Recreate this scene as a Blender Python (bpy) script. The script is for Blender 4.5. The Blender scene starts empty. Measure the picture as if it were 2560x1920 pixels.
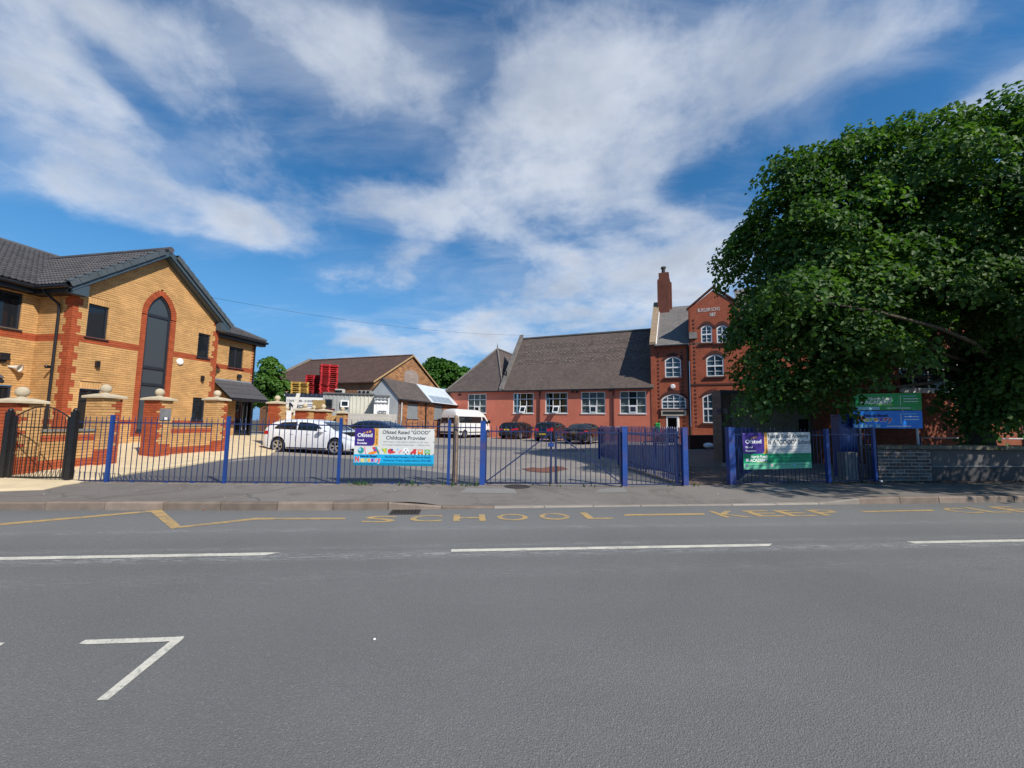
import bpy, bmesh, math, random
import numpy as np
from mathutils import Matrix, Vector, Euler

random.seed(7); RNG = np.random.default_rng(11)
SC = bpy.context.scene
COL = SC.collection

# ---------------------------------------------------------------- camera
FPX = 1041.6                     # focal length in pixels of the 2560 px wide photograph
PITCH = math.radians(5.35); ROLL = 0.0135; EYE = 1.5
_r = np.array([1, 0, 0.]); _u = np.array([0, -math.sin(PITCH), math.cos(PITCH)]); CF = np.array([0, math.cos(PITCH), math.sin(PITCH)])
CR = _r * math.cos(ROLL) + _u * math.sin(ROLL); CU = _u * math.cos(ROLL) - _r * math.sin(ROLL)
CAM = np.array([0, 0, EYE])
cam_d = bpy.data.cameras.new('camera'); cam = bpy.data.objects.new('camera', cam_d); COL.objects.link(cam)
cam_d.sensor_width = 36; cam_d.lens = FPX / 2560 * 36; cam_d.clip_start = 0.05; cam_d.clip_end = 3000
cam.matrix_world = Matrix(((CR[0], CU[0], -CF[0], 0), (CR[1], CU[1], -CF[1], 0), (CR[2], CU[2], -CF[2], EYE), (0, 0, 0, 1)))
SC.camera = cam

# ---------------------------------------------------------------- sun, sky, exposure
SUN = Vector((0.80, -0.79, 1.0)).normalized()
sun_d = bpy.data.lights.new('sun', 'SUN'); sun = bpy.data.objects.new('sun', sun_d); COL.objects.link(sun)
sun_d.energy = 3.2; sun_d.angle = math.radians(0.55); sun_d.color = (1.0, 0.94, 0.86)
sun.rotation_euler = SUN.to_track_quat('Z', 'Y').to_euler()
SKY_STRENGTH = 0.10
vs = SC.view_settings; vs.view_transform = 'Standard'; vs.look = 'None'; vs.gamma = 1.0; vs.use_curve_mapping = False; vs.exposure = 0.80
SC.cycles.use_denoising = True
SC.cycles.max_bounces = 8; SC.cycles.transparent_max_bounces = 12

def view_ray(x, y):
    return (x - 1280) / FPX * CR - (y - 960) / FPX * CU + CF

world = bpy.data.worlds.new('World'); SC.world = world; world.use_nodes = True
world.cycles.sampling_method = 'MANUAL'; world.cycles.sample_map_resolution = 256
wt = world.node_tree; wt.nodes.clear()
def wn(kind, **kw):
    n = wt.nodes.new(kind)
    for k, v in kw.items(): setattr(n, k, v)
    return n
def wmath(op, a, b=None, clamp=False):
    n = wn('ShaderNodeMath', operation=op, use_clamp=clamp)
    for i, s in enumerate((a, b)):
        if s is None: continue
        if isinstance(s, (int, float)): n.inputs[i].default_value = s
        else: wt.links.new(s, n.inputs[i])
    return n.outputs[0]
def wrange(s, a, b, c, d, smooth=True):
    n = wn('ShaderNodeMapRange', interpolation_type='SMOOTHSTEP' if smooth else 'LINEAR')
    wt.links.new(s, n.inputs[0])
    for i, v in enumerate((a, b, c, d)): n.inputs[i + 1].default_value = v
    return n.outputs[0]
def wmix(fac, a, b):
    n = wn('ShaderNodeMix', data_type='RGBA')
    wt.links.new(fac, n.inputs[0]) if not isinstance(fac, float) else setattr(n.inputs[0], 'default_value', fac)
    for i, s in ((6, a), (7, b)):
        if isinstance(s, tuple): n.inputs[i].default_value = (*s, 1)
        else: wt.links.new(s, n.inputs[i])
    return n.outputs[2]
sky = wn('ShaderNodeTexSky', sky_type='NISHITA', sun_disc=False)
sky.sun_elevation = math.asin(SUN.z); sky.sun_rotation = math.atan2(SUN.x, SUN.y)
sky.altitude = 150; sky.air_density = 1.0; sky.dust_density = 0.15; sky.ozone_density = 3.0
tc = wn('ShaderNodeTexCoord'); D = tc.outputs['Generated']
sep = wn('ShaderNodeSeparateXYZ'); wt.links.new(D, sep.inputs[0])
zc = wmath('ADD', wmath('MAXIMUM', sep.outputs[2], 0.0), 0.26)
comb = wn('ShaderNodeCombineXYZ'); wt.links.new(wmath('DIVIDE', sep.outputs[0], zc), comb.inputs[0]); wt.links.new(wmath('DIVIDE', sep.outputs[1], zc), comb.inputs[1])
PL = comb.outputs[0]                                     # the cloud layer seen in perspective
def wnoise(vec, scale, detail, rough, dist=0.0, stretch=None, rot=0.0, off=(0, 0, 0)):
    m = wn('ShaderNodeMapping'); wt.links.new(vec, m.inputs[0]); m.inputs['Location'].default_value = off
    m.inputs['Rotation'].default_value = (0, 0, rot)
    if stretch: m.inputs['Scale'].default_value = stretch
    n = wn('ShaderNodeTexNoise'); wt.links.new(m.outputs[0], n.inputs['Vector'])
    n.inputs['Scale'].default_value = scale; n.inputs['Detail'].default_value = detail
    n.inputs['Roughness'].default_value = rough; n.inputs['Distortion'].default_value = dist
    return n.outputs[0]
# where the cloud masses stand in the sky (centre and half-sizes given as in the photograph, turned into directions), + cloud, - clear
MASSES = [(90, 220, 300, 230, 50, .36), (290, 420, 220, 120, 40, .36), (480, 535, 260, 70, 10, .40), (600, 560, 120, 60, 20, .40), (480, 270, 260, 150, 35, .36),
          (330, 60, 240, 70, 20, .22), (800, 100, 350, 140, 30, .36), (1000, 200, 250, 110, 25, .32), (1560, 260, 460, 300, -20, .42), (1330, 430, 380, 200, -10, .34), (1480, 555, 330, 130, 12, .46), (1720, 620, 200, 120, 0, .36),
          (2180, 70, 440, 130, -14, .40), (1900, 130, 260, 150, -20, .24), (2520, 230, 150, 90, -20, .46), (1560, 730, 330, 110, 0, .40), (1270, 800, 360, 80, -12, .30), (1180, 880, 320, 80, 0, .32), (890, 815, 80, 24, 10, .4), (895, 850, 70, 22, 0, .4),
          (1050, 600, 70, 120, 40, .40), (970, 520, 220, 55, 10, .32), (850, 640, 300, 90, 10, .12),
          (730, 430, 240, 110, 30, -.20), (120, 600, 320, 100, 15, -.36), (640, 700, 260, 60, 5, -.10), (1120, 670, 170, 45, 0, -.22), (1170, 250, 100, 120, 50, -.18),
          (1730, 455, 100, 60, -30, -.40), (2280, 220, 300, 110, -15, -.26), (310, 200, 40, 170, -35, -.25), (380, 670, 340, 70, 0, -.30), (420, 880, 500, 130, 0, -.16), (980, 780, 180, 60, 0, -.12)]
acc = None
for (px, py, rx, ry, ang, w) in MASSES:
    c = view_ray(px, py); L = np.linalg.norm(c); c = c / L
    a = math.radians(ang)
    e1 = math.cos(a) * CR - math.sin(a) * CU; e1 = e1 - c * (e1 @ c); e1 /= np.linalg.norm(e1); e2 = np.cross(c, e1)
    k = 1.0 / (FPX * L)
    m = wn('ShaderNodeMapping', vector_type='TEXTURE'); wt.links.new(D, m.inputs[0])
    m.inputs['Location'].default_value = tuple(c)
    m.inputs['Rotation'].default_value = Matrix(((e1[0], e2[0], c[0]), (e1[1], e2[1], c[1]), (e1[2], e2[2], c[2]))).to_euler()
    m.inputs['Scale'].default_value = (rx * k * 1.15, ry * k * 1.15, 0.6)
    ln = wn('ShaderNodeVectorMath', operation='LENGTH'); wt.links.new(m.outputs[0], ln.inputs[0])
    s = wmath('MULTIPLY', wrange(ln.outputs['Value'], 0.0, 1.25, 1.0, 0.0), w)
    acc = s if acc is None else wmath('ADD', acc, s)
bias = wmath('MINIMUM', acc, 0.46)
big = wnoise(PL, 1.5, 5, 0.6, 0.5, off=(3.1, 1.7, 0))
fine = wnoise(PL, 3.4, 8, 0.60, 0.15, stretch=(1.0, 1.0, 1), rot=0.6, off=(7.3, 2.2, 0))
streak = wnoise(PL, 2.4, 7, 0.62, 0.4, stretch=(0.6, 1.5, 1), rot=-0.85, off=(1.3, 5.2, 0))
def wcen(s, k): return wmath('MULTIPLY', wmath('SUBTRACT', s, 0.5), k)
n0 = wmath('ADD', wcen(big, 0.65), wmath('ADD', wcen(fine, 1.35), wcen(streak, 0.50)))
dens = wmath('ADD', n0, bias)
cover = wrange(dens, -0.02, 0.74, 0.0, 0.95)
veil = wmath('MULTIPLY', wrange(wmath('ADD', wcen(streak, 1.3), wmath('MULTIPLY', bias, 0.6)), -0.12, 0.50, 0.0, 1.0), 0.36)
cover = wmath('MAXIMUM', cover, veil)
thick = wrange(wmath('ADD', wmath('MULTIPLY', dens, 0.8), wcen(wnoise(PL, 1.7, 6, 0.6, 0.4, off=(9, 4, 0)), 1.6)), 0.05, 0.75, 0.0, 1.0)
cloud_col = wmix(thick, (4.5, 4.8, 5.3), (2.65, 3.0, 3.6))
hs = wn('ShaderNodeHueSaturation'); wt.links.new(sky.outputs[0], hs.inputs['Color']); hs.inputs['Hue'].default_value = 0.497; hs.inputs['Saturation'].default_value = 1.30; hs.inputs['Value'].default_value = 0.79
blue = wmix(wrange(sep.outputs[2], 0.0, 0.42, 0.92, 0.0), hs.outputs[0], (0.50, 1.75, 3.75))
skymix = wmix(cover, blue, cloud_col)
bg = wn('ShaderNodeBackground'); wt.links.new(skymix, bg.inputs[0]); bg.inputs[1].default_value = SKY_STRENGTH
wo = wn('ShaderNodeOutputWorld'); wt.links.new(bg.outputs[0], wo.inputs[0])

# ---------------------------------------------------------------- places: from a pixel of the photograph to a point in the world
def ray(x, y):
    d = view_ray(x, y); return d / d[1]
def gp(x, y, z=0.0):
    d = ray(x, y); return CAM + d * (z - EYE) / d[2]
def at(x, y, depth):
    return CAM + ray(x, y) * depth
class Plane:
    """a vertical wall plane: u runs along it, z up, n points out of the wall"""
    def __init__(s, p0, u, n):
        s.p0 = np.array([p0[0], p0[1], 0.]); s.u = np.array([u[0], u[1], 0.]) / math.hypot(*u[:2]); s.n = np.array([n[0], n[1], 0.]) / math.hypot(*n[:2])
    def uz(s, x, y, off=0.0):
        d = ray(x, y); p = CAM + d * (((s.p0 + s.n * off - CAM) @ s.n) / (d @ s.n))
        return float((p - s.p0) @ s.u), float(p[2])
    def pt(s, u, z, off=0.0):
        return s.p0 + s.u * u + s.n * off + np.array([0, 0, z])
    def shift(s, off, u=0.0):
        return Plane(s.p0 + s.n * off + s.u * u, s.u, s.n)
    def rect(s, x0, y0, x1, y1, off=0.0):
        a = s.uz(x0, y0, off); b = s.uz(x1, y1, off)
        return min(a[0], b[0]), max(a[0], b[0]), min(a[1], b[1]), max(a[1], b[1])
V3 = lambda *a: np.array(a, float)
UP = V3(0, 0, 1)

# ---------------------------------------------------------------- materials
MATS = {}
def nodes_of(name):
    m = bpy.data.materials.new(name); m.use_nodes = True; t = m.node_tree
    return m, t, t.nodes['Principled BSDF']
def mixc(t, fac, a, b, mode='MIX'):
    n = t.nodes.new('ShaderNodeMix'); n.data_type = 'RGBA'; n.blend_type = mode
    if isinstance(fac, (int, float)): n.inputs[0].default_value = fac
    else: t.links.new(fac, n.inputs[0])
    for i, s in ((6, a), (7, b)):
        if isinstance(s, (tuple, list)): n.inputs[i].default_value = (*s[:3], 1)
        else: t.links.new(s, n.inputs[i])
    return n.outputs[2]
def noise(t, vec, scale, detail=4, rough=.55, dist=0.):
    n = t.nodes.new('ShaderNodeTexNoise'); n.inputs['Scale'].default_value = scale; n.inputs['Detail'].default_value = detail
    n.inputs['Roughness'].default_value = rough; n.inputs['Distortion'].default_value = dist
    if vec is not None: t.links.new(vec, n.inputs['Vector'])
    return n.outputs[0]
def mrange(t, s, a, b, c=0., d=1.):
    n = t.nodes.new('ShaderNodeMapRange'); t.links.new(s, n.inputs[0])
    for i, v in enumerate((a, b, c, d)): n.inputs[i + 1].default_value = v
    return n.outputs[0]
def mth(t, op, a, b=None):
    n = t.nodes.new('ShaderNodeMath'); n.operation = op
    for i, s in enumerate((a, b)):
        if s is None: continue
        if isinstance(s, (int, float)): n.inputs[i].default_value = s
        else: t.links.new(s, n.inputs[i])
    return n.outputs[0]
def pos(t): return t.nodes.new('ShaderNodeNewGeometry').outputs['Position']
def mapping(t, vec, scale=(1, 1, 1), rot=(0, 0, 0), loc=(0, 0, 0)):
    m = t.nodes.new('ShaderNodeMapping'); t.links.new(vec, m.inputs[0]); m.inputs['Scale'].default_value = scale
    m.inputs['Rotation'].default_value = rot; m.inputs['Location'].default_value = loc
    return m.outputs[0]
def bump(t, b, height, strength, dist=.01):
    n = t.nodes.new('ShaderNodeBump'); n.inputs['Strength'].default_value = strength; n.inputs['Distance'].default_value = dist
    t.links.new(height, n.inputs['Height']); t.links.new(n.outputs[0], b.inputs['Normal']); return n
def piece_random(t):
    """a number per piece: the face attribute of joined pieces plus the object's own"""
    a = t.nodes.new('ShaderNodeAttribute'); a.attribute_name = 'rnd'; o = t.nodes.new('ShaderNodeObjectInfo')
    return mth(t, 'FRACT', mth(t, 'ADD', a.outputs['Fac'], o.outputs['Random']))
def M(name, col, rough=.6, var=.18, scale=3., spec=.4, metal=0., bmp=0., bscale=60., piece=0., dirt=0., dirtcol=(.05, .045, .035), coat=0.):
    """plain painted / cast / sawn surface with uneven tone, fine relief and some dirt"""
    if name in MATS: return MATS[name]
    m, t, b = nodes_of(name); p = pos(t); c = Vector(col)
    lo = tuple(c * (1 - var)); hi = tuple(min(1, x * (1 + var)) for x in c)
    out = mixc(t, mrange(t, noise(t, p, scale, 6, .6), .3, .7), lo, hi)
    if piece:
        out = mixc(t, piece_random(t), mixc(t, 1.0, out, tuple([1 - piece] * 3), 'MULTIPLY'), mixc(t, 1.0, out, tuple([1 + piece * .6] * 3), 'MULTIPLY'))
    if dirt:
        out = mixc(t, mth(t, 'MULTIPLY', mrange(t, noise(t, p, 1.3, 8, .7, .6), .5, .72), dirt), out, dirtcol)
    t.links.new(out, b.inputs['Base Color'])
    t.links.new(mrange(t, noise(t, p, scale * 4, 3), .2, .8, max(0, rough - .1), min(1, rough + .12)), b.inputs['Roughness'])
    b.inputs['Specular IOR Level'].default_value = spec; b.inputs['Metallic'].default_value = metal
    if coat: b.inputs['Coat Weight'].default_value = coat; b.inputs['Coat Roughness'].default_value = .04
    if bmp: bump(t, b, noise(t, p, bscale, 5, .6), bmp, .006)
    MATS[name] = m; return m
def brick_tex(name, c1, c2, mortar, w=.225, h=.075, gap=.010, rough=.85, soil=.35, plane=None, off=.5, bmp=.5):
    """courses of bricks/tiles too far away to tell apart, laid along the plane of the wall"""
    m, t, b = nodes_of(name); p = pos(t)
    dx = t.nodes.new('ShaderNodeVectorMath'); dx.operation = 'DOT_PRODUCT'; t.links.new(p, dx.inputs[0]); dx.inputs[1].default_value = tuple(plane[0])
    dy = t.nodes.new('ShaderNodeVectorMath'); dy.operation = 'DOT_PRODUCT'; t.links.new(p, dy.inputs[0]); dy.inputs[1].default_value = tuple(plane[1])
    cb = t.nodes.new('ShaderNodeCombineXYZ'); t.links.new(dx.outputs['Value'], cb.inputs[0]); t.links.new(dy.outputs['Value'], cb.inputs[1])
    br = t.nodes.new('ShaderNodeTexBrick'); t.links.new(cb.outputs[0], br.inputs['Vector'])
    br.inputs['Scale'].default_value = 1; br.inputs['Brick Width'].default_value = w; br.inputs['Row Height'].default_value = h
    br.inputs['Mortar Size'].default_value = gap; br.inputs['Mortar Smooth'].default_value = .2; br.offset = off
    br.inputs['Color1'].default_value = (*c1, 1); br.inputs['Color2'].default_value = (*c2, 1); br.inputs['Mortar'].default_value = (*mortar, 1)
    dirt = mth(t, 'MULTIPLY', mrange(t, noise(t, p, .8, 8, .65, .4), .42, .75), soil)
    out = mixc(t, dirt, br.outputs['Color'], tuple(Vector(c1) * .3))
    out = mixc(t, mrange(t, noise(t, p, 9., 4), .3, .7, 0, .35), out, tuple(Vector(c2) * 1.25))
    t.links.new(out, b.inputs['Base Color']); b.inputs['Roughness'].default_value = rough; b.inputs['Specular IOR Level'].default_value = .25
    inv = mth(t, 'SUBTRACT', 1.0, br.outputs['Fac']); bump(t, b, mth(t, 'ADD', inv, mth(t, 'MULTIPLY', noise(t, p, 30, 4), .5)), bmp, .012)
    return m
def glass_mat(name, col=(.012, .015, .018), rough=.03, clear=0.):
    if name in MATS: return MATS[name]
    m, t, b = nodes_of(name); b.inputs['Base Color'].default_value = (*col, 1); b.inputs['Roughness'].default_value = rough; b.inputs['Specular IOR Level'].default_value = .55
    bump(t, b, noise(t, pos(t), 1.1, 2), .03, .05)
    if clear:
        tr = t.nodes.new('ShaderNodeBsdfTransparent'); tr.inputs[0].default_value = (.8, .84, .84, 1); mx = t.nodes.new('ShaderNodeMixShader'); mx.inputs[0].default_value = clear
        t.links.new(b.outputs[0], mx.inputs[1]); t.links.new(tr.outputs[0], mx.inputs[2]); t.links.new(mx.outputs[0], t.nodes['Material Output'].inputs[0])
    MATS[name] = m; return m

YEL = M('buff_brick', (.55, .315, .125), .85, .15, 1.2, .2, bmp=.35, bscale=90, piece=.14, dirt=.14, dirtcol=(.22, .12, .05))
RED = M('red_brick', (.37, .082, .032), .85, .12, 4, .2, bmp=.35, bscale=90, piece=.14, dirt=.10)
MORT = M('brown_mortar', (.15, .09, .045), .95, .2, 10, .1)
MORT2 = M('pale_mortar', (.33, .285, .24), .95, .25, 8, .1)
BLUEB = M('blue_brick', (.10, .088, .085), .7, .3, 5, .35, bmp=.4, bscale=60, piece=.5, dirt=.3)
STONE = M('cast_stone', (.50, .42, .29), .85, .14, 5, .2, bmp=.3, bscale=50, dirt=.25, dirtcol=(.18, .14, .09))
OLDSTONE = M('weathered_stone', (.16, .15, .11), .9, .35, 4, .2, bmp=.6, bscale=25, piece=.4, dirt=.4, dirtcol=(.05, .06, .025))
TILE = M('grey_roof_tile', (.075, .072, .075), .75, .15, 6, .3, bmp=.3, bscale=40, piece=.22, dirt=.15)
FASCIA = M('slate_blue_upvc', (.050, .075, .092), .4, .06, 3, .45)
DARKUPVC = M('anthracite_frame', (.022, .026, .034), .35, .1, 3, .45)
PIPE = M('black_plastic', (.012, .012, .014), .4, .15, 3, .45)
GLASS = glass_mat('dark_glass'); GREYGLASS = glass_mat('grey_obscured_glass', (.05, .062, .07), .22)
WHITE = M('white_paint', (.82, .82, .80), .45, .05, 4, .4, dirt=.12, dirtcol=(.4, .36, .3))
BLUE = M('blue_gloss_paint', (.010, .046, .20), .38, .14, 6, .5, dirt=.12, dirtcol=(.10, .045, .02))
BLUEBAR = M('dark_blue_bar_paint', (.013, .026, .090), .4, .2, 8, .45, dirt=.35, dirtcol=(.06, .03, .02))
BLUEOLD = M('worn_blue_paint', (.011, .055, .245), .42, .14, 6, .5, dirt=.5, dirtcol=(.14, .055, .025))
BLACK = M('black_gloss_paint', (.010, .010, .011), .3, .2, 6, .5)
STEEL = M('galvanised_steel', (.42, .43, .44), .45, .12, 6, .5, .6)
TIMBER = M('grey_weathered_timber', (.21, .155, .11), .9, .3, 9, .2, bmp=.6, bscale=40)

# ---------------------------------------------------------------- mesh building
class MB:
    def __init__(s): s.v = []; s.f = []; s.m = []; s.r = []
    def add(s, vs, fs, mi=0, rnd=0.):
        o = len(s.v); s.v.extend(tuple(map(float, p)) for p in vs)
        for f in fs: s.f.append(tuple(i + o for i in f)); s.m.append(mi); s.r.append(rnd)
        return s
    def par(s, o, a, b, c, mi=0, rnd=0., skip=()):
        """box from a corner and three edge vectors"""
        o = np.asarray(o, float); a = np.asarray(a, float); b = np.asarray(b, float); c = np.asarray(c, float)
        if np.cross(a, b) @ c < 0: o = o + c; c = -c
        P = [o, o + a, o + a + b, o + b, o + c, o + a + c, o + a + b + c, o + b + c]
        F = [(0, 3, 2, 1), (4, 5, 6, 7), (0, 1, 5, 4), (1, 2, 6, 5), (2, 3, 7, 6), (3, 0, 4, 7)]
        return s.add(P, [f for i, f in enumerate(F) if i not in skip], mi, rnd)
    def box(s, c, size, rz=0., mi=0, rnd=0.):
        c = np.asarray(c, float); a = V3(math.cos(rz), math.sin(rz), 0) * size[0]; b = V3(-math.sin(rz), math.cos(rz), 0) * size[1]; h = UP * size[2]
        return s.par(c - a / 2 - b / 2 - h / 2, a, b, h, mi, rnd)
    def prism(s, pts, vec, mi=0, rnd=0.):
        pts = [np.asarray(p, float) for p in pts]; vec = np.asarray(vec, float); n = len(pts)
        nn = sum((np.cross(pts[i] - pts[0], pts[(i + 1) % n] - pts[0]) for i in range(1, n - 1)), V3(0, 0, 0))
        if nn @ vec > 0: pts = pts[::-1]
        return s.add(pts + [p + vec for p in pts], [tuple(range(n)), tuple(range(2 * n - 1, n - 1, -1))] + [(i, i + n, (i + 1) % n + n, (i + 1) % n) for i in range(n)], mi, rnd)
    def face(s, pts, mi=0, rnd=0.): return s.add(pts, [tuple(range(len(pts)))], mi, rnd)
    def tube(s, pts, r, n=6, mi=0, rnd=0., cap=True):
        pts = [np.asarray(p, float) for p in pts]; rs = r if isinstance(r, (list, tuple)) else [r] * len(pts)
        base = len(s.v); prev = None; V = []
        for i, p in enumerate(pts):
            d = pts[min(i + 1, len(pts) - 1)] - pts[max(i - 1, 0)]; d = d / (np.linalg.norm(d) + 1e-9)
            if prev is None: prev = V3(0, 0, 1) if abs(d[2]) < .9 else V3(1, 0, 0)
            a = np.cross(d, prev); a /= np.linalg.norm(a) + 1e-9; b = np.cross(a, d); prev = b
            V += [p + rs[i] * (math.cos(2 * math.pi * k / n) * a + math.sin(2 * math.pi * k / n) * b) for k in range(n)]
        F = [(i * n + k, i * n + (k + 1) % n, (i + 1) * n + (k + 1) % n, (i + 1) * n + k) for i in range(len(pts) - 1) for k in range(n)]
        if cap: F += [tuple(range(n))[::-1], tuple(range((len(pts) - 1) * n, len(pts) * n))]
        return s.add(V, F, mi, rnd)
    def lathe(s, c, prof, n=20, mi=0, axis=None, rnd=0.):
        c = np.asarray(c, float); ax = UP if axis is None else np.asarray(axis, float) / np.linalg.norm(axis)
        e = V3(1, 0, 0) if abs(ax[0]) < .9 else V3(0, 1, 0); a = np.cross(ax, e); a /= np.linalg.norm(a); b = np.cross(ax, a)
        V = [c + ax * z + max(r, 1e-4) * (math.cos(2 * math.pi * k / n) * a + math.sin(2 * math.pi * k / n) * b) for r, z in prof for k in range(n)]
        F = [(i * n + k, i * n + (k + 1) % n, (i + 1) * n + (k + 1) % n, (i + 1) * n + k) for i in range(len(prof) - 1) for k in range(n)]
        return s.add(V, F, mi, rnd)
    def ball(s, c, r, n=20, mi=0, sz=1.):
        return s.lathe(c, [(r * math.sin(math.pi * i / 12), -r * sz * math.cos(math.pi * i / 12)) for i in range(13)], n, mi)
    def build(s, name, mats, parent=None, smooth=False, kind=None, local=False, label=None):
        me = bpy.data.meshes.new(name); me.from_pydata(s.v, [], s.f)
        mats = mats if isinstance(mats, (list, tuple)) else [mats]
        for m in mats: me.materials.append(m)
        if len(mats) > 1: me.polygons.foreach_set('material_index', s.m)
        if any(s.r):
            a = me.attributes.new('rnd', 'FLOAT', 'FACE'); a.data.foreach_set('value', s.r)
        if smooth: me.polygons.foreach_set('use_smooth', [True] * len(me.polygons))
        me.update()
        o = bpy.data.objects.new(name, me); COL.objects.link(o); link(o, parent, local)
        if kind: o['kind'] = kind
        if label: o['label'] = label
        return o
def link(o, parent, local=False):
    if parent is None: return
    o.parent = parent
    if not local and parent.type == 'EMPTY': o.matrix_parent_inverse = Matrix.Translation(-parent.location)
def smooth_by_angle(o, deg=35):
    me = o.data; me.polygons.foreach_set('use_smooth', [True] * len(me.polygons))
    bm = bmesh.new(); bm.from_mesh(me)
    for e in bm.edges: e.smooth = len(e.link_faces) == 2 and e.calc_face_angle(0) < math.radians(deg)
    bm.to_mesh(me); bm.free()
def thing(name, label, cat, loc=(0, 0, 0), group=None, rz=0.):
    o = bpy.data.objects.new(name, None); COL.objects.link(o); o.location = tuple(map(float, loc)); o.rotation_euler = (0, 0, rz); o.empty_display_size = .2
    return tag(o, label, cat, group)
def tag(o, label, cat, group=None):
    o['label'] = label; o['category'] = cat
    if group: o['group'] = group
    return o
def struct(o): o['kind'] = 'structure'; return o
def inst(name, me, parent, loc, ax, ay, az, kind=None):
    """one more object on shared mesh data, its axes given"""
    o = bpy.data.objects.new(name, me); COL.objects.link(o)
    Mx = Matrix(((ax[0], ay[0], az[0]), (ax[1], ay[1], az[1]), (ax[2], ay[2], az[2])))
    o.rotation_euler = Mx.to_euler(); o.location = tuple(map(float, loc)); link(o, parent)
    return o
def text(body, P, Ux, Uy, h, mat, parent, name='lettering', width=None, bold=0., anchor='l', lift=0., disp=None, n=None, local=False, shear=0.):
    """lettering as a flat mesh lying on the plane of Ux, Uy; h is the height of a capital, P the base line's start"""
    cu = bpy.data.curves.new('t', 'FONT'); cu.body = body; cu.size = 1.0; cu.resolution_u = 3; cu.offset = bold; cu.shear = shear
    ob = bpy.data.objects.new('t', cu); me = bpy.data.meshes.new_from_object(ob)
    bpy.data.objects.remove(ob); bpy.data.curves.remove(cu)
    co = np.empty(len(me.vertices) * 3); me.vertices.foreach_get('co', co); co = co.reshape(-1, 3)
    cap = .72; sy = h / cap; x0, x1 = co[:, 0].min(), co[:, 0].max(); sx = sy if width is None else width / (x1 - x0)
    X = (co[:, 0] - x0) * sx; Y = co[:, 1] * sy; W = (x1 - x0) * sx
    if anchor == 'c': X = X - W / 2
    if anchor == 'r': X = X - W
    Ux = np.asarray(Ux, float); Uy = np.asarray(Uy, float); N = np.cross(Ux, Uy) if n is None else n
    Q = np.asarray(P, float) + X[:, None] * Ux + Y[:, None] * Uy + lift * N
    if disp is not None: Q = disp(Q)
    me.vertices.foreach_set('co', Q.ravel()); me.materials.clear(); me.materials.append(mat); me.name = name; me.update()
    o = bpy.data.objects.new(name, me); COL.objects.link(o); link(o, parent, local)
    return o

# ---------------------------------------------------------------- brickwork, windows, tiles
BRICK_ME = {}
def brick_mesh(mat, L=.215, Hh=.065, dep=.05):
    k = (mat.name, L, Hh, dep)
    if k not in BRICK_ME:
        b = .004; me = bpy.data.meshes.new('brick')
        V = [(-L/2, -Hh/2, -dep), (L/2, -Hh/2, -dep), (L/2, Hh/2, -dep), (-L/2, Hh/2, -dep), (-L/2, -Hh/2, -b), (L/2, -Hh/2, -b), (L/2, Hh/2, -b), (-L/2, Hh/2, -b),
             (-L/2+b, -Hh/2+b, 0), (L/2-b, -Hh/2+b, 0), (L/2-b, Hh/2-b, 0), (-L/2+b, Hh/2-b, 0)]
        Fc = [(8, 9, 10, 11)] + [(i, (i+1) % 4, (i+1) % 4+4, i+4) for i in range(4)] + [(i+4, (i+1) % 4+4, (i+1) % 4+8, i+8) for i in range(4)]
        me.from_pydata(V, [], Fc); me.materials.append(mat); BRICK_ME[k] = me
    return BRICK_ME[k]
def sub(iv, a, b):
    out = []
    for x0, x1 in iv:
        if b <= x0 or a >= x1: out.append((x0, x1)); continue
        if a > x0: out.append((x0, a))
        if b < x1: out.append((b, x1))
    return out
def brickwork(parent, pl, z0, z1, spans, colour, mats, mort=MORT, single=0, bl=.215, bh=.065, g=.010, dep=.05, proud=.003, pj=.45):
    """lay courses of bricks on plane pl. spans(z) -> [(u0,u1)], colour(u,z,course) -> index in mats. The `single` whole bricks
    nearest the street become objects of their own, the others one joined part for each kind of brick"""
    back = MB(); job = [MB() for _ in mats]; whole = []
    n = int(math.ceil((z1 - z0) / (bh + g)))
    for c in range(n):
        za = z0 + c * (bh + g); zb = min(za + bh, z1); zm = (za + zb) / 2
        if zb - za < .015: continue
        for (a, b) in spans(zm):
            if b - a < .03: continue
            back.add([pl.pt(a, za - g, -.010), pl.pt(b, za - g, -.010), pl.pt(b, zb, -.010), pl.pt(a, zb, -.010)], [(0, 1, 2, 3)])
            k = math.floor((a - (c % 2) * (bl + g) / 2) / (bl + g))
            while True:
                x0 = k * (bl + g) + (c % 2) * (bl + g) / 2; k += 1
                if x0 >= b - .01: break
                xa, xb = max(x0, a), min(x0 + bl + g * pj, b)
                if xb - xa < .02: continue
                mi = colour((xa + xb) / 2, zm, c)
                pr = proud * random.uniform(-1, 1)
                if xb - xa > bl + g * pj - .001 and zb - za > bh - .001 and single: whole.append((xa, za, mi, pr))
                else: put(job[mi], pl, xa, xb, za, zb, pr, dep)
    if whole:
        whole.sort(key=lambda w: np.linalg.norm(pl.pt(w[0], w[1]) - CAM))
        for (xa, za, mi, pr) in whole[:single]:
            inst('brick', brick_mesh(mats[mi], bl + g * pj, bh, dep), parent, pl.pt(xa + bl / 2 + g * pj / 2, za + bh / 2, pr), pl.u if np.cross(pl.u, UP) @ pl.n > 0 else -pl.u, UP, pl.n)
        for (xa, za, mi, pr) in whole[single:]: put(job[mi], pl, xa, xa + bl + g * pj, za, za + bh, pr, dep)
    back.build('mortar', mort, parent, kind='stuff')
    return [j.build('brickwork', m, parent, kind='stuff') for j, m in zip(job, mats) if j.f]
def put(mb, pl, xa, xb, za, zb, pr, dep):
    mb.par(pl.pt(xa, za, pr - dep), pl.u * (xb - xa), UP * (zb - za), pl.n * dep, 0, random.random() + .001, skip=(0,))
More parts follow.
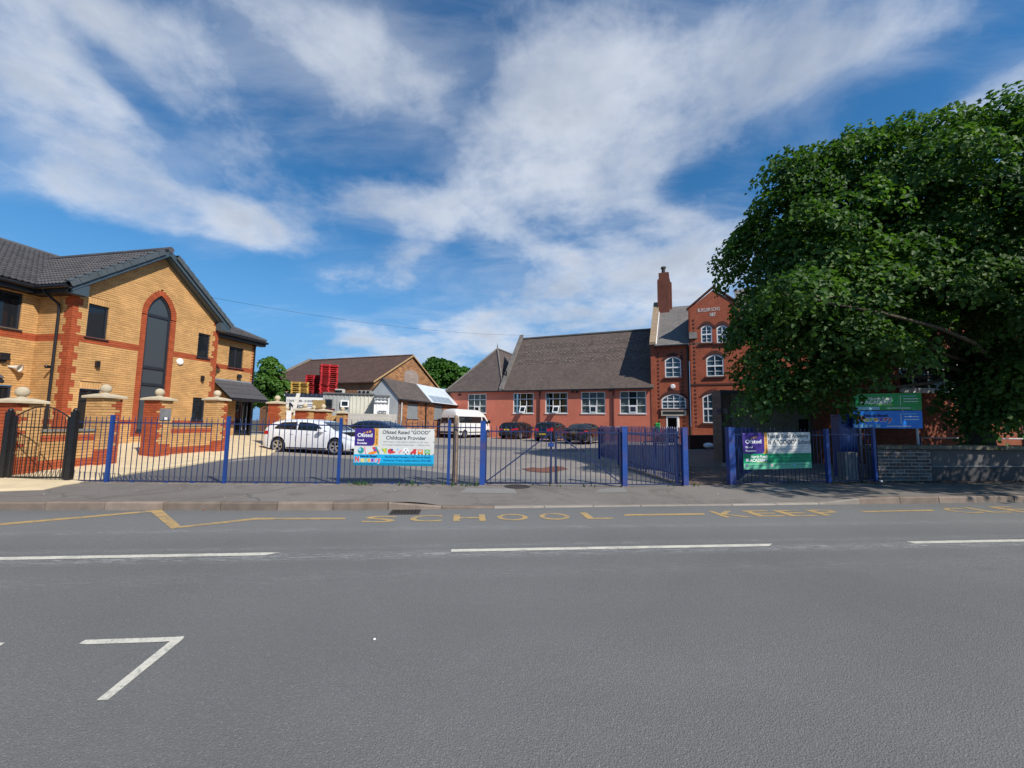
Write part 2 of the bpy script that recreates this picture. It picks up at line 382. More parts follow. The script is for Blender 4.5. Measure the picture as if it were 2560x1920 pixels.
def soldier(parent, pl, u0, u1, z0, mat, h=.215, w=.065, g=.01):
    n = max(1, round((u1 - u0) / (w + g))); st = (u1 - u0) / n
    MB().par(pl.pt(u0, z0, -.05), pl.u * (u1 - u0), UP * (h + .10), pl.n * .04).build('mortar', MORT, parent)
    for i in range(n):
        inst('brick', brick_mesh(mat, st - g, h - .004, .04), parent, pl.pt(u0 + (i + .5) * st, z0 + h / 2, random.uniform(0, .003)), pl.u if np.cross(pl.u, UP) @ pl.n > 0 else -pl.u, UP, pl.n)
def window(parent, pl, u0, u1, z0, z1, frame, glass, fw=.06, bars_u=(), bars_z=(), rec=.06, sill=None, depth=.07, name='window', sillmat=None, bw=.04):
    """frame set into the opening, panes behind it (each its own), sill"""
    fr = MB(); N = pl.n
    for (a, b, c, d) in ((u0, u1, z0, z0 + fw), (u0, u1, z1 - fw, z1), (u0, u0 + fw, z0 + fw, z1 - fw), (u1 - fw, u1, z0 + fw, z1 - fw)):
        fr.par(pl.pt(a, c, -rec - depth), pl.u * (b - a), UP * (d - c), N * depth)
    us = [u0 + fw] + sorted(bars_u) + [u1 - fw]; zs = [z0 + fw] + sorted(bars_z) + [z1 - fw]
    for x in bars_u: fr.par(pl.pt(x - bw / 2, z0 + fw, -rec - depth * .9), pl.u * bw, UP * (z1 - z0 - 2 * fw), N * depth * .8)
    for i, z in enumerate(bars_z):
        for k in range(len(us) - 1):
            a = us[k] + (bw / 2 if k else 0); b = us[k + 1] - (bw / 2 if k < len(us) - 2 else 0)
            fr.par(pl.pt(a, z - bw / 2, -rec - depth * .9), pl.u * (b - a), UP * bw, N * depth * .8)
    w = fr.build(name, frame, parent)
    for i in range(len(us) - 1):
        for j in range(len(zs) - 1):
            g = MB().par(pl.pt(us[i] + .001, zs[j] + .001, -rec - depth * .7), pl.u * (us[i + 1] - us[i] - .002), UP * (zs[j + 1] - zs[j] - .002), N * .012).build('pane', glass, w if w.parent is None or w.parent.parent is None else parent)
    if sill: MB().par(pl.pt(u0 - .05, z0 - sill, -rec - depth), pl.u * (u1 - u0 + .1), UP * sill, N * (rec + depth + .05)).build('sill', sillmat or frame, w)
    return w
TILE_ME = {}
def tile_mesh(w, L, mat, th=.038, roll=.034):
    k = (w, L, mat.name)
    if k not in TILE_ME:
        xs = [0, .07, .14, .22, .5, .57, .64, .72, 1.0]; hs = [0, .8, 1, .0, 0, .8, 1, .0, 0]
        me = bpy.data.meshes.new('tile'); V = []
        for x, h in zip(xs, hs): V += [(x * w - w / 2, -L / 2, h * roll + th), (x * w - w / 2, L / 2, h * roll - .004), (x * w - w / 2, -L / 2, h * roll)]
        F = []
        for i in range(len(xs) - 1): a = i * 3; b = a + 3; F += [(a, b, b + 1, a + 1), (a + 2, b + 2, b, a)]
        me.from_pydata(V, [], F); me.materials.append(mat); TILE_ME[k] = me
    return TILE_ME[k]
def tiles(parent, P0, U, S, inside, nu, ns, w=.30, gauge=.30, single=0, mat=TILE, lift=.03):
    """courses of rolled roof tiles from the eaves point P0 along U and up the slope S"""
    U = np.asarray(U, float); S = np.asarray(S, float); N = np.cross(U, S); L = gauge + .05
    me = tile_mesh(w, L, mat); rest = MB(); lst = []
    for j in range(ns):
        for i in range(nu):
            x = (i + .5) * w; y = (j + .5) * gauge
            if inside(x, y): lst.append(P0 + U * x + S * y + N * lift)
    lst.sort(key=lambda p: np.linalg.norm(p - CAM))
    for p in lst[:single]: inst('tile', me, parent, p, U, S, N)
    vs = np.array([v.co[:] for v in me.vertices]); fs = [tuple(p.vertices) for p in me.polygons]
    for p in lst[single:]: rest.add(p + vs[:, :1] * U + vs[:, 1:2] * S + vs[:, 2:] * N, fs, 0, random.random() + .001)
    if rest.f: rest.build('tiling', mat, parent, kind='stuff')

# ================================================================ THE SETTING
RA = math.radians(5.9)
T = V3(math.cos(RA), math.sin(RA), 0); NR = V3(-math.sin(RA), math.cos(RA), 0)      # along the road, across it
def sn(p): return float(np.asarray(p) @ T), float(np.asarray(p) @ NR)
def rp(s, n, z=0.): return T * s + NR * n + UP * z
def sstep(a, b, x): k = min(1, max(0, (x - a) / (b - a))); return k * k * (3 - 2 * k)
def kerb_n(s): return float(np.interp(s, [-30, -8.2, -5.6, -2, 0, 3.2, 6.5, 11, 40], [7.75, 7.68, 7.57, 7.42, 7.46, 7.56, 7.60, 7.72, 7.9]))
def kerb_h(s): return .125 - .10 * (sstep(-1.0, -.1, s) - sstep(6.6, 8.0, s))
FB = [sn(gp(x, y, .1)) for x, y in ((-300, 1202), (176, 1206), (560, 1210), (1120, 1213), (1205, 1214), (1560, 1217), (1713, 1215), (1830, 1213), (2190, 1204), (2560, 1203), (3000, 1200))]
def fence_n(s): return float(np.interp(s, [f[0] for f in FB], [f[1] for f in FB]))
def fence_pt(x, y=None):
    """the point of the fence line seen at column x of the photograph"""
    lo, hi = -40., 40.
    for _ in range(50):
        m = (lo + hi) / 2; p = rp(m, fence_n(m), .1) - CAM
        xx = 1280 + FPX * (p @ CR) / (p @ CF)
        if p @ CF <= .5: lo, hi = (m, hi) if m < 0 else (lo, m); continue
        if xx < x: lo = m
        else: hi = m
    return rp(lo, fence_n(lo), .1)
def gz(x, y):
    s, n = sn(V3(x, y, 0))
    return .10 + .10 * sstep(7, 11, -x) * sstep(11, 16, y) + .05 * sstep(20, 34, y)

def asphalt(name, base, spk=.5, scuff=False, patch=.2, bstr=.5, tint=None, crack=0.):
    m, t, b = nodes_of(name); p = pos(t)
    f = noise(t, p, 140, 3, .7); c = noise(t, p, .35, 6, .6, .5); v = t.nodes.new('ShaderNodeTexVoronoi'); v.inputs['Scale'].default_value = 120; t.links.new(p, v.inputs['Vector'])
    B = Vector(base)
    col = mixc(t, mrange(t, c, .3, .7), tuple(B * (1 - patch)), tuple(B * (1 + patch)))
    col = mixc(t, mrange(t, noise(t, mapping(t, p, (.12, 1.4, 1), (0, 0, -RA)), 1.0, 4, .6), .35, .7, 0, .35), col, tuple(B * .78))
    col = mixc(t, mrange(t, noise(t, p, .09, 3, .5), .35, .65, 0, .30), col, tuple(B * .80))
    col = mixc(t, mrange(t, f, .38, .72, 0, spk), col, tuple(B * .45))
    stone = mth(t, 'MULTIPLY', mth(t, 'LESS_THAN', v.outputs['Distance'], .26), mth(t, 'GREATER_THAN', mixsep(t, v.outputs['Color']), .90))
    col = mixc(t, mth(t, 'MULTIPLY', stone, spk * .9), col, tuple(B * 2.0))
    col = mixc(t, mrange(t, noise(t, p, 16, 5, .75), .40, .66, 0, .34), col, tuple(B * .62)); col = mixc(t, mrange(t, noise(t, p, 48, 3, .8), .52, .72, 0, .4), col, tuple(B * 1.5))
    if tint: col = mixc(t, mrange(t, noise(t, p, .9, 7, .7, 1.), .5, .68, 0, .7), col, tint)
    if scuff:
        q = mapping(t, p, (1, 1, 1), (0, 0, -RA)); sp = t.nodes.new('ShaderNodeSeparateXYZ'); t.links.new(q, sp.inputs[0])
        st = noise(t, mapping(t, p, (1.2, 14, 1), (0, 0, -RA)), 2.2, 6, .75); fl = noise(t, mapping(t, p, (7, 22, 1), (0, 0, -RA)), 1.6, 4, .8)
        mask = None
        for (n0, wd, wt_) in ((4.98, .20, .8), (5.30, .12, .35), (6.15, .16, .45), (4.35, .25, .18)):
            d = mth(t, 'ABSOLUTE', mth(t, 'SUBTRACT', sp.outputs[1], n0)); k = mth(t, 'MULTIPLY', mrange(t, d, 0, wd, 1, 0), wt_)
            mask = k if mask is None else mth(t, 'MAXIMUM', mask, k)
        w = mth(t, 'MULTIPLY', mth(t, 'MULTIPLY', mrange(t, st, .46, .62), mrange(t, fl, .40, .56)), mask)
        col = mixc(t, mth(t, 'MULTIPLY', w, .9), col, (.5, .5, .49))
        for n0, wd, k_ in ((3.3, .45, .30), (1.5, .45, .30), (6.9, .4, .15)):
            col = mixc(t, mth(t, 'MULTIPLY', mrange(t, mth(t, 'ABSOLUTE', mth(t, 'SUBTRACT', sp.outputs[1], n0)), 0, wd, k_, 0), mrange(t, noise(t, mapping(t, p, (.15, 1, 1), (0, 0, -RA)), .8, 4), .3, .6)), col, tuple(B * .66))
        oil = mth(t, 'MULTIPLY', mrange(t, noise(t, p, 1.1, 3, .5), .66, .74), mrange(t, noise(t, p, .2, 2), .45, .6))
        col = mixc(t, mth(t, 'MULTIPLY', oil, .5), col, tuple(B * .4))
        lane = mrange(t, mth(t, 'ABSOLUTE', mth(t, 'SUBTRACT', sp.outputs[1], 6.6)), .3, 1.1, .22, 0)
        col = mixc(t, lane, col, tuple(B * 1.35))
    if crack:
        vc = t.nodes.new('ShaderNodeTexVoronoi'); vc.feature = 'DISTANCE_TO_EDGE'; vc.inputs['Scale'].default_value = .7
        t.links.new(mixc(t, .25, p, vecnoise(t, p, 1.6)), vc.inputs['Vector'])
        ck = mth(t, 'MULTIPLY', mth(t, 'LESS_THAN', vc.outputs['Distance'], .012), mrange(t, noise(t, p, .3, 3), .45, .6))
        col = mixc(t, mth(t, 'MULTIPLY', ck, crack), col, tuple(B * .3))
    t.links.new(col, b.inputs['Base Color']); b.inputs['Roughness'].default_value = .82; b.inputs['Specular IOR Level'].default_value = .3
    bump(t, b, mth(t, 'ADD', f, mth(t, 'MULTIPLY', v.outputs['Distance'], .8)), bstr, .006)
    return m
def mixsep(t, colsock):
    s = t.nodes.new('ShaderNodeSeparateColor'); t.links.new(colsock, s.inputs[0]); return s.outputs[0]
def vecnoise(t, p, sc):
    n = t.nodes.new('ShaderNodeTexNoise'); n.inputs['Scale'].default_value = sc; t.links.new(p, n.inputs['Vector']); n.inputs['Detail'].default_value = 5; return n.outputs['Color']
ROAD = asphalt('road_asphalt', (.190, .190, .181), .95, True, .20, .75)
PAVE = asphalt('footway_asphalt', (.215, .193, .168), .4, False, .22, .45, (.11, .095, .08), crack=.6)
YARD = asphalt('yard_surface', (.30, .27, .235), .35, False, .16, .4, (.20, .17, .14), crack=.8)
APRON = asphalt('drive_tarmac', (.135, .138, .142), .5, False, .14, .5)
PATCHM = asphalt('patch_concrete', (.25, .24, .22), .35, False, .15, .4)
EARTH = M('earth', (.10, .09, .06), .95, .35, .6, .1, bmp=.6, bscale=8)
CREAM = M('cream_paving', (.62, .50, .31), .85, .10, 2.5, .25, bmp=.25, bscale=70, dirt=.2, dirtcol=(.30, .22, .13))

def sheet(name, pts, mat, kind='structure', parent=None):
    o = MB().face(pts).build(name, mat, parent)
    if kind and parent is None: o['kind'] = kind
    return o
R = 900
sheet('ground', [V3(-R, -R, -.08), V3(R, -R, -.08), V3(R, R, -.08), V3(-R, R, -.08)], EARTH)
sheet('road', [rp(-160, -4.0), rp(160, -4.0), rp(160, 8.2), rp(-160, 8.2)], ROAD)
# the near footway behind the camera
mb = MB(); mb.par(rp(-160, -7.5, -.05), T * 320, NR * 3.37, UP * .16); struct(mb.build('near_pavement', PAVE))
# far footway: from the back of the kerb to the fence, falling to the dropped kerb
SS = list(np.arange(-60, -14, 2.)) + list(np.arange(-14, 18, .25)) + list(np.arange(18, 62, 2.))
mb = MB(); V = []; K = 5
for s in SS:
    n0 = kerb_n(s) + .06; n1 = fence_n(s) + .12; h0 = kerb_h(s) - .004
    for k in range(K + 1):
        f = k / K; V.append(rp(s, n0 + (n1 - n0) * f, h0 + (.10 - h0) * sstep(0, .8, f)))
mb.add(V, [(i * (K + 1) + k, (i + 1) * (K + 1) + k, (i + 1) * (K + 1) + k + 1, i * (K + 1) + k + 1) for i in range(len(SS) - 1) for k in range(K)])
pav = struct(mb.build('pavement', PAVE, smooth=True))
# kerb stones, each its own
KERB = M('kerb_stone', (.21, .165, .13), .85, .2, 5, .25, bmp=.5, bscale=40, piece=.25, dirt=.3, dirtcol=(.10, .08, .065))
KERBP = M('pale_kerb_stone', (.29, .255, .215), .85, .15, 5, .25, bmp=.5, bscale=40, piece=.2, dirt=.2, dirtcol=(.15, .12, .1))
kl = thing('kerb', 'long row of kerb stones along the far side of the road, dropped at the gates', 'kerb', rp(0, 7.46, 0)); kl['kind'] = 'structure'; del kl['category']
s = -33.
while s < 36:
    L = .905 if not 7.9 < s < 8.5 else .6
    a, b = s + .006, s + L - .006
    mb = MB(); pts = []
    jz = random.uniform(-.004, .004); jn = random.uniform(-.006, .006)
    for q in (a, b):
        n0 = kerb_n(q) + jn; h = max(.022, kerb_h(q) + jz)
        pts.append([rp(q, n0, -.05), rp(q, n0 + .004, h - .018), rp(q, n0 + .020, h), rp(q, n0 + .125, h), rp(q, n0 + .125, -.05)])
    mb.add(pts[0] + pts[1], [(i, i + 1, i + 6, i + 5) for i in range(4)] + [(4, 3, 2, 1, 0), (5, 6, 7, 8, 9)])
    mb.build('kerb_stone', KERB if (s < -.4 or s > 7) else KERBP, kl); s += L
# yard, apron, cream paving
mb = MB(); V = []; XS = list(np.arange(-26, 40, 1.)); YS = [0, .02, .05, .09, .13, .18, .24, .32, .42, .54, .68, .84, 1]
for s in XS:
    n0 = fence_n(s) + .02
    for f in YS:
        p = rp(s, n0 + (50 - n0) * f); V.append(V3(p[0], p[1], gz(p[0], p[1]) - (.012 if f == 0 else 0)))
k = len(YS); mb.add(V, [(i * k + j, (i + 1) * k + j, (i + 1) * k + j + 1, i * k + j + 1) for i in range(len(XS) - 1) for j in range(k - 1)])
struct(mb.build('car_park', YARD, smooth=True))
def gpoly(name, px, mat, z=.104, kind='structure'):
    return sheet(name, [gp(x, y, z) for x, y in px], mat, kind)
def gfan(name, px, mat, dz=.006):
    """a patch of the yard that follows its height"""
    P = []
    for x, y in px:
        p = gp(x, y, .11)
        for _ in range(6): p = gp(x, y, gz(p[0], p[1]) + dz)
        P.append(p)
    return struct(MB().face(P).build(name, mat))
gfan('tarmac_apron', [(188, 1203), (340, 1181), (450, 1166), (560, 1150), (640, 1140), (700, 1139), (790, 1141), (880, 1147), (960, 1158), (1020, 1172), (1110, 1182), (1190, 1192), (1215, 1204), (1120, 1208), (560, 1205)], APRON)
gfan('trench_patch', [(1085, 1112), (1240, 1117), (1460, 1124), (1462, 1130), (1240, 1125), (1085, 1121)], APRON)
gfan('gate_patch', [(1215, 1200), (1330, 1186), (1480, 1190), (1545, 1203), (1548, 1208), (1215, 1208)], PATCHM, .008)
RUST = M('iron_red_stain', (.17, .075, .05), .85, .3, 3, .2, bmp=.3)
gfan('red_stain', [(1308, 1172), (1330, 1168), (1352, 1170), (1385, 1166), (1404, 1166), (1420, 1172), (1392, 1178), (1375, 1181), (1345, 1180), (1318, 1177)], RUST, .012)
outer = [(-420, 1290, .115), (0, 1228, .112), (110, 1224, .112), (166, 1211, .114), (250, 1198, .125), (345, 1178, .15), (450, 1163, .17), (560, 1147, .19), (620, 1140, .20), (676, 1135, .20), (694, 1124, .22), (704, 1112, .24)]
inner = [(-19, 5, .3), (-17.4, 9, .35), (-16.6, 11, .40), (-15.4, 12.6, .45), (-14.6, 13.4, .52), (-14.2, 14.6, .58), (-13.9, 16.2, .64), (-13.7, 18, .68), (-13.9, 19.6, .70), (-14.4, 21, .7), (-14.2, 23.5, .68), (-13.4, 28, .6)]
mb = MB(); V = []
for (x, y, z), q in zip(outer, inner):
    a = gp(x, y, z); b = V3(*q); V.append(a - UP * .09)
    for f in (0, .03, .12, .3, .5, .75, 1): V.append(a + (b - a) * f + UP * (.02 if f == .03 else 0))
mb.add(V, [(i * 8 + j, i * 8 + j + 1, (i + 1) * 8 + j + 1, (i + 1) * 8 + j) for i in range(len(outer) - 1) for j in range(7)])
struct(mb.build('cream_path', CREAM, smooth=False))
# block paved path to the school door
BLOCK = brick_tex('block_paving', (.16, .115, .095), (.20, .15, .125), (.07, .06, .05), .21, .105, .008, plane=(V3(1, 0, 0), V3(0, 1, 0)), bmp=.4)
gfan('block_paved_path', [(1722, 1212), (1822, 1212), (1812, 1180), (1800, 1150), (1790, 1125), (1722, 1125), (1700, 1128), (1712, 1165)], BLOCK, .008)

pth = bpy.data.objects['block_paved_path']; PBL = M('paving_block', (.175, .125, .10), .9, .2, 6, .2, bmp=.4, piece=.35, dirt=.25)
pb_me = MB().par(V3(-.099, -.049, -.02), V3(.198, 0, 0), V3(0, .098, 0), V3(0, 0, .028)); me_ = bpy.data.meshes.new('paving_block'); me_.from_pydata(pb_me.v, [], pb_me.f); me_.materials.append(PBL)
for r_ in range(44):
    y_ = 9.95 + r_ * .103
    for c_ in range(-2, 9):
        x_ = 4.3 + (y_ - 10) * .30 + c_ * .205 + (r_ % 2) * .1
        vx = 1280 + FPX * ((V3(x_, y_, .11) - CAM) @ CR) / ((V3(x_, y_, .11) - CAM) @ CF)
        if 1728 < vx < 1822 and sn(V3(x_, y_, 0))[1] > fence_n(sn(V3(x_, y_, 0))[0]) + .12: inst('paving_block', me_, pth, V3(x_, y_, gz(x_, y_) + .012), V3(1, 0, 0), V3(0, 1, 0), UP)
# ---------------------------------------------------------------- road markings
def paint(name, col, wear=.35):
    m, t, b = nodes_of(name); p = pos(t); c = Vector(col)
    w = mth(t, 'MULTIPLY', mrange(t, mth(t, 'ADD', mth(t, 'MULTIPLY', noise(t, p, 45, 6, .75), .6), mth(t, 'MULTIPLY', noise(t, p, 5, 4, .7), .45)), .50, .64), wear); w2 = mrange(t, noise(t, p, 3, 5), .35, .7, 0, .22)
    t.links.new(mixc(t, w, mixc(t, w2, tuple(c), tuple(c * .72)), (.13, .13, .13)), b.inputs['Base Color']); b.inputs['Roughness'].default_value = .7
    bump(t, b, noise(t, p, 120, 3), .4, .005); return m
WPAINT = paint('white_road_paint', (.62, .59, .49), .6); YPAINT = paint('yellow_road_paint', (.47, .31, .11), .95)
def stripe(a, b, w, mat, name, label, cat='road marking', z=.004, group=None, miter=(0, 0)):
    a = np.array(a); b = np.array(b); d = (b - a) / np.linalg.norm(b - a); q = V3(-d[1], d[0], 0) * w / 2
    P = [a - q - d * miter[0], b - q - d * miter[1], b + q + d * miter[1], a + q + d * miter[0]]
    n = 24; mb = MB()
    for i in range(n):
        f0, f1 = i / n, (i + 1) / n; j = lambda: random.uniform(-.004, .004)
        lo0 = P[0] + (P[1] - P[0]) * f0; lo1 = P[0] + (P[1] - P[0]) * f1; hi0 = P[3] + (P[2] - P[3]) * f0; hi1 = P[3] + (P[2] - P[3]) * f1
        mb.face([lo0 + UP * z, lo1 + UP * z, hi1 + UP * z, hi0 + UP * z])
    return struct(mb.build(name, mat))
s0, n_line = sn(gp(1128, 1377)); s1, n2 = sn(gp(1927, 1363)); nl = (n_line + n2) / 2
for k in range(-4, 5): stripe(rp(s0 + 6.0 * k, nl), rp(s0 + 6.0 * k + (s1 - s0), nl), .10, WPAINT, 'centre_line', '', miter=(0, .06))
def marking(name, px, mat, z=.004):
    return struct(MB().face([gp(x, y) + UP * z for x, y in px]).build(name, mat))
marking('bay_marking', [(197, 1611), (213, 1601), (440, 1593.5), (461, 1591), (457, 1599), (270, 1751), (240, 1753), (425, 1604), (402, 1606), (220, 1612)], WPAINT)
marking('bay_marking', [(-60, 1630), (-60, 1610), (0, 1608), (12, 1608), (0, 1616)], WPAINT)
marking('zigzag_line', [(-260, 1337), (0, 1309), (380, 1276.5), (405, 1275.5), (452, 1316), (640, 1295), (865, 1295), (862, 1299), (645, 1299.5), (428, 1322.5), (378, 1280.5), (0, 1314), (-260, 1344)], YPAINT)
marking('zigzag_line', [(1562, 1286), (1760, 1283.5), (1763, 1287.5), (1560, 1290)], YPAINT)
marking('zigzag_line', [(2145, 1278.5), (2330, 1274.5), (2337, 1277.5), (2165, 1281)], YPAINT)
lt = thing('road_lettering', 'yellow block capitals painted along the kerb side of the road', 'lettering', rp(0, 7, 0)); lt['kind'] = 'structure'; del lt['category']
for ch, xa, xb, ya, yb in (('S', 911, 991, 1290, 1306), ('C', 1029, 1101, 1288, 1304), ('H', 1134, 1213, 1286, 1303), ('O', 1242, 1320, 1285, 1301), ('O', 1344, 1428, 1283, 1299.5), ('L', 1440, 1541, 1281, 1297.5),
                           ('K', 1770, 1880, 1277, 1294), ('E', 1850, 1965, 1276, 1291.5), ('E', 1930, 2040, 1275, 1290.5), ('P', 2012, 2120, 1274, 1289), ('C', 2340, 2460, 1270, 1283), ('L', 2395, 2540, 1268, 1282), ('E', 2470, 2600, 1266, 1281), ('A', 2580, 2700, 1264, 1280), ('R', 2690, 2800, 1262, 1278)):
    sa = sn(gp((xa + xb) / 2 - 40, (ya + yb) / 2))[0]
    nb = sn(gp((xa + xb) / 2, yb))[1]; nt = sn(gp((xa + xb) / 2, ya))[1]
    sc = sn(gp((xa + xb) / 2, (ya + yb) / 2))[0]
    w = .50 if ch != 'L' else .44
    text(ch, rp(sc - w / 2, nb, .004), T, NR, nt - nb, YPAINT, lt, 'letter', width=w, bold=.010)
# drain grate, covers, litter
IRON = M('cast_iron', (.06, .05, .045), .7, .3, 12, .4, .5, bmp=.4)
g = thing('drain_grate', 'rusty iron drain grate in the gutter beside the kerb', 'drain grate', gp(1010, 1283))
c = gp(1012, 1283.5); s_, n_ = sn(c); n_ = kerb_n(s_) - .22
f = MB(); f.par(rp(s_ - .24, n_ - .17, .001), T * .48, NR * .03, UP * .012); f.par(rp(s_ - .24, n_ + .14, .001), T * .48, NR * .03, UP * .012); f.par(rp(s_ - .24, n_ - .14, .001), T * .03, NR * .28, UP * .012); f.par(rp(s_ + .21, n_ - .14, .001), T * .03, NR * .28, UP * .012); f.build('frame', IRON, g)
MB().par(rp(s_ - .21, n_ - .14, .0005), T * .42, NR * .28, UP * .002).build('pit', M('black_pit', (.004, .004, .004), .9), g)
for i in range(8): MB().par(rp(s_ - .195 + i * .052, n_ - .14, .003), T * .026, NR * .28, UP * .009).build('bar', IRON, g)
def cover(px, py, r, label, name='manhole_cover', mat=None, sq=None):
    p = gp(px, py, .10); p[2] = .1005
    t_ = thing(name, label, 'cover', p)
    MB().lathe(p, [(r + .05, 0), (r + .05, .006), (r, .006), (r, .002)], 28).build('frame', IRON, t_)
    MB().lathe(p, [(0, .004), (r - .01, .004), (r - .01, 0)], 28).build('lid', mat or IRON, t_)
cover(1293, 1216.5, .24, 'round iron manhole cover in front of the blue double gates')
def pav_z(p):
    s, n = sn(p); n0 = kerb_n(s) + .06; n1 = fence_n(s) + .12; h0 = kerb_h(s) - .004
    return h0 + (.10 - h0) * sstep(0, .8, min(1, max(0, (n - n0) / (n1 - n0))))
def slab(px, label):
    P = []
    for x, y in px:
        p = gp(x, y, .08)
        for _ in range(5): p = gp(x, y, pav_z(p) + .004)
        P.append(p)
    return struct(MB().face(P).build('pavement_slab', PATCHM))
slab([(1165, 1220), (1285, 1222), (1293, 1234), (1150, 1232)], ''); slab([(1500, 1222), (1560, 1219), (1570, 1231), (1485, 1232)], '')
slab([(1908, 1219), (1985, 1217), (2015, 1227), (1930, 1229)], ''); slab([(2018, 1217), (2040, 1216), (2062, 1225), (2040, 1226)], '')
tag(MB().prism([gp(x, y, .0) for x, y in ((497, 1274), (517, 1267), (520, 1271), (510, 1276))], V3(.004, -.01, .012)).build('litter', M('red_wrapper', (.5, .03, .03), .4)), 'crumpled red wrapper lying in the gutter by the kerb', 'litter')
mb = MB(); p = gp(2203, 1206, .1); mb.ball(p + UP * .028, .034, 12, sz=.8); tag(mb.build('litter_ball', WHITE, smooth=True), 'small round white litter at the foot of the last blue post', 'litter')
mb = MB(); p = gp(936, 1600); mb.ball(p + UP * .006, .010, 8, sz=.6); tag(mb.build('pebble', WHITE, smooth=True), 'small white pebble alone on the near road surface', 'pebble')

# ================================================================ LEFT BUILDING (buff brick, gabled)
GA = V3(-14.3, 13.27, 0); GBp = V3(-13.25, 18.5, 0); GL = 5.34
gu = (GBp - GA) / np.linalg.norm(GBp - GA); gn = V3(gu[1], -gu[0], 0)
GP = Plane(GA, gu, gn)
nur = thing('brick_building', 'two storey buff brick building with red quoins and a tall pointed window', 'building', GA)
EV = 5.80; PITCHT = (8.02 - EV) / (GL / 2)
def quoin(u, z, c, L):
    k = (c // 3) % 2; w = .17 + .12 * k
    return u < w or u > L - w
def band(z): return 4.0 < z < 4.17 or 1.29 < z < 1.43
AC, AW, AS, ARr = 2.73, .46, 5.42, 1.034
def arch_half(z, extra=0.):
    if z <= AS: return AW + extra
    h = z - AS; Rr = ARr + extra
    return math.sqrt(Rr * Rr - h * h) - (ARr - AW) if h < Rr and math.sqrt(max(0, Rr * Rr - h * h)) > (ARr - AW) else -1
WIN = [(.42, 1.02, 4.17, 5.31), (4.39, 4.94, 4.12, 5.17), (4.38, 4.95, 1.43, 2.38), (.41, 1.02, .66, 2.44)]
def qw(z): return .15 + .11 * ((int((z - .45) / .075) // 3) % 2)
def red_spans(z):
    if z > EV: return []
    iv = [(0, qw(z)), (GL - qw(z), GL)]
    if .8 < z <= AS: iv += [(AC - AW - .2, AC - (AW if z > 1.0 else 0)), (AC + (AW if z > 1.0 else 0), AC + AW + .2)]
    return iv
def gable_spans(z):
    lim = max(0, (8.0 - z) / PITCHT) if z > EV else 9
    iv = [(max(0, GL / 2 - lim), min(GL, GL / 2 + lim))]
    for (a, b, c, d) in WIN:
        if c <= z <= d + (.23 if d > 2.4 else 0): iv = sub(iv, a, b)
    if z > 1.0:
        h = arch_half(z, .20 if z > AS else 0)
        if h > 0: iv = sub(iv, AC - h, AC + h)
    for a, b in red_spans(z): iv = sub(iv, a, b)
    return iv
def gable_col(u, z, c):
    if band(z): return 1
    if z < .62: return 1
    return 0
brickwork(nur, GP, .45, 8.02, gable_spans, gable_col, [YEL, RED], single=300)
brickwork(nur, GP, .45, EV + .02, red_spans, lambda u, z, c: 0, [RED])
for (a, b, c, d) in WIN[:2] + WIN[3:]: soldier(nur, GP, a, b, d + .005, YEL)
# voussoirs of the pointed arch
for sgn in (-1, 1):
    cx = AC - sgn * (ARr - AW); a1 = math.acos((ARr - AW) / ARr); nb = 15
    for i in range(nb):
        a0 = a1 * i / nb + .006; a2 = a1 * (i + 1) / nb - .006
        P = [GP.pt(cx + sgn * r * math.cos(a), AS + r * math.sin(a), -.03) for r, a in ((ARr, a0), (ARr + .2, a0), (ARr + .2, a2), (ARr, a2))]
        if i == nb - 1: P[2] = GP.pt(AC, AS + .2 + math.sqrt(ARr ** 2 - (ARr - AW) ** 2), -.03); P[3] = GP.pt(AC, AS + math.sqrt(ARr ** 2 - (ARr - AW) ** 2), -.03)
        MB().prism(P, gn * .033, 0, random.random()).build('brick', RED, nur)
MB().add([GP.pt(AC + s * 1.0, z, -.14) for s, z in ((-.66, 5.3), (.66, 5.3), (.5, 6.0), (0, 6.4), (-.5, 6.0))], [(0, 1, 2, 3, 4)]).build('mortar', MORT, nur)
# the arched window: frame, transoms, four grey panes
def arch_ring(ex, z0, n=10):
    pts = [(AC - AW - ex, z0), (AC - AW - ex, AS)]
    top = math.sqrt((ARr + ex) ** 2 - (ARr - AW) ** 2); a1 = math.acos((ARr - AW) / (ARr + ex))
    L = [(AC + (ARr - AW) - (ARr + ex) * math.cos(a1 * i / n), AS + (ARr + ex) * math.sin(a1 * i / n)) for i in range(1, n)]
    pts += L + [(AC, AS + top)] + [(2 * AC - x, z) for x, z in L[::-1]] + [(AC + AW + ex, AS), (AC + AW + ex, z0)]
    return pts
o_, i_ = arch_ring(0, 1.02), arch_ring(-.07, 1.09); fr = MB(); n = len(o_)
V = [GP.pt(u, z, -.05) for u, z in o_] + [GP.pt(u, z, -.05) for u, z in i_] + [GP.pt(u, z, -.12) for u, z in i_]
fr.add(V, [(k, (k + 1) % n, n + (k + 1) % n, n + k) for k in range(n)] + [(n + k, n + (k + 1) % n, 2 * n + (k + 1) % n, 2 * n + k) for k in range(n)])
tz = [2.78, 3.42, 5.44]
for z in tz: fr.par(GP.pt(AC - AW + .07, z - .05, -.11), gu * (2 * AW - .14), UP * .10, gn * .055)
aw = fr.build('arched_window', DARKUPVC, nur)
zs = [1.09] + tz
for k in range(3): MB().par(GP.pt(AC - AW + .07, zs[k] + (.05 if k else 0), -.10), gu * (2 * AW - .14), UP * (zs[k + 1] - zs[k] - (.1 if k else .05)), gn * .01).build('pane', GREYGLASS, aw)
MB().add([GP.pt(u, max(z, 5.49), -.09) for u, z in i_ if z > 5.3], [tuple(range(len([1 for u, z in i_ if z > 5.3])))]).build('pane', GREYGLASS, aw)
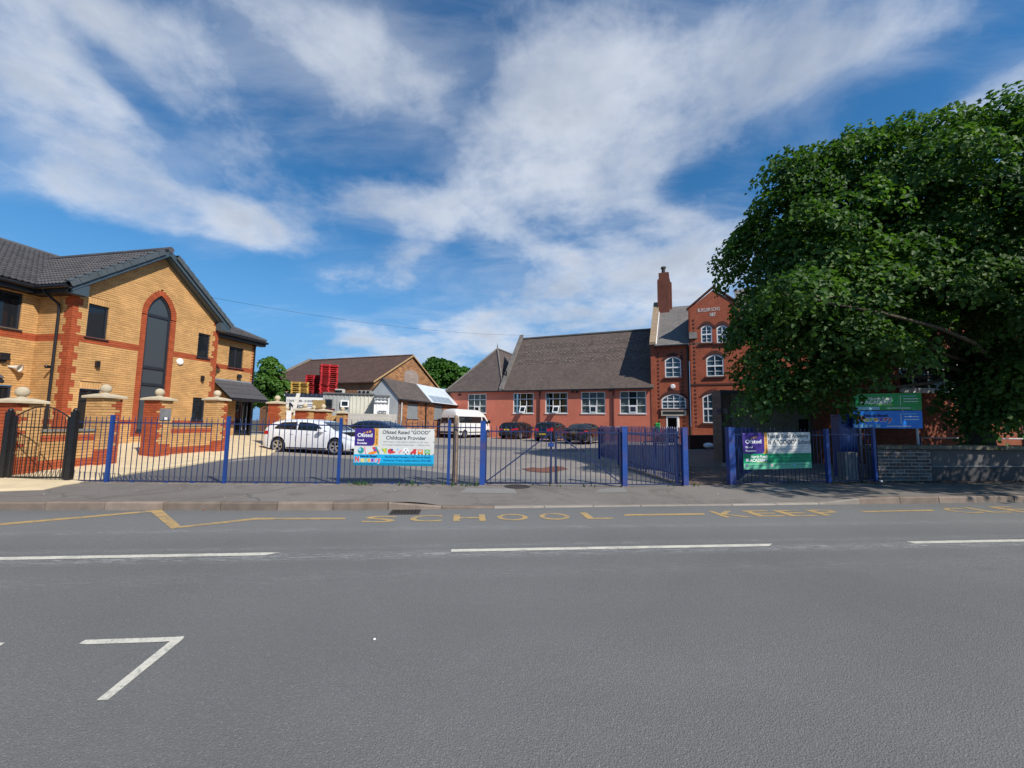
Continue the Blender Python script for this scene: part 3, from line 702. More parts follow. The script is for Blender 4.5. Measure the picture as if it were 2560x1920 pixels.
MB().par(GP.pt(AC - AW - .03, .96, -.12), gu * (2 * AW + .06), UP * .06, gn * .16).build('sill', DARKUPVC, aw)
for (a, b, c, d) in WIN: window(nur, GP, a, b, c, d, DARKUPVC, GLASS, fw=.055, rec=.05, sill=.035)
# return wall between the gable and the recessed wing, recessed wing on both sides
RP = Plane(GA - gn * 1.45, gn, -gu)
brickwork(nur, RP, .45, EV - .02, lambda z: [(-.04, 1.45 - qw(z) - .10)], lambda u, z, c: 1 if band(z) else 0, [YEL, RED], single=60)
brickwork(nur, RP, .45, EV - .02, lambda z: [(1.45 - qw(z) - .10, 1.45)], lambda u, z, c: 0, [RED])
LP = Plane(GA - gn * 1.45, gu, gn)
LW = (-1.9, -.42, 4.25, 5.42); LW2 = (-1.9, -.42, 1.43, 2.45)
def left_spans(z):
    iv = [(-9, 0.06)]
    if LW[2] < z < LW[3] + .23: iv = sub(iv, LW[0], LW[1])
    if LW2[2] < z < LW2[3]: iv = sub(iv, LW2[0], LW2[1])
    return iv
brickwork(nur, LP, .45, EV + .05, left_spans, lambda u, z, c: 1 if band(z) else 0, [YEL, RED], single=80)
soldier(nur, LP, LW[0], LW[1], LW[3] + .005, YEL)
window(nur, LP, *LW, DARKUPVC, GLASS, fw=.06, bars_u=(-1.16,), rec=.05, sill=.04); window(nur, LP, *LW2, DARKUPVC, GLASS, fw=.06, rec=.05, sill=.04)
REND = 8.68
DW = (7.92, 9.0 - .12, .70, 2.44); WW = LP.rect(1400 / 2.44, 560 + 748 / 2.44, 1478 / 2.44, 560 + 888 / 2.44); REND = LP.uz(1560 / 2.44, 560 + 740 / 2.44)[0]
DL = LP.uz(1440 / 2.44, 560 + 1080 / 2.44)[0]; DR = LP.uz(1553 / 2.44, 560 + 1085 / 2.44)[0]; DW = (DL, DR, .70, 2.46)
def right_spans(z):
    iv = [(GL, REND)]
    if WW[2] < z < WW[3]: iv = sub(iv, WW[0], WW[1])
    if DW[2] < z < DW[3]: iv = sub(iv, DW[0], DW[1])
    return iv
brickwork(nur, LP, .45, EV, right_spans, lambda u, z, c: 1 if (band(z) or u > REND - .13) else 0, [YEL, RED])
EPl = Plane(LP.pt(REND, 0), -gn, gu)
brickwork(nur, EPl, .45, EV, lambda z: [(0, 7)], lambda u, z, c: 1 if (band(z) or u < .25) else 0, [YEL, RED])
SPl = Plane(GP.pt(GL, 0), -gn, gu)
brickwork(nur, SPl, .45, EV, lambda z: [(0, 1.45)], lambda u, z, c: 1 if u < .2 else 0, [YEL, RED])
window(nur, LP, *WW, DARKUPVC, GLASS, fw=.055, bars_u=((WW[0] + WW[1]) / 2,), rec=.05, sill=.035, bw=.08)
dr = window(nur, LP, *DW, DARKUPVC, GLASS, fw=.07, bars_u=((DW[0] + DW[1]) / 2,), rec=.06, bw=.12, name='entrance_door')
for s in (-.13, .13): MB().tube([LP.pt((DW[0] + DW[1]) / 2 + s, z, .0) for z in (.95, 2.2)], .018, 8).build('handle', STEEL, dr)
# gable roof
OV = .32; RZ = 8.06; EZ = EV - .10; run = GL / 2 + .30
ang = math.atan2(RZ - EZ, run); ca, sa = math.cos(ang), math.sin(ang)
B0 = 6.6        # how far the gable ridge runs back
rf = MB()
for sg, u0 in ((1, -.30), (-1, GL + .30)):
    P = [GP.pt(u0, EZ, OV), GP.pt(GL / 2, RZ, OV), GP.pt(GL / 2, RZ, -B0 + .6), GP.pt(u0, EZ, -1.3)]
    rf.prism(P, -V3(0, 0, .12) if sg else 0)
roof = rf.build('roof', M('roof_felt', (.03, .03, .03), .9), nur)
S1 = gu * ca + UP * sa; S2 = -gu * ca + UP * sa; SL = run / ca
MRUN = 4.3; 
def main_z(b): return EV - .08 + (b - 1.12) * .485         # main roof height at distance b behind the gable face
def in_gable(x, y):      # x from the verge backwards, y up the slope: stop at the valley with the main roof
    b = x - OV; z = EZ + y * sa
    return z > main_z(b) - .10 and y < SL - .05
tiles(nur, GP.pt(-.34, EZ, OV - .06 - 6.3), gn, S1, lambda x, y: in_gable(6.36 - x, y), 21, int(SL / .30) + 1, .30, .30, single=200)
tiles(nur, GP.pt(GL + .34, EZ, OV - .06), -gn, S2, lambda x, y: in_gable(x, y), 21, int(SL / .30) + 1, .30, .30)
# verge caps along both rakes, ridge tiles, barge boards, soffit, gutters
VC = M('verge_cap', (.075, .090, .098), .5, .1, 5, .4, piece=.12)
for u0, Sd, N_ in ((-.36, S1, 1), (GL + .36, S2, -1)):
    up = np.cross(gn, S1) if N_ == 1 else np.cross(-gn, S2)
    nv = int(SL / .295)
    for k in range(nv):
        p = GP.pt(u0, EZ + .02, OV) + Sd * (k * .295) + up * (.045)
        m_ = MB(); m_.par(p - gn * .12 + up * .028, Sd * .31 - up * .030, gn * .17, up * .030); m_.par(p + gn * .05 - up * .15, Sd * .285, gn * (.012 + .006 * (k % 2)), up * .16); m_.build('verge_cap', VC, nur)
    bb = MB(); bb.par(GP.pt(u0 + .1 * N_, EZ - .19, OV - .05), Sd * (SL + .02), gn * .055, UP * .21); bb.build('barge_board', FASCIA, nur)
    sf = MB(); sf.prism([GP.pt(u0 + .2 * N_, EZ - .14, .0), GP.pt(u0 + .2 * N_, EZ - .14, OV - .05), GP.pt(GL / 2, RZ - .27, OV - .05), GP.pt(GL / 2, RZ - .27, .0)], UP * .02); sf.build('soffit', FASCIA, nur)
    mb = MB(); mb.prism([GP.pt(u0 + .12 * N_, EZ - .02, .02), GP.pt(u0 + .12 * N_, EZ - .26, .02), GP.pt(u0 + .55 * N_, EZ - .26, .02), GP.pt(u0 + .55 * N_, EZ + .1, .02)], gn * (OV - .03)); mb.build('eaves_box', FASCIA, nur)
for k in range(14):
    a = GP.pt(GL / 2, RZ + .03, OV + .02 - k * .45); MB().tube([a, a - gn * .44], .115, 10).build('ridge_tile', TILE, nur)
# main roof over the recessed wings
RUNM = 5.88; EM = EV - .08; zR = EM + RUNM * .485; angm = math.atan(.485); Sm = -gn * math.cos(angm) + UP * math.sin(angm)
ue0, ue1 = -9.0, REND + .35
mr = MB(); e0 = GP.pt(ue0, EM, -1.12); e1 = GP.pt(ue1, EM, -1.12)
r0 = GP.pt(ue0, zR, -1.12 - RUNM); hip = GP.pt(ue1 - 4.9, zR, -1.12 - RUNM); back = GP.pt(ue1, EM, -1.12 - 2 * RUNM); e2 = GP.pt(ue0, EM, -1.12 - 2 * RUNM)
mr.prism([e0, e1, hip, r0], -UP * .10); mr.prism([e1, back, hip], -UP * .10); mr.prism([back, e2, r0, hip], -UP * .10); mr.build('main_roof', roof.data.materials[0], nur)
SLm = RUNM / math.cos(angm)
def in_main(x, y):
    u = ue0 + x; f = y / SLm
    if f > .99 or u > ue1 - 4.9 * f - .1: return False
    b = 1.12 + y * math.cos(angm); z = EM + y * math.sin(angm)
    zl = EZ + (u + .30) * sa / ca if u < GL / 2 else EZ + (GL + .30 - u) * sa / ca
    return z > zl - .05 or u < -.30 or u > GL + .3
tiles(nur, GP.pt(ue0, EM, -1.12 + .05), gu, Sm, in_main, int((ue1 - ue0) / .3), int(SLm / .3) + 1)
hv = (hip - e1); MB().tube([e1 + UP * .06, hip + UP * .06], .10, 8).build('hip_tiles', TILE, nur)
MB().tube([r0 + UP * .04, hip + UP * .04], .11, 8).build('main_ridge', TILE, nur)
vp0 = GP.pt(-.30, EM + .06, -1.12); bv = 1.12 + (RZ - EM) / .485; vp1 = GP.pt(GL / 2, RZ + .03, -bv)
MB().par(vp0, (vp1 - vp0), gu * .07, UP * .03).build('valley', M('lead', (.22, .24, .26), .6), nur)
def gutter(a, b, parent=nur):
    a = np.asarray(a, float); b = np.asarray(b, float); MB().tube([a, b], .06, 8).build('gutter', PIPE, parent)
    d = (b - a) / np.linalg.norm(b - a); q = V3(d[1], -d[0], 0)
gutter(GP.pt(-.40, EZ - .06, OV - .05), GP.pt(-.40, EZ - .06, -1.1)); gutter(GP.pt(-.30, EM - .06, -1.06), GP.pt(ue0, EM - .06, -1.06)); gutter(GP.pt(GL + .3, EM - .05, -1.06), GP.pt(ue1, EM - .05, -1.06)); gutter(GP.pt(ue1 + .06, EM - .05, -1.06), GP.pt(ue1 + .06, EM - .05, -8))
def fpart(*a): MB().par(*a).build('fascia', PIPE, nur)
fpart(GP.pt(-.30, EM - .24, -1.16), gu * (ue0 + .30), UP * .2, gn * .03); fpart(GP.pt(GL + .02, EM - .24, -1.16), gu * (ue1 - GL - .02), UP * .2, gn * .03); fpart(GP.pt(ue0, EM - .25, -1.46), gu * (-ue0), UP * .02, gn * .33); fpart(GP.pt(GL, EM - .25, -1.46), gu * (ue1 - GL), UP * .02, gn * .33)
fpart(GP.pt(-.34, EZ - .25, -1.4), gn * (1.4 + OV - .1), gu * .36, UP * .02); fpart(GP.pt(-.34, EZ - .23, -1.4), gn * (1.4 + OV - .1), gu * .03, UP * .2)
# rain-water pipes
px_ = RP.pt(1.45 - .47, 0, .07)
def pipe(pts, r=.04, parent=nur): MB().tube(pts, r, 8).build('downpipe', PIPE, parent)
pipe([GP.pt(-.36, EZ - .1, -.75), GP.pt(-.33, EZ - .22, -.72), px_ + UP * 5.15 - gu * .02, px_ + UP * 4.95, px_ + UP * .5])
q = LP.pt(REND - .10, 0, .07); pipe([q + UP * 5.6 + gn * .3, q + UP * 5.4, q + UP * .5])
# lights, alarm box, camera, floodlight, speaker, intercom
for (u, z) in ((.81, 3.3), (4.69, 3.23)):
    m_ = MB(); m_.par(GP.pt(u - .05, z - .11, 0), gu * .10, UP * .22, gn * .10); m_.build('wall_light', PIPE, nur)
ab = MB(); ab.lathe(GP.pt(3.66, 3.81, 0), [(.14, 0), (.14, .05), (.10, .08), (0, .08)], 8, axis=gn); ab.build('alarm_box', WHITE, nur)
fl = MB(); fp = LP.pt(LP.uz(1450 / 2.44, 560 + 930 / 2.44)[0], 3.72, 0); fl.par(fp - UP * .10 - gu * .12 + gn * .12, gu * .24, UP * .18 - gn * .05, gn * .05); fl.tube([fp + gn * 0, fp + gn * .14], .02, 6); fl.build('floodlight', PIPE, nur)
cm = MB(); cp_ = GP.pt(-.02, 3.1, -.55) - gu * .05; cm.ball(cp_ - gu * .10, .055, 12); cm.tube([cp_ + gu * .1, cp_ - gu * .08], .045, 8); cm.build('security_camera', PIPE, nur)
sp_ = LP.pt(-.56, 3.06, 0); m_ = MB(); m_.lathe(sp_, [(.03, 0), (.04, .10), (.07, .20), (.125, .28), (.13, .285), (.11, .27), (.04, .20), (0.0, .19)], 20, axis=gn * .75 + gu * .45 - UP * .12); m_.build('horn_loudspeaker', M('cream_plastic', (.62, .6, .52), .4), nur, smooth=True)
m_ = MB(); q = LP.pt(-.72, 3.34, 0); m_.par(q - gu * .12 - UP * .1, gu * .22, UP * .22, gn * .14); m_.par(q - gu * .05 - UP * .18, gu * .1, UP * .08, gn * .1); m_.build('wall_lamp', PIPE, nur)
# tiled porch over the entrance
def porch(u0, u1, zt, zb, out, name):
    P = [LP.pt(u0, zt, 0), LP.pt(u1, zt, 0), LP.pt(u1, zb, out), LP.pt(u0, zb, out)]
    MB().prism(P, -UP * .09).build(name, PIPE, nur)
    S = (P[0] - P[3]); Ls = np.linalg.norm(S); S = S / Ls; nr = 4; N_ = np.cross(gu, S)
    for j in range(nr):
        MB().par(P[3] - gu * .05 + S * (Ls * j / nr) + N_ * .015, gu * (u1 - u0 + .1), S * (Ls / nr + .04), N_ * .022 + S * 0).build('tile_course', TILE, nur)
    MB().par(LP.pt(u0 - .05, zt - .02, 0), gu * (u1 - u0 + .1), UP * .10, gn * .04).build('flashing', M('lead', (.22, .24, .26), .6), nur)
    for u in (u0 - .02, u1 - .03): MB().prism([LP.pt(u, zt - .08, .01), LP.pt(u, zb - .14, out + .02), LP.pt(u, zb - .02, out + .02), LP.pt(u, zt + .02, .01)], gu * .05).build('porch_side', PIPE, nur)
    MB().tube([P[3] - UP * .08 + gn * .06, P[2] - UP * .08 + gn * .06], .05, 8).build('gutter', PIPE, nur)
a = LP.uz(1320 / 2.44, 560 + 945 / 2.44); zt = 3.40; zb = 2.50
PO = Plane(LP.p0 + gn * 1.15, gu, gn); b0 = PO.uz(1410 / 2.44, 560 + 1065 / 2.44)[0]; b1 = PO.uz(1632 / 2.44, 560 + 1078 / 2.44)[0]
porch(b0, b1, zt, zb, 1.15, 'porch_roof')
a0 = PO.uz(50 / 2.44, 560 + 950 / 2.44)[0]; porch(a0 - 2.2, a0, 3.1, 2.6, 0.9, 'porch_canopy')

# ================================================================ BOUNDARY WALLS WITH BALL-TOPPED PIERS
def pier_at(xl, xr, yb, z0):
    """pier whose foot shows between columns xl and xr at row yb"""
    return gp((xl + xr) / 2, yb, z0)
PIERDIR = V3(.10, .995, 0); PIERDIR /= np.linalg.norm(PIERDIR); PIERN = V3(PIERDIR[1], -PIERDIR[0], 0)
def cap_and_ball(parent, c, w, z, br):
    m_ = MB(); e = w / 2 + .075
    def ring(h, zz): return [c[:2].tolist() + [zz] + 0 * PIERDIR if False else c * V3(1, 1, 0) + UP * zz + PIERDIR * a * h + PIERN * b * h for a, b in ((-1, -1), (1, -1), (1, 1), (-1, 1))]
    R_ = [ring(e, z), ring(e, z + .05), ring(e - .02, z + .062), ring(.15, z + .115), ring(.09, z + .125)]
    V = [p for r in R_ for p in r]; m_.add(V, [(i * 4 + k, i * 4 + (k + 1) % 4, (i + 1) * 4 + (k + 1) % 4, (i + 1) * 4 + k) for i in range(4) for k in range(4)] + [(16, 17, 18, 19), (3, 2, 1, 0)])
    m_.build('coping', STONE, parent)
    b_ = MB(); b_.lathe(c * V3(1, 1, 0) + UP * (z + .12), [(.10, 0), (.07, .03), (.08, .05)], 16); b_.ball(c * V3(1, 1, 0) + UP * (z + .03 + .12 + br * .86), br, 22); b_.build('ball_finial', STONE, parent, smooth=True)
def pier(c, w, z0, z1, label, red='none', single=0, plaque=False):
    t_ = thing('brick_pier', label, 'pier', (c[0], c[1], z0), 'ball topped brick piers')
    h = w / 2
    faces = [Plane(c - PIERDIR * h - PIERN * h, PIERN, -PIERDIR), Plane(c + PIERN * h - PIERDIR * h, PIERDIR, PIERN), Plane(c + PIERDIR * h + PIERN * h, -PIERN, PIERDIR), Plane(c - PIERN * h + PIERDIR * h, -PIERDIR, -PIERN)]
    for i, p in enumerate(faces):
        def col(u, z, cc, i=i):
            tooth = .09 + .11 * ((cc // 2) % 2)
            if z < z0 + .42: return 1
            if red == 'near' and (i == 0 or (i == 1 and u < tooth) or (i == 3 and u > w - tooth)): return 1
            if red == 'far' and (i == 2 or (i == 1 and u > w - tooth)): return 1
            return 0
        brickwork(t_, p, z0 - .1, z1, lambda z: [(0, w)], col, [YEL, RED], single=single if i < 2 else 0, dep=.045)
    cap_and_ball(t_, c, w, z1, .125 if w > .45 else .11)
    if plaque:
        p = faces[1]; m_ = MB(); m_.par(p.pt(w * .12, z1 - .62, .0), p.u * w * .72, UP * .36, p.n * .03); m_.build('metal_plaque', M('plaque_steel', (.30, .31, .32), .4, .15, 6, .5, .5), t_)
        k = MB(); k.par(p.pt(w * .42, z1 - .60, .031), p.u * .09, UP * .07, p.n * .006); k.build('plaque_button', WHITE, t_)
    return t_, faces
def low_wall(a, b, z0, z1, label, single=0, th=.22):
    """wall between two piers: red plinth, red string course, coping"""
    a = np.asarray(a, float) * V3(1, 1, 0); b = np.asarray(b, float) * V3(1, 1, 0); L = np.linalg.norm(b - a); d = (b - a) / L; n_ = V3(d[1], -d[0], 0)
    t_ = thing('brick_wall', label, 'wall', (a[0], a[1], z0), 'low walls between the piers')
    p = Plane(a + n_ * th / 2, d, n_); q = Plane(b - n_ * th / 2, -d, -n_)
    col = lambda u, z, c: 1 if z < z0 + .32 or abs(z - (z0 + .82)) < .07 else 0
    brickwork(t_, p, z0 - .15, z1, lambda z: [(0, L)], col, [YEL, RED], single=single); brickwork(t_, q, z0 - .15, z1, lambda z: [(0, L)], col, [YEL, RED])
    MB().par(a - n_ * (th / 2 + .04) + UP * z1, d * L, n_ * (th + .08), UP * .06).build('coping', M('grey_coping', (.20, .19, .16), .85, .2, 5, .2, bmp=.3), t_)
    return t_
PW = .50
pc = {}
def pier_c(corner, w, far): return corner + PIERDIR * (w / 2) * (-1 if far else 1) - PIERN * w / 2
pc['p1'] = (pier_c(gp(291, 1160, .24), PW, True), .24); pc['p2'] = (pier_c(gp(384, 1146, .27), PW, False), .27)
pc['p3'] = (pier_c(gp(561, 1129, .30), PW, True), .30); pc['p4'] = (pier_c(gp(690, 1116, .33), PW, False), .33)
pc['p0'] = (pc['p1'][0] - PIERDIR * 1.75 - PIERN * .05, .16)
tops = dict(p0=1.80, p1=2.02, p2=2.06, p3=2.18, p4=2.22)
lab = dict(p0='ball topped brick pier behind the black gate at the picture edge', p1='ball topped brick pier just behind the black gate post', p2='ball topped brick pier with red end face and a metal plaque',
           p3='ball topped brick pier in front of the tiled porch', p4='ball topped brick pier beside the tail of the white hatchback')
for k, r, sg in (('p0', 'near', 0), ('p1', 'far', 90), ('p2', 'near', 90), ('p3', 'far', 40), ('p4', 'near', 30)):
    pier(pc[k][0], PW, pc[k][1], tops[k], lab[k], r, sg, k == 'p2')
low_wall(pc['p0'][0] + PIERDIR * .26, pc['p1'][0] - PIERDIR * .26, .16, 1.14, 'low buff brick wall with grey coping behind the black gate', 60)
low_wall(pc['p2'][0] + PIERDIR * .26, pc['p3'][0] - PIERDIR * .26, .27, 1.26, 'low buff brick wall joining the plaque pier to the porch pier', 100)
# the second wall, behind the white hatchback
def far_pier(x, ytop, w, D_, label, red='none', ball=True, base=.2):
    p = at(x, ytop, D_); c = p * V3(1, 1, 0); pier(c, w, base, p[2], label, red)
for x, yt, w, D_, l_, r_ in ((717, 1032, .45, 21.5, 'ball topped pier of buff brick nearest the propped white board', 'none'), (762, 1027, .62, 21.0, 'wide ball topped buff pier right of the propped white board', 'near'),
                             (784, 1030, .4, 22.6, 'small ball topped pier half hidden between two wider piers', 'none'), (808, 1029, .62, 21.6, 'ball topped pier with a red brick face under the maroon board', 'near'), (856, 1034, .42, 22.4, 'last ball topped pier beside the grey block wall', 'far')):
    far_pier(x, yt, w, D_, l_, r_)
def wall_px(name, label, cat, x0, x1, yt, D0, D1, th, mat, z0=0.1, yt1=None):
    a = at(x0, yt, D0); b = at(x1, yt1 or yt, D1); n_ = V3((b - a)[1], -(b - a)[0], 0); n_ /= np.linalg.norm(n_)
    o = MB().prism([a * V3(1, 1, 0) + UP * z0, b * V3(1, 1, 0) + UP * z0, b, a], -n_ * th).build(name, mat)
    return tag(o, label, cat)
bm_ = brick_tex('far_buff_brick', (.50, .30, .11), (.58, .35, .13), (.16, .10, .06), plane=(V3(1, 0, 0), UP), soil=.2)
wall_px('brick_wall', 'buff brick wall running between the far ball topped piers', 'wall', 708, 862, 1039, 22.0, 22.9, .2, bm_)
BLOCKW = brick_tex('concrete_block', (.36, .34, .30), (.40, .38, .34), (.30, .28, .25), .45, .225, .01, plane=(V3(1, 0, 0), UP), soil=.3, bmp=.25)
wall_px('block_wall', 'grey concrete block wall behind the dark blue saloon', 'wall', 862, 992, 1033, 23.0, 25.5, .2, BLOCKW, yt1=1036)
wp = MB(); a = at(722, 1028, 20.4); wp.par(a * V3(1, 1, 0) + UP * .15 - V3(.11, 0, 0), V3(.22, 0, 0), V3(0, .05, 0), UP * (a[2] - .15)); wp.build('white_board', WHITE); tag(bpy.data.objects['white_board'], 'upright white board standing against the far buff wall', 'board')
a = at(734, 1027, 22.8); b = at(746, 983, 23.2); bm2 = MB(); bm2.par(a - V3(.1, 0, 0), V3(.2, 0, 0), b - a, V3(0, .06, 0)); tag(bm2.build('leaning_board', M('pale_board', (.55, .53, .48), .7)), 'long pale board leaning above the far buff wall', 'board')

# ================================================================ FENCES AND GATES
def post(parent, p, w, h, mat, name='post', cap=None, z0=None):
    z0 = p[2] - .05 if z0 is None else z0
    m_ = MB(); m_.par(V3(p[0], p[1], z0) - T * w / 2 - NR * w / 2, T * w, NR * w, UP * (h - z0))
    o = m_.build(name, mat, parent)
    if cap: k = MB(); k.ball(V3(p[0], p[1], h + cap * .5), cap, 12); k.build('post_cap', mat, parent, smooth=True)
    return o
BAR_ME = {}
def bar(parent, p, z0, z1, r, mat, point=.05):
    k = (round(z1 - z0, 3), r, mat.name)
    if k not in BAR_ME:
        mb = MB(); L = z1 - z0; mb.lathe(V3(0, 0, 0), [(r, 0), (r, L - point), (r * .45, L), (0, L)], 8)
        me = bpy.data.meshes.new('bar'); me.from_pydata(mb.v, [], mb.f); me.materials.append(mat); me.polygons.foreach_set('use_smooth', [True] * len(me.polygons)); BAR_ME[k] = me
    o = bpy.data.objects.new('bar', BAR_ME[k]); COL.objects.link(o); o.location = (p[0], p[1], z0); link(o, parent)
    o.rotation_euler = (random.uniform(-.008, .008), random.uniform(-.008, .008), 0)
    return o
def rail(parent, a, b, za, zb, mat, h=.026, t_=.012, name='rail'):
    a = np.asarray(a, float) * V3(1, 1, 0); b = np.asarray(b, float) * V3(1, 1, 0); d = b - a; n_ = V3(-d[1], d[0], 0) / np.linalg.norm(d)
    MB().par(a - n_ * t_ / 2 + UP * (za - h / 2), d + UP * (zb - za), n_ * t_, UP * h).build(name, mat, parent)
def railing(parent, a, b, zb, rail_z, top, mat, step=.119, r=.0085, skip_ends=True, bot=None):
    L = np.linalg.norm((b - a)[:2]); n = max(2, int(round(L / step)))
    bot = zb + .045 if bot is None else bot
    rm_ = BLUEBAR if mat is BLUE else mat; rail(parent, a, b, bot, bot, rm_); rail(parent, a, b, rail_z, rail_z, rm_)
    bmat = BLUEBAR if mat is BLUE else mat
    for i in range(1, n): bar(parent, a + (b - a) * i / n + NR * random.uniform(-.004, .004), bot, top + random.uniform(-.008, .008), r, bmat)
def foot_z(p): return .10
def zat(x, y):
    p = fence_pt(x); return float(at(x, y, p[1])[2])
posts_x = [266, 560, 845, 1120]
f1 = thing('railing_fence', 'long run of blue bar railings with square posts in front of the car park', 'fence', fence_pt(560))
blackx = 168
seg = [182] + posts_x
for a_, b_ in zip(seg[:-1], seg[1:]):
    pa, pb = fence_pt(a_), fence_pt(b_)
    railing(f1, pa, pb, .10, 1.395, 1.53, BLUE)
for x in posts_x: post(f1, fence_pt(x), .062, 1.56, BLUE)
for x in (330, 415, 480, 640, 720, 790, 910, 980, 1050):
    p = fence_pt(x); MB().par(p - T * .03 - NR * .01 - UP * .03, T * .06, NR * .03, UP * .075).build('foot_bracket', BLUE, f1)
EDG = M('concrete_edging', (.22, .19, .16), .9, .25, 6, .2, bmp=.5, dirt=.3)
for i, (a_, b_) in enumerate(zip(seg[:-1], seg[1:])):
    pa, pb = fence_pt(a_), fence_pt(b_); MB().par(pa * V3(1, 1, 0) + UP * .04 - NR * .10, (pb - pa) * V3(1, 1, 0), NR * .2, UP * .075).build('edging', EDG, pav)
# short railing between the wooden post and the gate post
f2 = thing('railing_fence', 'short blue railing panel between the timber post and the double gates', 'fence', fence_pt(1170))
railing(f2, fence_pt(1123), fence_pt(1198), .10, 1.385, 1.50, BLUE)
wpost = MB(); p = fence_pt(1136) + NR * .10; c_ = p * V3(1, 1, 0)
wpost.lathe(c_ + UP * .02, [(.062, 0), (.06, .6), (.058, 1.55), (.05, 1.61), (.02, 1.64), (0, 1.645)], 12); tag(wpost.build('timber_post', TIMBER, smooth=True), 'weathered round topped timber post beside the railings', 'post')
# double gates
def gate_post(x, label, w=.115, h=1.46, mat=BLUEOLD):
    p = fence_pt(x); t_ = thing('gate_post', label, 'post', p)
    post(t_, p, w, h, mat, 'shaft'); MB().par(V3(p[0], p[1], h) - T * (w / 2 + .004) - NR * (w / 2 + .004), T * (w + .008), NR * (w + .008), UP * .012).build('cap', mat, t_)
    MB().par(V3(p[0], p[1], .09) - T * (w / 2 + .02) - NR * (w / 2 + .02), T * (w + .04), NR * (w + .04), UP * .03).build('footing', EDG, t_)
    return t_
gate_post(1205, 'thick blue gate post with a rusty foot beside the timber post', .12, 1.53)
gate_post(1561, 'thick blue gate post between the double gates and the inner palisade', .115, 1.44)
gate_post(1713, 'thick blue post on the car park side of the footpath opening', .12, 1.44)
gate_post(1829, 'worn blue post with rust patches on the tree side of the footpath', .15, 1.46)
def gate(x0, x1, label, flip):
    a, b = fence_pt(x0), fence_pt(x1); t_ = thing('barred_gate', label, 'gate', a, 'pair of blue gates'); L = np.linalg.norm(b - a); d = (b - a) / L
    zb, zr, zt = .17, 1.31, 1.44
    railing(t_, a, b, .12, zr, zt, BLUE, .113, .0085, bot=zb)
    for p in (a, b): MB().par(p * V3(1, 1, 0) + UP * zb - d * .02 - NR * .02, d * .04, NR * .04, UP * (zr + .02 - zb)).build('stile', BLUEBAR, t_)
    p0, p1 = (a, b) if flip else (b, a)
    q = -NR * .022; A = p0 * V3(1, 1, 0) + UP * (zb + .01) + q; Bq = p1 * V3(1, 1, 0) + UP * (zr - .01) + q
    MB().par(A - UP * .02 - NR * .006, Bq - A, UP * .034, NR * .012).build('diagonal_brace', BLUEBAR, t_)
    e = b if flip else a
    MB().tube([e * V3(1, 1, 0) - NR * .03 + UP * .02 + d * (-.03 if flip else .03), e * V3(1, 1, 0) - NR * .03 + UP * .55 + d * (-.03 if flip else .03)], .009, 8).build('drop_bolt', IRON, t_)
    return t_
gl = gate(1213, 1377, 'double gate leaf hung on the rusty gate post, bars with rising brace', True); gr_ = gate(1389, 1552, 'double gate leaf hung beside the inner palisade, bars with falling brace', False)
p = fence_pt(1380); MB().par(p * V3(1, 1, 0) + UP * .98 - NR * .06 - T * .10, T * .13, NR * .05, UP * .09).build('lock_box', BLUE, gl)
f3 = thing('railing_fence', 'short blue railing panel between two thick posts left of the footpath', 'fence', fence_pt(1640))
railing(f3, fence_pt(1569), fence_pt(1704), .10, 1.31, 1.44, BLUE, .113)
# palisades: flat pales with rounded tops
PALE_ME = {}
def palisade(a, b, z0, z1, label, step=.15, w=.062, face=None, name='palisade_fence', mat=BLUE):
    a = np.asarray(a, float); b = np.asarray(b, float); L = np.linalg.norm((b - a)[:2]); d = (b - a) / np.linalg.norm(b - a); d = V3(d[0], d[1], 0) / np.hypot(d[0], d[1]); nn = V3(-d[1], d[0], 0)
    t_ = thing(name, label, 'fence', a)
    for z in (z0 + .18, z1 - .25): rail(t_, a + nn * .02, b + nn * .02, z, z, mat, .045, .03)
    n = int(L / step)
    key = (round(z1 - z0, 2), w, mat.name)
    if key not in PALE_ME:
        mb = MB(); h = z1 - z0; mb.prism([V3(x, 0, z) for x, z in ((-w / 2, 0), (w / 2, 0), (w / 2, h - .04), (w / 4, h), (-w / 4, h), (-w / 2, h - .04))], V3(0, .006, 0))
        me = bpy.data.meshes.new('pale'); me.from_pydata(mb.v, [], mb.f); me.materials.append(mat); PALE_ME[key] = me
    for i in range(n + 1):
        p = a + d * (L * i / n); inst('pale', PALE_ME[key], t_, V3(p[0], p[1], z0 + random.uniform(-.01, .01)), d, nn, UP)
    for p in (a, b): MB().par(V3(p[0], p[1], z0 - .1) + nn * .04 - d * .03, d * .06, nn * .06, UP * (z1 - z0)).build('post', mat, t_)
    return t_
pa = fence_pt(1706) + NR * .1; pb = gp(1552, 1165, .12); pc_ = gp(1503, 1148, .12)
palisade(pa, pb, .16, 1.46, 'blue palisade running back from the footpath post along the car park', .115)
palisade(pb, gp(1502, 1152, .12), .28, 1.44, 'blue palisade section turned towards the parked cars', .085)
MB().par(pa * V3(1, 1, 0) + UP * .1 - V3(.09, 0, 0), (pb - pa) * V3(1, 1, 0), V3(.14, 0, 0), UP * .07).build('edging', EDG, pav)
# blue hooped barriers by the school door
for i, (x, y) in enumerate(((1624, 1146), (1656, 1157), (1686, 1168))):
    p = gp(x, y, .11); w = .55; t_ = tag(MB().tube([p - V3(w / 2, 0, 0), p + V3(-w / 2, 0, .62), p + V3(-w / 2 + .08, 0, .70), p + V3(w / 2 - .08, 0, .70), p + V3(w / 2, 0, .62), p + V3(w / 2, 0, 0)], .024, 8).build('hoop_barrier', BLUE, smooth=True),
        ['hooped blue bar barrier farthest from the road behind the palisade', 'hooped blue bar barrier in the middle behind the palisade', 'hooped blue bar barrier nearest the road behind the palisade'][i], 'barrier', 'hooped barriers')
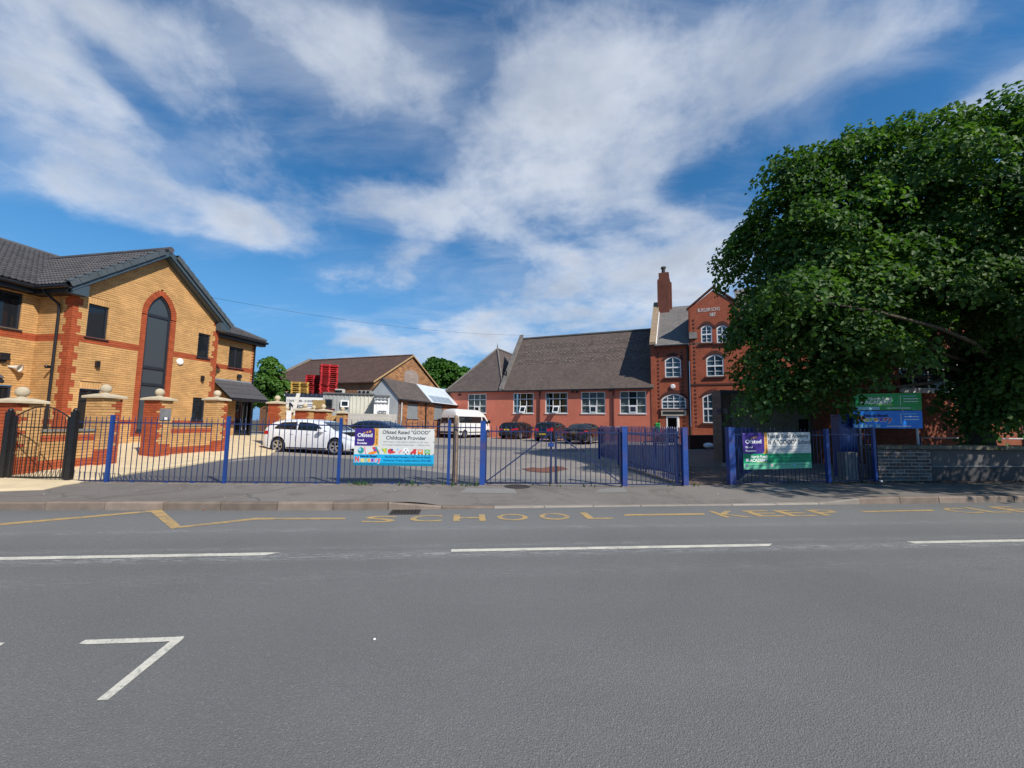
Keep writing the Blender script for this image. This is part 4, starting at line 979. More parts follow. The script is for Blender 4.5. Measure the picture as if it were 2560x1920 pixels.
# right-hand railings
f4 = thing('railing_fence', 'shaded blue railings behind the green and white banner', 'fence', fence_pt(1950))
railing(f4, fence_pt(1838), fence_pt(2066), .10, 1.30, 1.46, BLUE, .118); post(f4, fence_pt(2072), .09, 1.46, BLUE)
f5 = thing('railing_fence', 'shaded blue railings ending at the low dark wall', 'fence', fence_pt(2130))
railing(f5, fence_pt(2078), fence_pt(2186), .10, 1.32, 1.47, BLUE, .118); post(f5, fence_pt(2190), .07, 1.52, BLUE)
palisade(fence_pt(1843) + NR * .08, fence_pt(1843) + V3(2.7, 3.8, 0), .16, 1.46, 'blue palisade running back along the tree side of the footpath', .12)
a = at(2096, 1035, 11.9); b = at(2146, 1112, 11.9); o = MB(); o.par(V3(a[0], a[1], .1), V3(b[0] - a[0], 0, 0), V3(0, .3, 0), UP * (a[2] - .1)); tag(o.build('blue_cabinet', BLUE), 'tall blue cabinet standing behind the shaded railings', 'cabinet')
a = gp(2151, 1203, .1) + NR * .35; o = MB(); o.box(a + UP * .36, (.40, .22, .74), RA); tag(o.build('concrete_stub', M('grey_concrete', (.22, .21, .19), .9, .25, 5, .2, bmp=.5, dirt=.3)), 'short grey concrete gatepost stub behind the last blue railings', 'gatepost')
# the black gate at the left
bg_ = thing('black_gate', 'black bow topped metal gate of thin bars before the buff wall', 'gate', fence_pt(90))
a, b = fence_pt(16), fence_pt(158); L = np.linalg.norm(b - a); d = (b - a) / L
rail(bg_, a, b, .20, .20, BLACK, .04, .02); rail(bg_, a, b, 1.27, 1.27, BLACK, .025, .012)
for p in (a + d * .03, b - d * .02): MB().par(p * V3(1, 1, 0) + UP * .18 - d * .02 - NR * .02, d * .04, NR * .04, UP * 1.32).build('stile', BLACK, bg_)
arc = [a + d * (L * i / 24) + UP * (1.38 + .24 * math.sin(math.pi * i / 24)) for i in range(25)]; MB().tube(arc, .014, 6).build('bow_rail', BLACK, bg_)
for i in range(1, 13): bar(bg_, a + (b - a) * i / 13, .20, 1.47 + .24 * math.sin(math.pi * i / 13), .008, BLACK)
def black_post(x, label, h):
    p = fence_pt(x) ; t_ = thing('gate_post', label, 'post', p); post(t_, p, .105, h, BLACK, 'shaft', .05)
black_post(170, 'thick black gate post with a ball cap where the blue railings start', 1.62); black_post(5, 'black gate post with a ball cap at the picture edge', 1.60)
# weeds along the foot of the fence
LEAFW = M('weed_leaf', (.05, .12, .02), .7, .4, 20, .2, piece=.4)
wd = MB()
for x in [random.gauss(905, 20) for _ in range(26)] + [random.gauss(1035, 25) for _ in range(14)] + [random.uniform(1100, 1210) for _ in range(16)] + [random.uniform(1300, 2300) for _ in range(24)]:
    p = fence_pt(x) + NR * random.uniform(-.16, .06)
    for k in range(7):
        a_ = random.uniform(0, 6.28); l = random.uniform(.03, .12); q = p + V3(math.cos(a_) * l * .6, math.sin(a_) * l * .6, l); s_ = V3(-math.sin(a_), math.cos(a_), 0) * .009
        wd.add([p - s_, p + s_, q], [(0, 1, 2)], 0, random.random())
wd.build('weeds', LEAFW, kind='stuff')
tag(bpy.data.objects['weeds'], 'small green weeds growing along the foot of the fences', 'weeds')

# pale petals and paper scraps blown over the yard and footway
fl_ = MB()
for _ in range(130):
    x, y = (random.uniform(300, 1180), random.uniform(1150, 1203)) if random.random() < .6 else (random.uniform(100, 2300), random.uniform(1214, 1246))
    p = gp(x, y, .11); z = (gz(p[0], p[1]) + .016) if y < 1204 else pav_z(p) + .006; a_ = random.uniform(0, 6.28); r_ = random.uniform(.008, .022); d1 = V3(math.cos(a_), math.sin(a_), .2) * r_; d2 = V3(-math.sin(a_), math.cos(a_), .1) * r_ * .7; c = V3(p[0], p[1], z)
    fl_.add([c - d1, c - d2, c + d1, c + d2], [(0, 1, 2, 3)], 0, random.random() + .001)
tag(fl_.build('scattered_litter', M('pale_litter', (.6, .56, .5), .8, .3, 20, .2, piece=.4), kind='stuff'), 'tiny pale scraps scattered over the yard and footway', 'litter')

# ================================================================ BANNERS AND SIGNS
def flatm(name, col, rough=.45): return M(name, col, rough, .05, 6, .35)
PURPLE = flatm('print_purple', (.045, .022, .19)); AMBER = flatm('print_amber', (.72, .36, .06)); PAPER = flatm('print_white', (.62, .62, .58)); INK = flatm('print_ink', (.05, .055, .07)); GREYINK = flatm('print_grey', (.36, .36, .36))
TURQ = flatm('print_turquoise', (.01, .36, .62)); TURQD = flatm('print_deep_turquoise', (.005, .20, .32)); NAVY = flatm('print_navy', (.012, .02, .14)); GREENP = flatm('print_green', (.005, .30, .13)); MINT = flatm('print_mint', (.14, .48, .29)); DKGREEN = flatm('print_dark_green', (.01, .12, .06))
REDP = flatm('print_red', (.60, .04, .05)); PINKP = flatm('print_pink', (.75, .28, .33)); ORANGEP = flatm('print_orange', (.75, .22, .02)); YELP = flatm('print_yellow', (.70, .55, .05)); LGREEN = flatm('print_light_green', (.25, .5, .12)); VIOLET = flatm('print_violet', (.22, .05, .38)); TEAL = flatm('print_teal', (.02, .26, .25)); WHITEP = flatm('print_bright_white', (.78, .78, .78)); SKYP = flatm('print_sky', (.30, .55, .68))
class Board:
    """a flat print: x right 0..1, y down 0..1 over the four corners"""
    def __init__(s, tl, tr, br, bl, wave=0.):
        s.c = [np.asarray(p, float) for p in (tl, tr, br, bl)]; e = s.c[1] - s.c[0]; f = s.c[0] - s.c[3]; s.n = np.cross(e, f); s.n /= np.linalg.norm(s.n); s.W = np.linalg.norm(e); s.Hh = np.linalg.norm(f); s.wave = wave
    def p(s, x, y, lift=0.):
        a = s.c[0] + (s.c[1] - s.c[0]) * x; b = s.c[3] + (s.c[2] - s.c[3]) * x; w = s.wave * (math.sin(x * 9 + y * 2) + .7 * math.sin(x * 4 - y * 6)) * .5
        return a + (b - a) * y + s.n * (lift + w)
    def poly(s, pts, mat, parent, lift=.002, name='print'): return MB().face([s.p(x, y, lift) for x, y in pts][::-1]).build(name, mat, parent)
    def rect(s, x0, y0, x1, y1, mat, parent, lift=.002, name='print', n=10):
        mb = MB(); k = max(1, int(n * (x1 - x0) + .5)) * 2
        for i in range(k):
            a = x0 + (x1 - x0) * i / k; b = x0 + (x1 - x0) * (i + 1) / k
            for j in range(3):
                c = y0 + (y1 - y0) * j / 3; d = y0 + (y1 - y0) * (j + 1) / 3
                mb.face([s.p(a, d, lift), s.p(b, d, lift), s.p(b, c, lift), s.p(a, c, lift)])
        return mb.build(name, mat, parent)
    def disc(s, x, y, r, mat, parent, lift=.003, n=18, k=1., name='print'):
        return s.poly([(x + r * math.cos(2 * math.pi * i / n) * s.Hh / s.W, y + r * k * math.sin(2 * math.pi * i / n)) for i in range(n)], mat, parent, lift, name)
    def star(s, x, y, r, mat, parent, lift=.004, rot=0.):
        return s.poly([(x + (r if i % 2 == 0 else r * .42) * math.sin(rot + math.pi * i / 5) * s.Hh / s.W, y - (r if i % 2 == 0 else r * .42) * math.cos(rot + math.pi * i / 5)) for i in range(10)], mat, parent, lift, 'star')
    def text(s, body, x, y, h, mat, parent, w=None, bold=0., lift=.004, anchor='l', rot=0, shear=0.):
        """y is the base line, h the capital height as a share of the board's height, w the width as a share of its width"""
        ex = (s.c[1] - s.c[0]) / s.W; ey = (s.c[0] - s.c[3]) / s.Hh
        if rot: Ux, Uy = ey, -ex; wd = None if w is None else w * s.Hh
        else: Ux, Uy = ex, ey; wd = None if w is None else w * s.W
        def disp(Q):
            out = Q.copy()
            for i in range(len(Q)):
                d = Q[i] - s.c[0]; g_ = float(ex @ ey); da, db = float(d @ ex), float(d @ ey); xx = (da - g_ * db) / (1 - g_ * g_) / s.W; yy = -(db - g_ * da) / (1 - g_ * g_) / s.Hh; out[i] = s.p(xx, yy, lift)
            return out
        return text(body, s.c[0] + ex * s.W * x - ey * s.Hh * y, Ux, Uy, h * s.Hh, mat, parent, 'lettering', wd, bold, anchor, 0, disp, shear=shear)
def banner(tlx, corners, fwd, wave): 
    P = []
    for (x, y) in corners:
        p = fence_pt(x); q = p - NR * fwd
        P.append(at(x, y, q[1]))
    return Board(*P, wave=wave)
def backing(b, parent, mat, name='sheet', th=.004):
    mb = MB(); n = 24; m_ = 8
    V = [b.p(i / n, j / m_) for j in range(m_ + 1) for i in range(n + 1)]; k = len(V); V += [p - b.n * th for p in V]
    F = []
    for j in range(m_):
        for i in range(n):
            a = j * (n + 1) + i; F += [(a + n + 1, a + n + 2, a + 1, a), (k + a, k + a + 1, k + a + n + 2, k + a + n + 1)]
    edge = [i for i in range(n + 1)] + [j * (n + 1) + n for j in range(1, m_ + 1)] + [m_ * (n + 1) + i for i in range(n - 1, -1, -1)] + [j * (n + 1) for j in range(m_ - 1, 0, -1)]
    for i in range(len(edge)): a, c = edge[i], edge[(i + 1) % len(edge)]; F.append((a, c, k + c, k + a))
    return mb.add(V, F).build(name, mat, parent)
def ofsted(b, t_, x0, x1, y1):
    """purple corner panel with lettering and three stars, amber year strip beside it"""
    w = x1 - x0; ys = x1 - .045
    xs = ys
    b.rect(xs - .045, .0, x1, y1, AMBER, t_, .0015, n=60); b.rect(x0, .0, xs - .035, y1, PURPLE, t_, .003, n=30)
    for k in range(6):
        ya, yb = (0, .015, .05, y1 - .09, y1 - .03, y1)[k:k + 2] if k < 5 else (0, 0)
        xa, xb = (-.02, -.006, 0, 0, -.012, -.035)[k:k + 2] if k < 5 else (0, 0)
        nn = 6 if k == 2 else 1
        for q in range(nn):
            f0, f1 = q / nn, (q + 1) / nn
            if k < 5: b.poly([(xs - .035, ya + (yb - ya) * f0), (xs + xa + (xb - xa) * f0, ya + (yb - ya) * f0), (xs + xa + (xb - xa) * f1, ya + (yb - ya) * f1), (xs - .035, ya + (yb - ya) * f1)], PURPLE, t_, .003)
    b.text('Ofsted', x0 + .035, y1 * .50, .105, WHITEP, t_, w=(xs - x0) * .74, bold=.02, lift=.006)
    b.text('Good', x0 + .035, y1 * .72, .05, WHITEP, t_, w=(xs - x0) * .32, bold=.03, lift=.006); b.text('Provider', x0 + .035, y1 * .90, .05, WHITEP, t_, w=(xs - x0) * .50, bold=.03, lift=.006)
    for k in range(3): b.star(x0 + .12 + .035 * k, y1 * .26 - .015 * k, .032 + .008 * k, AMBER, t_, .005, .2)
    b.text('2018 | 2019', xs + .034, y1 * .90, .040, VIOLET if False else INK, t_, w=y1 * .78, rot=1, lift=.006)
# --- nursery banner
b1 = banner(0, ((888, 1070), (1087, 1072.5), (1084, 1166), (883.5, 1163)), .035, .010)
t1 = thing('banner', 'white and turquoise banner with purple corner tied to the long blue railings', 'banner', b1.c[3] * V3(1, 1, 0) + UP * .1)
backing(b1, t1, PAPER)
ofsted(b1, t1, .0, .295, .475)
b1.text('Ofsted Rated "GOOD"', .345, .145, .098, INK, t1, w=.60, bold=.008); b1.text('Childcare Provider', .39, .295, .098, INK, t1, w=.505, bold=.008)
b1.text('Staff interact with children skilfully to help them', .36, .375, .042, GREYINK, t1, w=.57, shear=.2); b1.text('achieve good levels of attainment... - Ofsted 2018', .35, .455, .042, GREYINK, t1, w=.59, shear=.2)
b1.rect(0, .70, 1, 1, TURQ, t1, .0015, n=14); b1.rect(0, .93, 1, 1, TURQD, t1, .003, n=14)
b1.rect(.0, .475, .3, .50, PINKP if False else PAPER, t1, .001)
# toys printed along the middle
b1.disc(.085, .60, .085, TEAL, t1); b1.disc(.07, .575, .04, SKYP, t1, .005); b1.poly([(.12, .49), (.135, .49), (.155, .69), (.14, .69)], PINKP, t1, .004)
b1.poly([(.18, .66), (.29, .575), (.32, .61), (.24, .70), (.18, .70)], ORANGEP, t1, .003); b1.poly([(.22, .52), (.25, .50), (.30, .60), (.27, .63)], REDP, t1, .005); b1.poly([(.255, .50), (.275, .49), (.32, .68), (.30, .69)], TEAL, t1, .006); b1.poly([(.24, .57), (.27, .55), (.28, .60), (.25, .62)], VIOLET, t1, .007)
b1.poly([(.335, .55), (.41, .53), (.40, .66), (.385, .68)], LGREEN, t1, .003); b1.poly([(.36, .545), (.385, .54), (.395, .66), (.385, .67)], YELP, t1, .005)
b1.poly([(.42, .57), (.45, .54), (.475, .60), (.52, .63), (.50, .66), (.44, .68), (.42, .65)], REDP, t1, .004); b1.disc(.47, .575, .03, NAVY, t1, .006)
b1.disc(.545, .56, .03, SKYP, t1); b1.poly([(.55, .64), (.585, .56), (.60, .58), (.565, .67)], PINKP, t1, .004)
b1.disc(.645, .605, .085, WHITEP, t1, .003)
for dx, dy in ((0, -.035), (-.022, .025), (.022, .025), (0, .075)): b1.disc(.645 + dx, .605 + dy, .020, INK, t1, .005, 6)
b1.poly([(.70, .64), (.73, .60), (.74, .55), (.775, .55), (.775, .67), (.705, .67)], REDP, t1, .003); b1.rect(.74, .545, .78, .56, REDP, t1, .005); b1.rect(.795, .58, .86, .67, ORANGEP, t1, .003); b1.rect(.81, .59, .845, .62, PAPER, t1, .005); b1.rect(.79, .555, .865, .565, REDP, t1, .004); b1.rect(.88, .57, .95, .67, LGREEN, t1, .003); b1.rect(.895, .59, .935, .63, SKYP, t1, .005); b1.rect(.875, .555, .955, .565, LGREEN, t1, .004)
for x in (.715, .76, .81, .85, .895, .94): b1.disc(x, .685, .020, INK, t1, .006, 10)
for ch, x, m_, sc in (('N', .015, REDP, .135), ('u', .085, YELP, .12), ('r', .135, LGREEN, .12), ('s', .17, AMBER, .12), ('e', .21, VIOLET, .12), ('r', .262, PINKP, .12), ('y', .295, REDP, .12)):
    b1.text(ch, x, .90 if ch != 'N' else .905, sc, WHITEP, t1, w=.058 if ch == 'N' else .043, bold=.09, lift=.005); b1.text(ch, x + .004, .895, sc, m_, t1, w=.050 if ch == 'N' else .036, bold=.045, lift=.008)
b1.text('North Road', .085, .775, .055, NAVY, t1, w=.20, bold=.03, lift=.010)
b1.text('North Road Nursery LTD, North Road,', .385, .785, .048, NAVY, t1, w=.575, bold=.02); b1.text('Stoke-on-Trent, Staffordshire, ST6 2BZ', .37, .88, .048, NAVY, t1, w=.60, bold=.012)
for x, y in ((0.0, .02), (.27, .0), (.53, .0), (.76, .0), (.995, .04), (.995, .35), (.995, .68), (.0, .66), (.995, .97), (.26, .99), (.5, .99)):
    q = b1.p(x, y, .004); MB().lathe(q, [(.012, 0), (.010, .004), (.005, .004), (.005, 0)], 10, axis=b1.n).build('eyelet', STEEL, t1); MB().tube([q, q - b1.n * .05 + UP * .012], .004, 5).build('cable_tie', PIPE, t1)
# --- school banner
b2 = banner(0, ((1855.5, 1082.5), (2024.5, 1080.5), (2030.5, 1170), (1859.5, 1174)), .035, .006)
t2 = thing('banner', 'white and green banner with purple corner on the shaded blue railings', 'banner', b2.c[3] * V3(1, 1, 0) + UP * .1)
backing(b2, t2, PAPER); ofsted(b2, t2, .0, .355, .575)
b2.text('North Road Academy', .37, .145, .105, INK, t2, w=.605, bold=.012); b2.text('Is A "GOOD" School', .37, .325, .125, INK, t2, w=.63, bold=.012)
for k, (l_, w_) in enumerate((("The school's work to promote pupils' personal development and", .60), ('welfare is outstanding. Pupils are proud of their achievements', .58), ('and their school - Ofsted 2018', .32))): b2.text(l_, .365 + (.16 if k == 2 else 0), .40 + .075 * k, .035, GREYINK, t2, w=w_)
b2.rect(0, .575, 1, .835, GREENP, t2, .0015); b2.rect(0, .835, 1, 1, MINT, t2, .0015)
b2.text('North Road', .105, .685, .07, WHITEP, t2, w=.235, bold=.03); b2.text('ACADEMY', .085, .795, .085, WHITEP, t2, w=.26, bold=.04); b2.rect(.175, .81, .345, .83, LGREEN, t2, .004)
b2.poly([(.03, .74), (.045, .70), (.06, .68), (.08, .73), (.075, .78), (.04, .79)], WHITEP, t2, .004)
for k, (x, a) in enumerate(((.035, -.5), (.048, -.2), (.06, .05), (.072, .3))): b2.poly([(x - .005, .70), (x + .005, .70), (x + .005 + a * .05, .60), (x - .002 + a * .05, .60)], DKGREEN, t2, .005)
for k, l_ in enumerate(('North Road Academy LTD, North Road,', 'Stoke-on-Trent, Staffordshire, ST6 2BZ', '01782 829472 | northroadacademy.com')): b2.text(l_, .365, .64 + .085 * k, .05, DKGREEN, t2, w=.615, bold=.015)
b2.rect(.025, .86, .062, .93, NAVY, t2, .004); b2.text('f', .036, .92, .05, WHITEP, t2, bold=.03, lift=.007); b2.disc(.40, .89, .035, PINKP, t2, .004); b2.disc(.40, .89, .018, WHITEP, t2, .006); b2.disc(.735, .89, .035, TURQ, t2, .004); b2.disc(.735, .89, .014, WHITEP, t2, .006)
for x, w_ in ((.07, .25), (.44, .24), (.77, .18)): b2.text('@northroadacademy', x, .905, .03, DKGREEN, t2, w=w_)
for x, y in ((.02, .03), (.66, .02), (.985, .03), (.02, .97), (.34, .97), (.67, .97), (.985, .96), (.35, .02)):
    q = b2.p(x, y, .004); MB().lathe(q, [(.012, 0), (.010, .004), (.005, .004), (.005, 0)], 10, axis=b2.n).build('eyelet', STEEL, t2); MB().tube([q, q - b2.n * .05 + UP * .012], .004, 5).build('cable_tie', PIPE, t2)
# --- the two sign boards on posts behind the low wall
SGREEN = flatm('sign_green', (.012, .30, .05), .3); SBLUE = flatm('sign_blue', (.010, .20, .70), .3); LOGOG = flatm('logo_green', (.25, .55, .1))
def signboard(corners, D_, mat, label):
    P = [at(x, y, D_ + (.0 if i in (0, 3) else .22)) for i, (x, y) in enumerate(corners)]; b = Board(*P)
    t_ = thing('sign_board', label, 'sign', (P[3] + P[2]) / 2); backing(b, t_, mat, 'panel', .03); return b, t_
sg, tg = signboard(((2133, 985), (2303, 982), (2305, 1025), (2133.5, 1025.5)), 11.75, SGREEN, 'green sign board with white lettering above the blue one under the tree')
sb, tb = signboard(((2133, 1027.5), (2305, 1026.5), (2307, 1071), (2134, 1070)), 11.75, SBLUE, 'blue sign board with rainbow lettering below the green one')
sg.text('North Road', .22, .38, .17, WHITEP, tg, w=.34, bold=.03); sg.text('ACADEMY', .16, .62, .20, WHITEP, tg, w=.405, bold=.04); sg.rect(.30, .64, .57, .72, LOGOG, tg, .003); sg.disc(.12, .50, .09, WHITEP, tg, .003); sg.disc(.10, .45, .07, SGREEN, tg, .005)
sg.rect(0.005, .80, .38, .98, SKYP, tg, .003)
sb.text('North Road', .155, .34, .15, NAVY, tb, w=.33, bold=.05, lift=.012)
for ch, x, m_ in (('N', .04, REDP), ('u', .15, YELP), ('r', .225, LGREEN), ('s', .285, AMBER), ('e', .36, VIOLET), ('r', .435, REDP), ('y', .49, REDP)):
    sb.text(ch, x, .60, .30 if ch == 'N' else .26, WHITEP, tb, w=.105 if ch == 'N' else .07, bold=.09, lift=.004); sb.text(ch, x + .007, .59, .30 if ch == 'N' else .26, m_, tb, w=.09 if ch == 'N' else .055, bold=.045, lift=.008)
for k in range(4): sb.rect(.01 + .07 * k, .80, .06 + .07 * k, .96, SKYP, tb, .003)
sb.rect(.32, .80, .38, .97, SKYP, tb, .003)
for b, t_ in ((sg, tg), (sb, tb)):
    b.rect(.68, .14, .688, .75, WHITEP, t_, .003)
    for k, (x0, x1) in enumerate(((.71, .92), (.73, .95), (.73, .95))): b.rect(x0, .16 + .16 * k, x1, .20 + .16 * k, WHITEP if k else SKYP, t_, .003)
    b.rect(.47, .86, .83, .90, WHITEP, t_, .003)
sp = thing('sign_post', 'pair of grey steel posts carrying the green and blue sign boards', 'sign post', (at(2290, 1100, 12)[0], 12, .1))
for x in (2150, 2293):
    p = at(x, 1040, 11.75 + .06 + .22 * (x - 2133) / 172); MB().tube([V3(p[0], p[1] + .03, .1), V3(p[0], p[1] + .03, at(x, 990, p[1])[2])], .03, 10).build('post', STEEL, sp)

# ================================================================ BACKGROUND YARD AND WAREHOUSE
def slab_wall(parent, pl, u0, u1, z0, z1, opens, mat, name='wall', th=.14):
    """wall face with real openings and their reveals"""
    us = sorted({u0, u1} | {x for o in opens for x in o[:2] if u0 < x < u1}); zs = sorted({z0, z1} | {x for o in opens for x in o[2:4] if z0 < x < z1}); mb = MB()
    for i in range(len(us) - 1):
        for j in range(len(zs) - 1):
            um, zm = (us[i] + us[i + 1]) / 2, (zs[j] + zs[j + 1]) / 2
            if any(o[0] < um < o[1] and o[2] < zm < o[3] for o in opens): continue
            mb.face([pl.pt(us[i], zs[j]), pl.pt(us[i + 1], zs[j]), pl.pt(us[i + 1], zs[j + 1]), pl.pt(us[i], zs[j + 1])])
    for (a, b, c, d) in [o[:4] for o in opens]:
        for (p, q) in (((a, c), (b, c)), ((b, c), (b, d)), ((b, d), (a, d)), ((a, d), (a, c))):
            mb.face([pl.pt(*p), pl.pt(*q), pl.pt(*q, -th), pl.pt(*p, -th)])
    return mb.build(name, mat, parent)
def ribbed(parent, a, b, z0, z1, mat, pitch=.22, dep=.035, name='cladding'):
    """profiled metal sheet"""
    a = np.asarray(a, float) * V3(1, 1, 0); b = np.asarray(b, float) * V3(1, 1, 0); L = np.linalg.norm(b - a); d = (b - a) / L; n_ = V3(d[1], -d[0], 0); P = []
    k = int(L / pitch)
    for i in range(k):
        for f, h in ((0, 0), (.55, 0), (.65, 1), (.9, 1)): P.append(a + d * (L * (i + f) / k) + n_ * h * dep)
    P.append(b); mb = MB(); n = len(P); mb.add([p + UP * z0 for p in P] + [p + UP * z1 for p in P], [(i, i + 1, n + i + 1, n + i) for i in range(n - 1)])
    return mb.build(name, mat, parent)
# --- warehouse
WD = V3(.35, .94, 0) / math.hypot(.35, .94); WNn = V3(WD[1], -WD[0], 0); WR = -WNn
WG = Plane(at(1032, 930, 46), WD, WNn)
OBR = brick_tex('orange_brick', (.17, .07, .035), (.47, .24, .10), (.22, .16, .11), plane=(WD, UP), soil=.75, w=.45, h=.15)
wh = thing('warehouse', 'large old brick warehouse with a long brown tiled roof and bricked up arch', 'building', WG.p0)
ap = WG.uz(1032, 889); el = WG.uz(932, 962); er = WG.uz(1098, 968); ez = (el[1] + er[1]) / 2; hw = (er[0] - el[0]) / 2; uc = (el[0] + er[0]) / 2; uc = ap[0] * .5 + uc * .5
MB().prism([WG.pt(uc - hw, 0), WG.pt(uc + hw, 0), WG.pt(uc + hw, ez), WG.pt(uc, ap[1] - .15), WG.pt(uc - hw, ez)], WR * .4).build('gable_wall', OBR, wh)
LW_ = 15.
MB().par(WG.pt(uc - hw + .05, 0, -.4), WR * (LW_ - .5), WD * .3, UP * (ez - .05)).build('side_wall', brick_tex('orange_brick_side', (.24, .10, .05), (.33, .15, .07), (.16, .12, .09), plane=(WR, UP), soil=.6), wh)
def roof_mat(name, U_, S_, c1, c2, w=.18, h=.11, soil=.4): return brick_tex(name, c1, c2, tuple(Vector(c1) * .35), w, h, .012, plane=(U_, S_), soil=soil, bmp=.7)
sv = WG.pt(uc, ap[1]) - WG.pt(uc - hw - .25, ez - .1); sv /= np.linalg.norm(sv); sv2 = WG.pt(uc, ap[1]) - WG.pt(uc + hw + .25, ez - .1); sv2 /= np.linalg.norm(sv2)
RM1 = roof_mat('brown_tile_roof', WR, sv, (.075, .045, .036), (.115, .068, .052), .3, .22)
A1, A2 = WG.pt(uc, ap[1], .15), WG.pt(uc - hw - .25, ez - .1, .15); A3 = WG.pt(uc + hw + .25, ez - .1, .15)
MB().prism([A1, A2, A2 + WR * LW_, A1 + WR * LW_], -UP * .12).build('roof_slope', RM1, wh); MB().prism([A1, A3, A3 + WR * LW_, A1 + WR * LW_], -UP * .12).build('roof_slope', RM1, wh)
TRIM = M('buff_verge', (.42, .27, .13), .8, .2, 5)
for q in (A2, A3): MB().par(A1 + WNn * .02 - UP * .12, q - A1, WNn * .06, UP * .16).build('verge_board', TRIM, wh)
for k in range(30): MB().par(A1 + WR * (.5 * k) - WD * .12 + UP * .0, WR * .46, WD * .24, UP * .10).build('ridge_tile', M('terracotta_ridge', (.20, .12, .08), .85, .3, 4, piece=.3), wh)
c0 = WG.uz(1028, 950); arc = []; r_ = WG.uz(1046, 950)[0] - c0[0]; r_ = 1.35; zb = WG.uz(1028, 962)[1] - .3; zc_ = WG.uz(1028, 940)[1]; rr = WG.uz(1028, 925)[1] - zc_
arc = [WG.pt(c0[0] - r_, zb, .0), WG.pt(c0[0] + r_, zb, .0)] + [WG.pt(c0[0] + r_ * math.cos(math.pi * i / 12), zc_ + rr * math.sin(math.pi * i / 12), .0) for i in range(13)]
MB().prism(arc, WNn * .05).build('blocked_arch', brick_tex('grey_infill', (.26, .20, .17), (.33, .27, .23), (.2, .17, .15), plane=(WD, UP), soil=.3, h=.3, w=.9), wh)
# far end parapet, chimney stack and a finial beyond
pe = A1 + WR * LW_; MB().par(pe - WR * .3 + UP * .05, A2 - A1 - UP * 0, WR * .35, UP * .2).build('parapet', M('grey_parapet', (.20, .17, .14), .85), wh)
q = at(766, 945, 60); MB().box(q * V3(1, 1, 0) + UP * (at(766, 923, 60)[2] / 2), (.6, .6, at(766, 923, 60)[2])).build('chimney', OBR, wh)
q = at(771, 922, 60); MB().tube([q, at(771, 900, 60)], .05, 6).build('vent_pipe', PIPE, wh)
# --- annexe roof lower left
an = thing('annexe', 'low dark roofed brick annexe behind the yellow pallets', 'building', at(740, 990, 44) * V3(1, 1, 0))
a, b = at(698, 975, 44), at(800, 971, 43); k1, k2 = at(722, 951, 48), at(800, 945, 47)
MB().prism([a, b, k2, k1], -UP * .15).build('roof', M('dark_slate', (.05, .045, .045), .8, .25, 1.5), an); MB().prism([a * V3(1, 1, 0), b * V3(1, 1, 0), b - UP * .15, a - UP * .15], V3(0, .3, 0)).build('wall', OBR, an)
for x0 in (707, 728): p = at(x0, 980, 43.6); MB().par(p, V3(.7, 0, 0), V3(0, .1, 0), -UP * .4).build('window', WHITE, an)
fr_ = thing('distant_house', 'grey slate roof of a distant house between the trees', 'house', at(720, 960, 70) * V3(1, 1, 0))
MB().prism([at(690, 962, 70), at(757, 958, 70), at(745, 930, 74), at(700, 930, 74)], -UP * .2).build('roof', M('far_slate', (.09, .095, .105), .8, .2, 1), fr_); MB().prism([at(690, 962, 70) * V3(1, 1, 0), at(757, 958, 70) * V3(1, 1, 0), at(757, 959, 70), at(690, 963, 70)], V3(0, .3, 0)).build('wall', M('far_render', (.4, .38, .36), .9), fr_)
# --- lean-to building with the grey end gable
ld = V3(.26, .97, 0) / math.hypot(.26, .97); ln_ = V3(ld[1], -ld[0], 0)
LA = at(994, 1040, 30) * V3(1, 1, 0); LBP = Plane(LA, ld, ln_); LG = Plane(LA, -ln_, -ld)
ob = thing('outhouse', 'brick outhouse with a grey rendered end gable and part sheeted roof', 'building', LA)
OBR2 = brick_tex('orange_brick_low', (.15, .06, .035), (.44, .19, .075), (.17, .12, .09), plane=(ld, UP), soil=.75, w=.36, h=.12)
ue = LBP.uz(1128, 1010)[0]; ze = LBP.uz(994, 995)[1]; opn = [LBP.rect(1019, 1009, 1045, 1045), LBP.rect(1086, 1013, 1106, 1047)]
slab_wall(ob, LBP, 0, ue + 2, 0, ze, opn, OBR2)
GREYB = M('grey_shutter', (.20, .22, .23), .7, .1, 3)
for o in opn:
    m_ = MB().par(LBP.pt(o[0], o[2], -.1), ld * (o[1] - o[0]), UP * (o[3] - o[2]), ln_ * .05).build('window', GREYB, ob); MB().par(LBP.pt(o[0] - .08, o[2] - .1, -.05), ld * (o[1] - o[0] + .16), UP * .1, ln_ * .12).build('sill', GREYB, m_)
    MB().prism([LBP.pt(o[0] - .1, o[3] + .02, .0)] + [LBP.pt(o[0] + (o[1] - o[0]) * i / 6, o[3] + .03 + .16 * math.sin(math.pi * i / 6), 0) for i in range(7)] + [LBP.pt(o[1] + .1, o[3] + .02, 0)], ln_ * .03).build('brick_arch', M('dark_arch_brick', (.06, .035, .03), .9), m_)
apx = LG.uz(958.5, 946); wl = apx[0] * 2
RGREY = M('grey_render', (.40, .42, .43), .85, .1, 1.2, .2, dirt=.25, dirtcol=(.25, .25, .24))
MB().prism([LG.pt(0, 0), LG.pt(wl, 0), LG.pt(wl, ze), LG.pt(apx[0], apx[1] - .05), LG.pt(0, ze)], ld * .25).build('end_gable', RGREY, ob)
rg = LG.pt(apx[0], apx[1] + .05, .1); evr = LG.pt(-.18, ze - .05, .1); evl = LG.pt(wl + .15, ze - .05, .1); us_ = LBP.uz(1075, 1003)[0]
SR = roof_mat('old_slate', ld, (rg - evr) / np.linalg.norm(rg - evr), (.085, .07, .062), (.12, .10, .088), .3, .2)
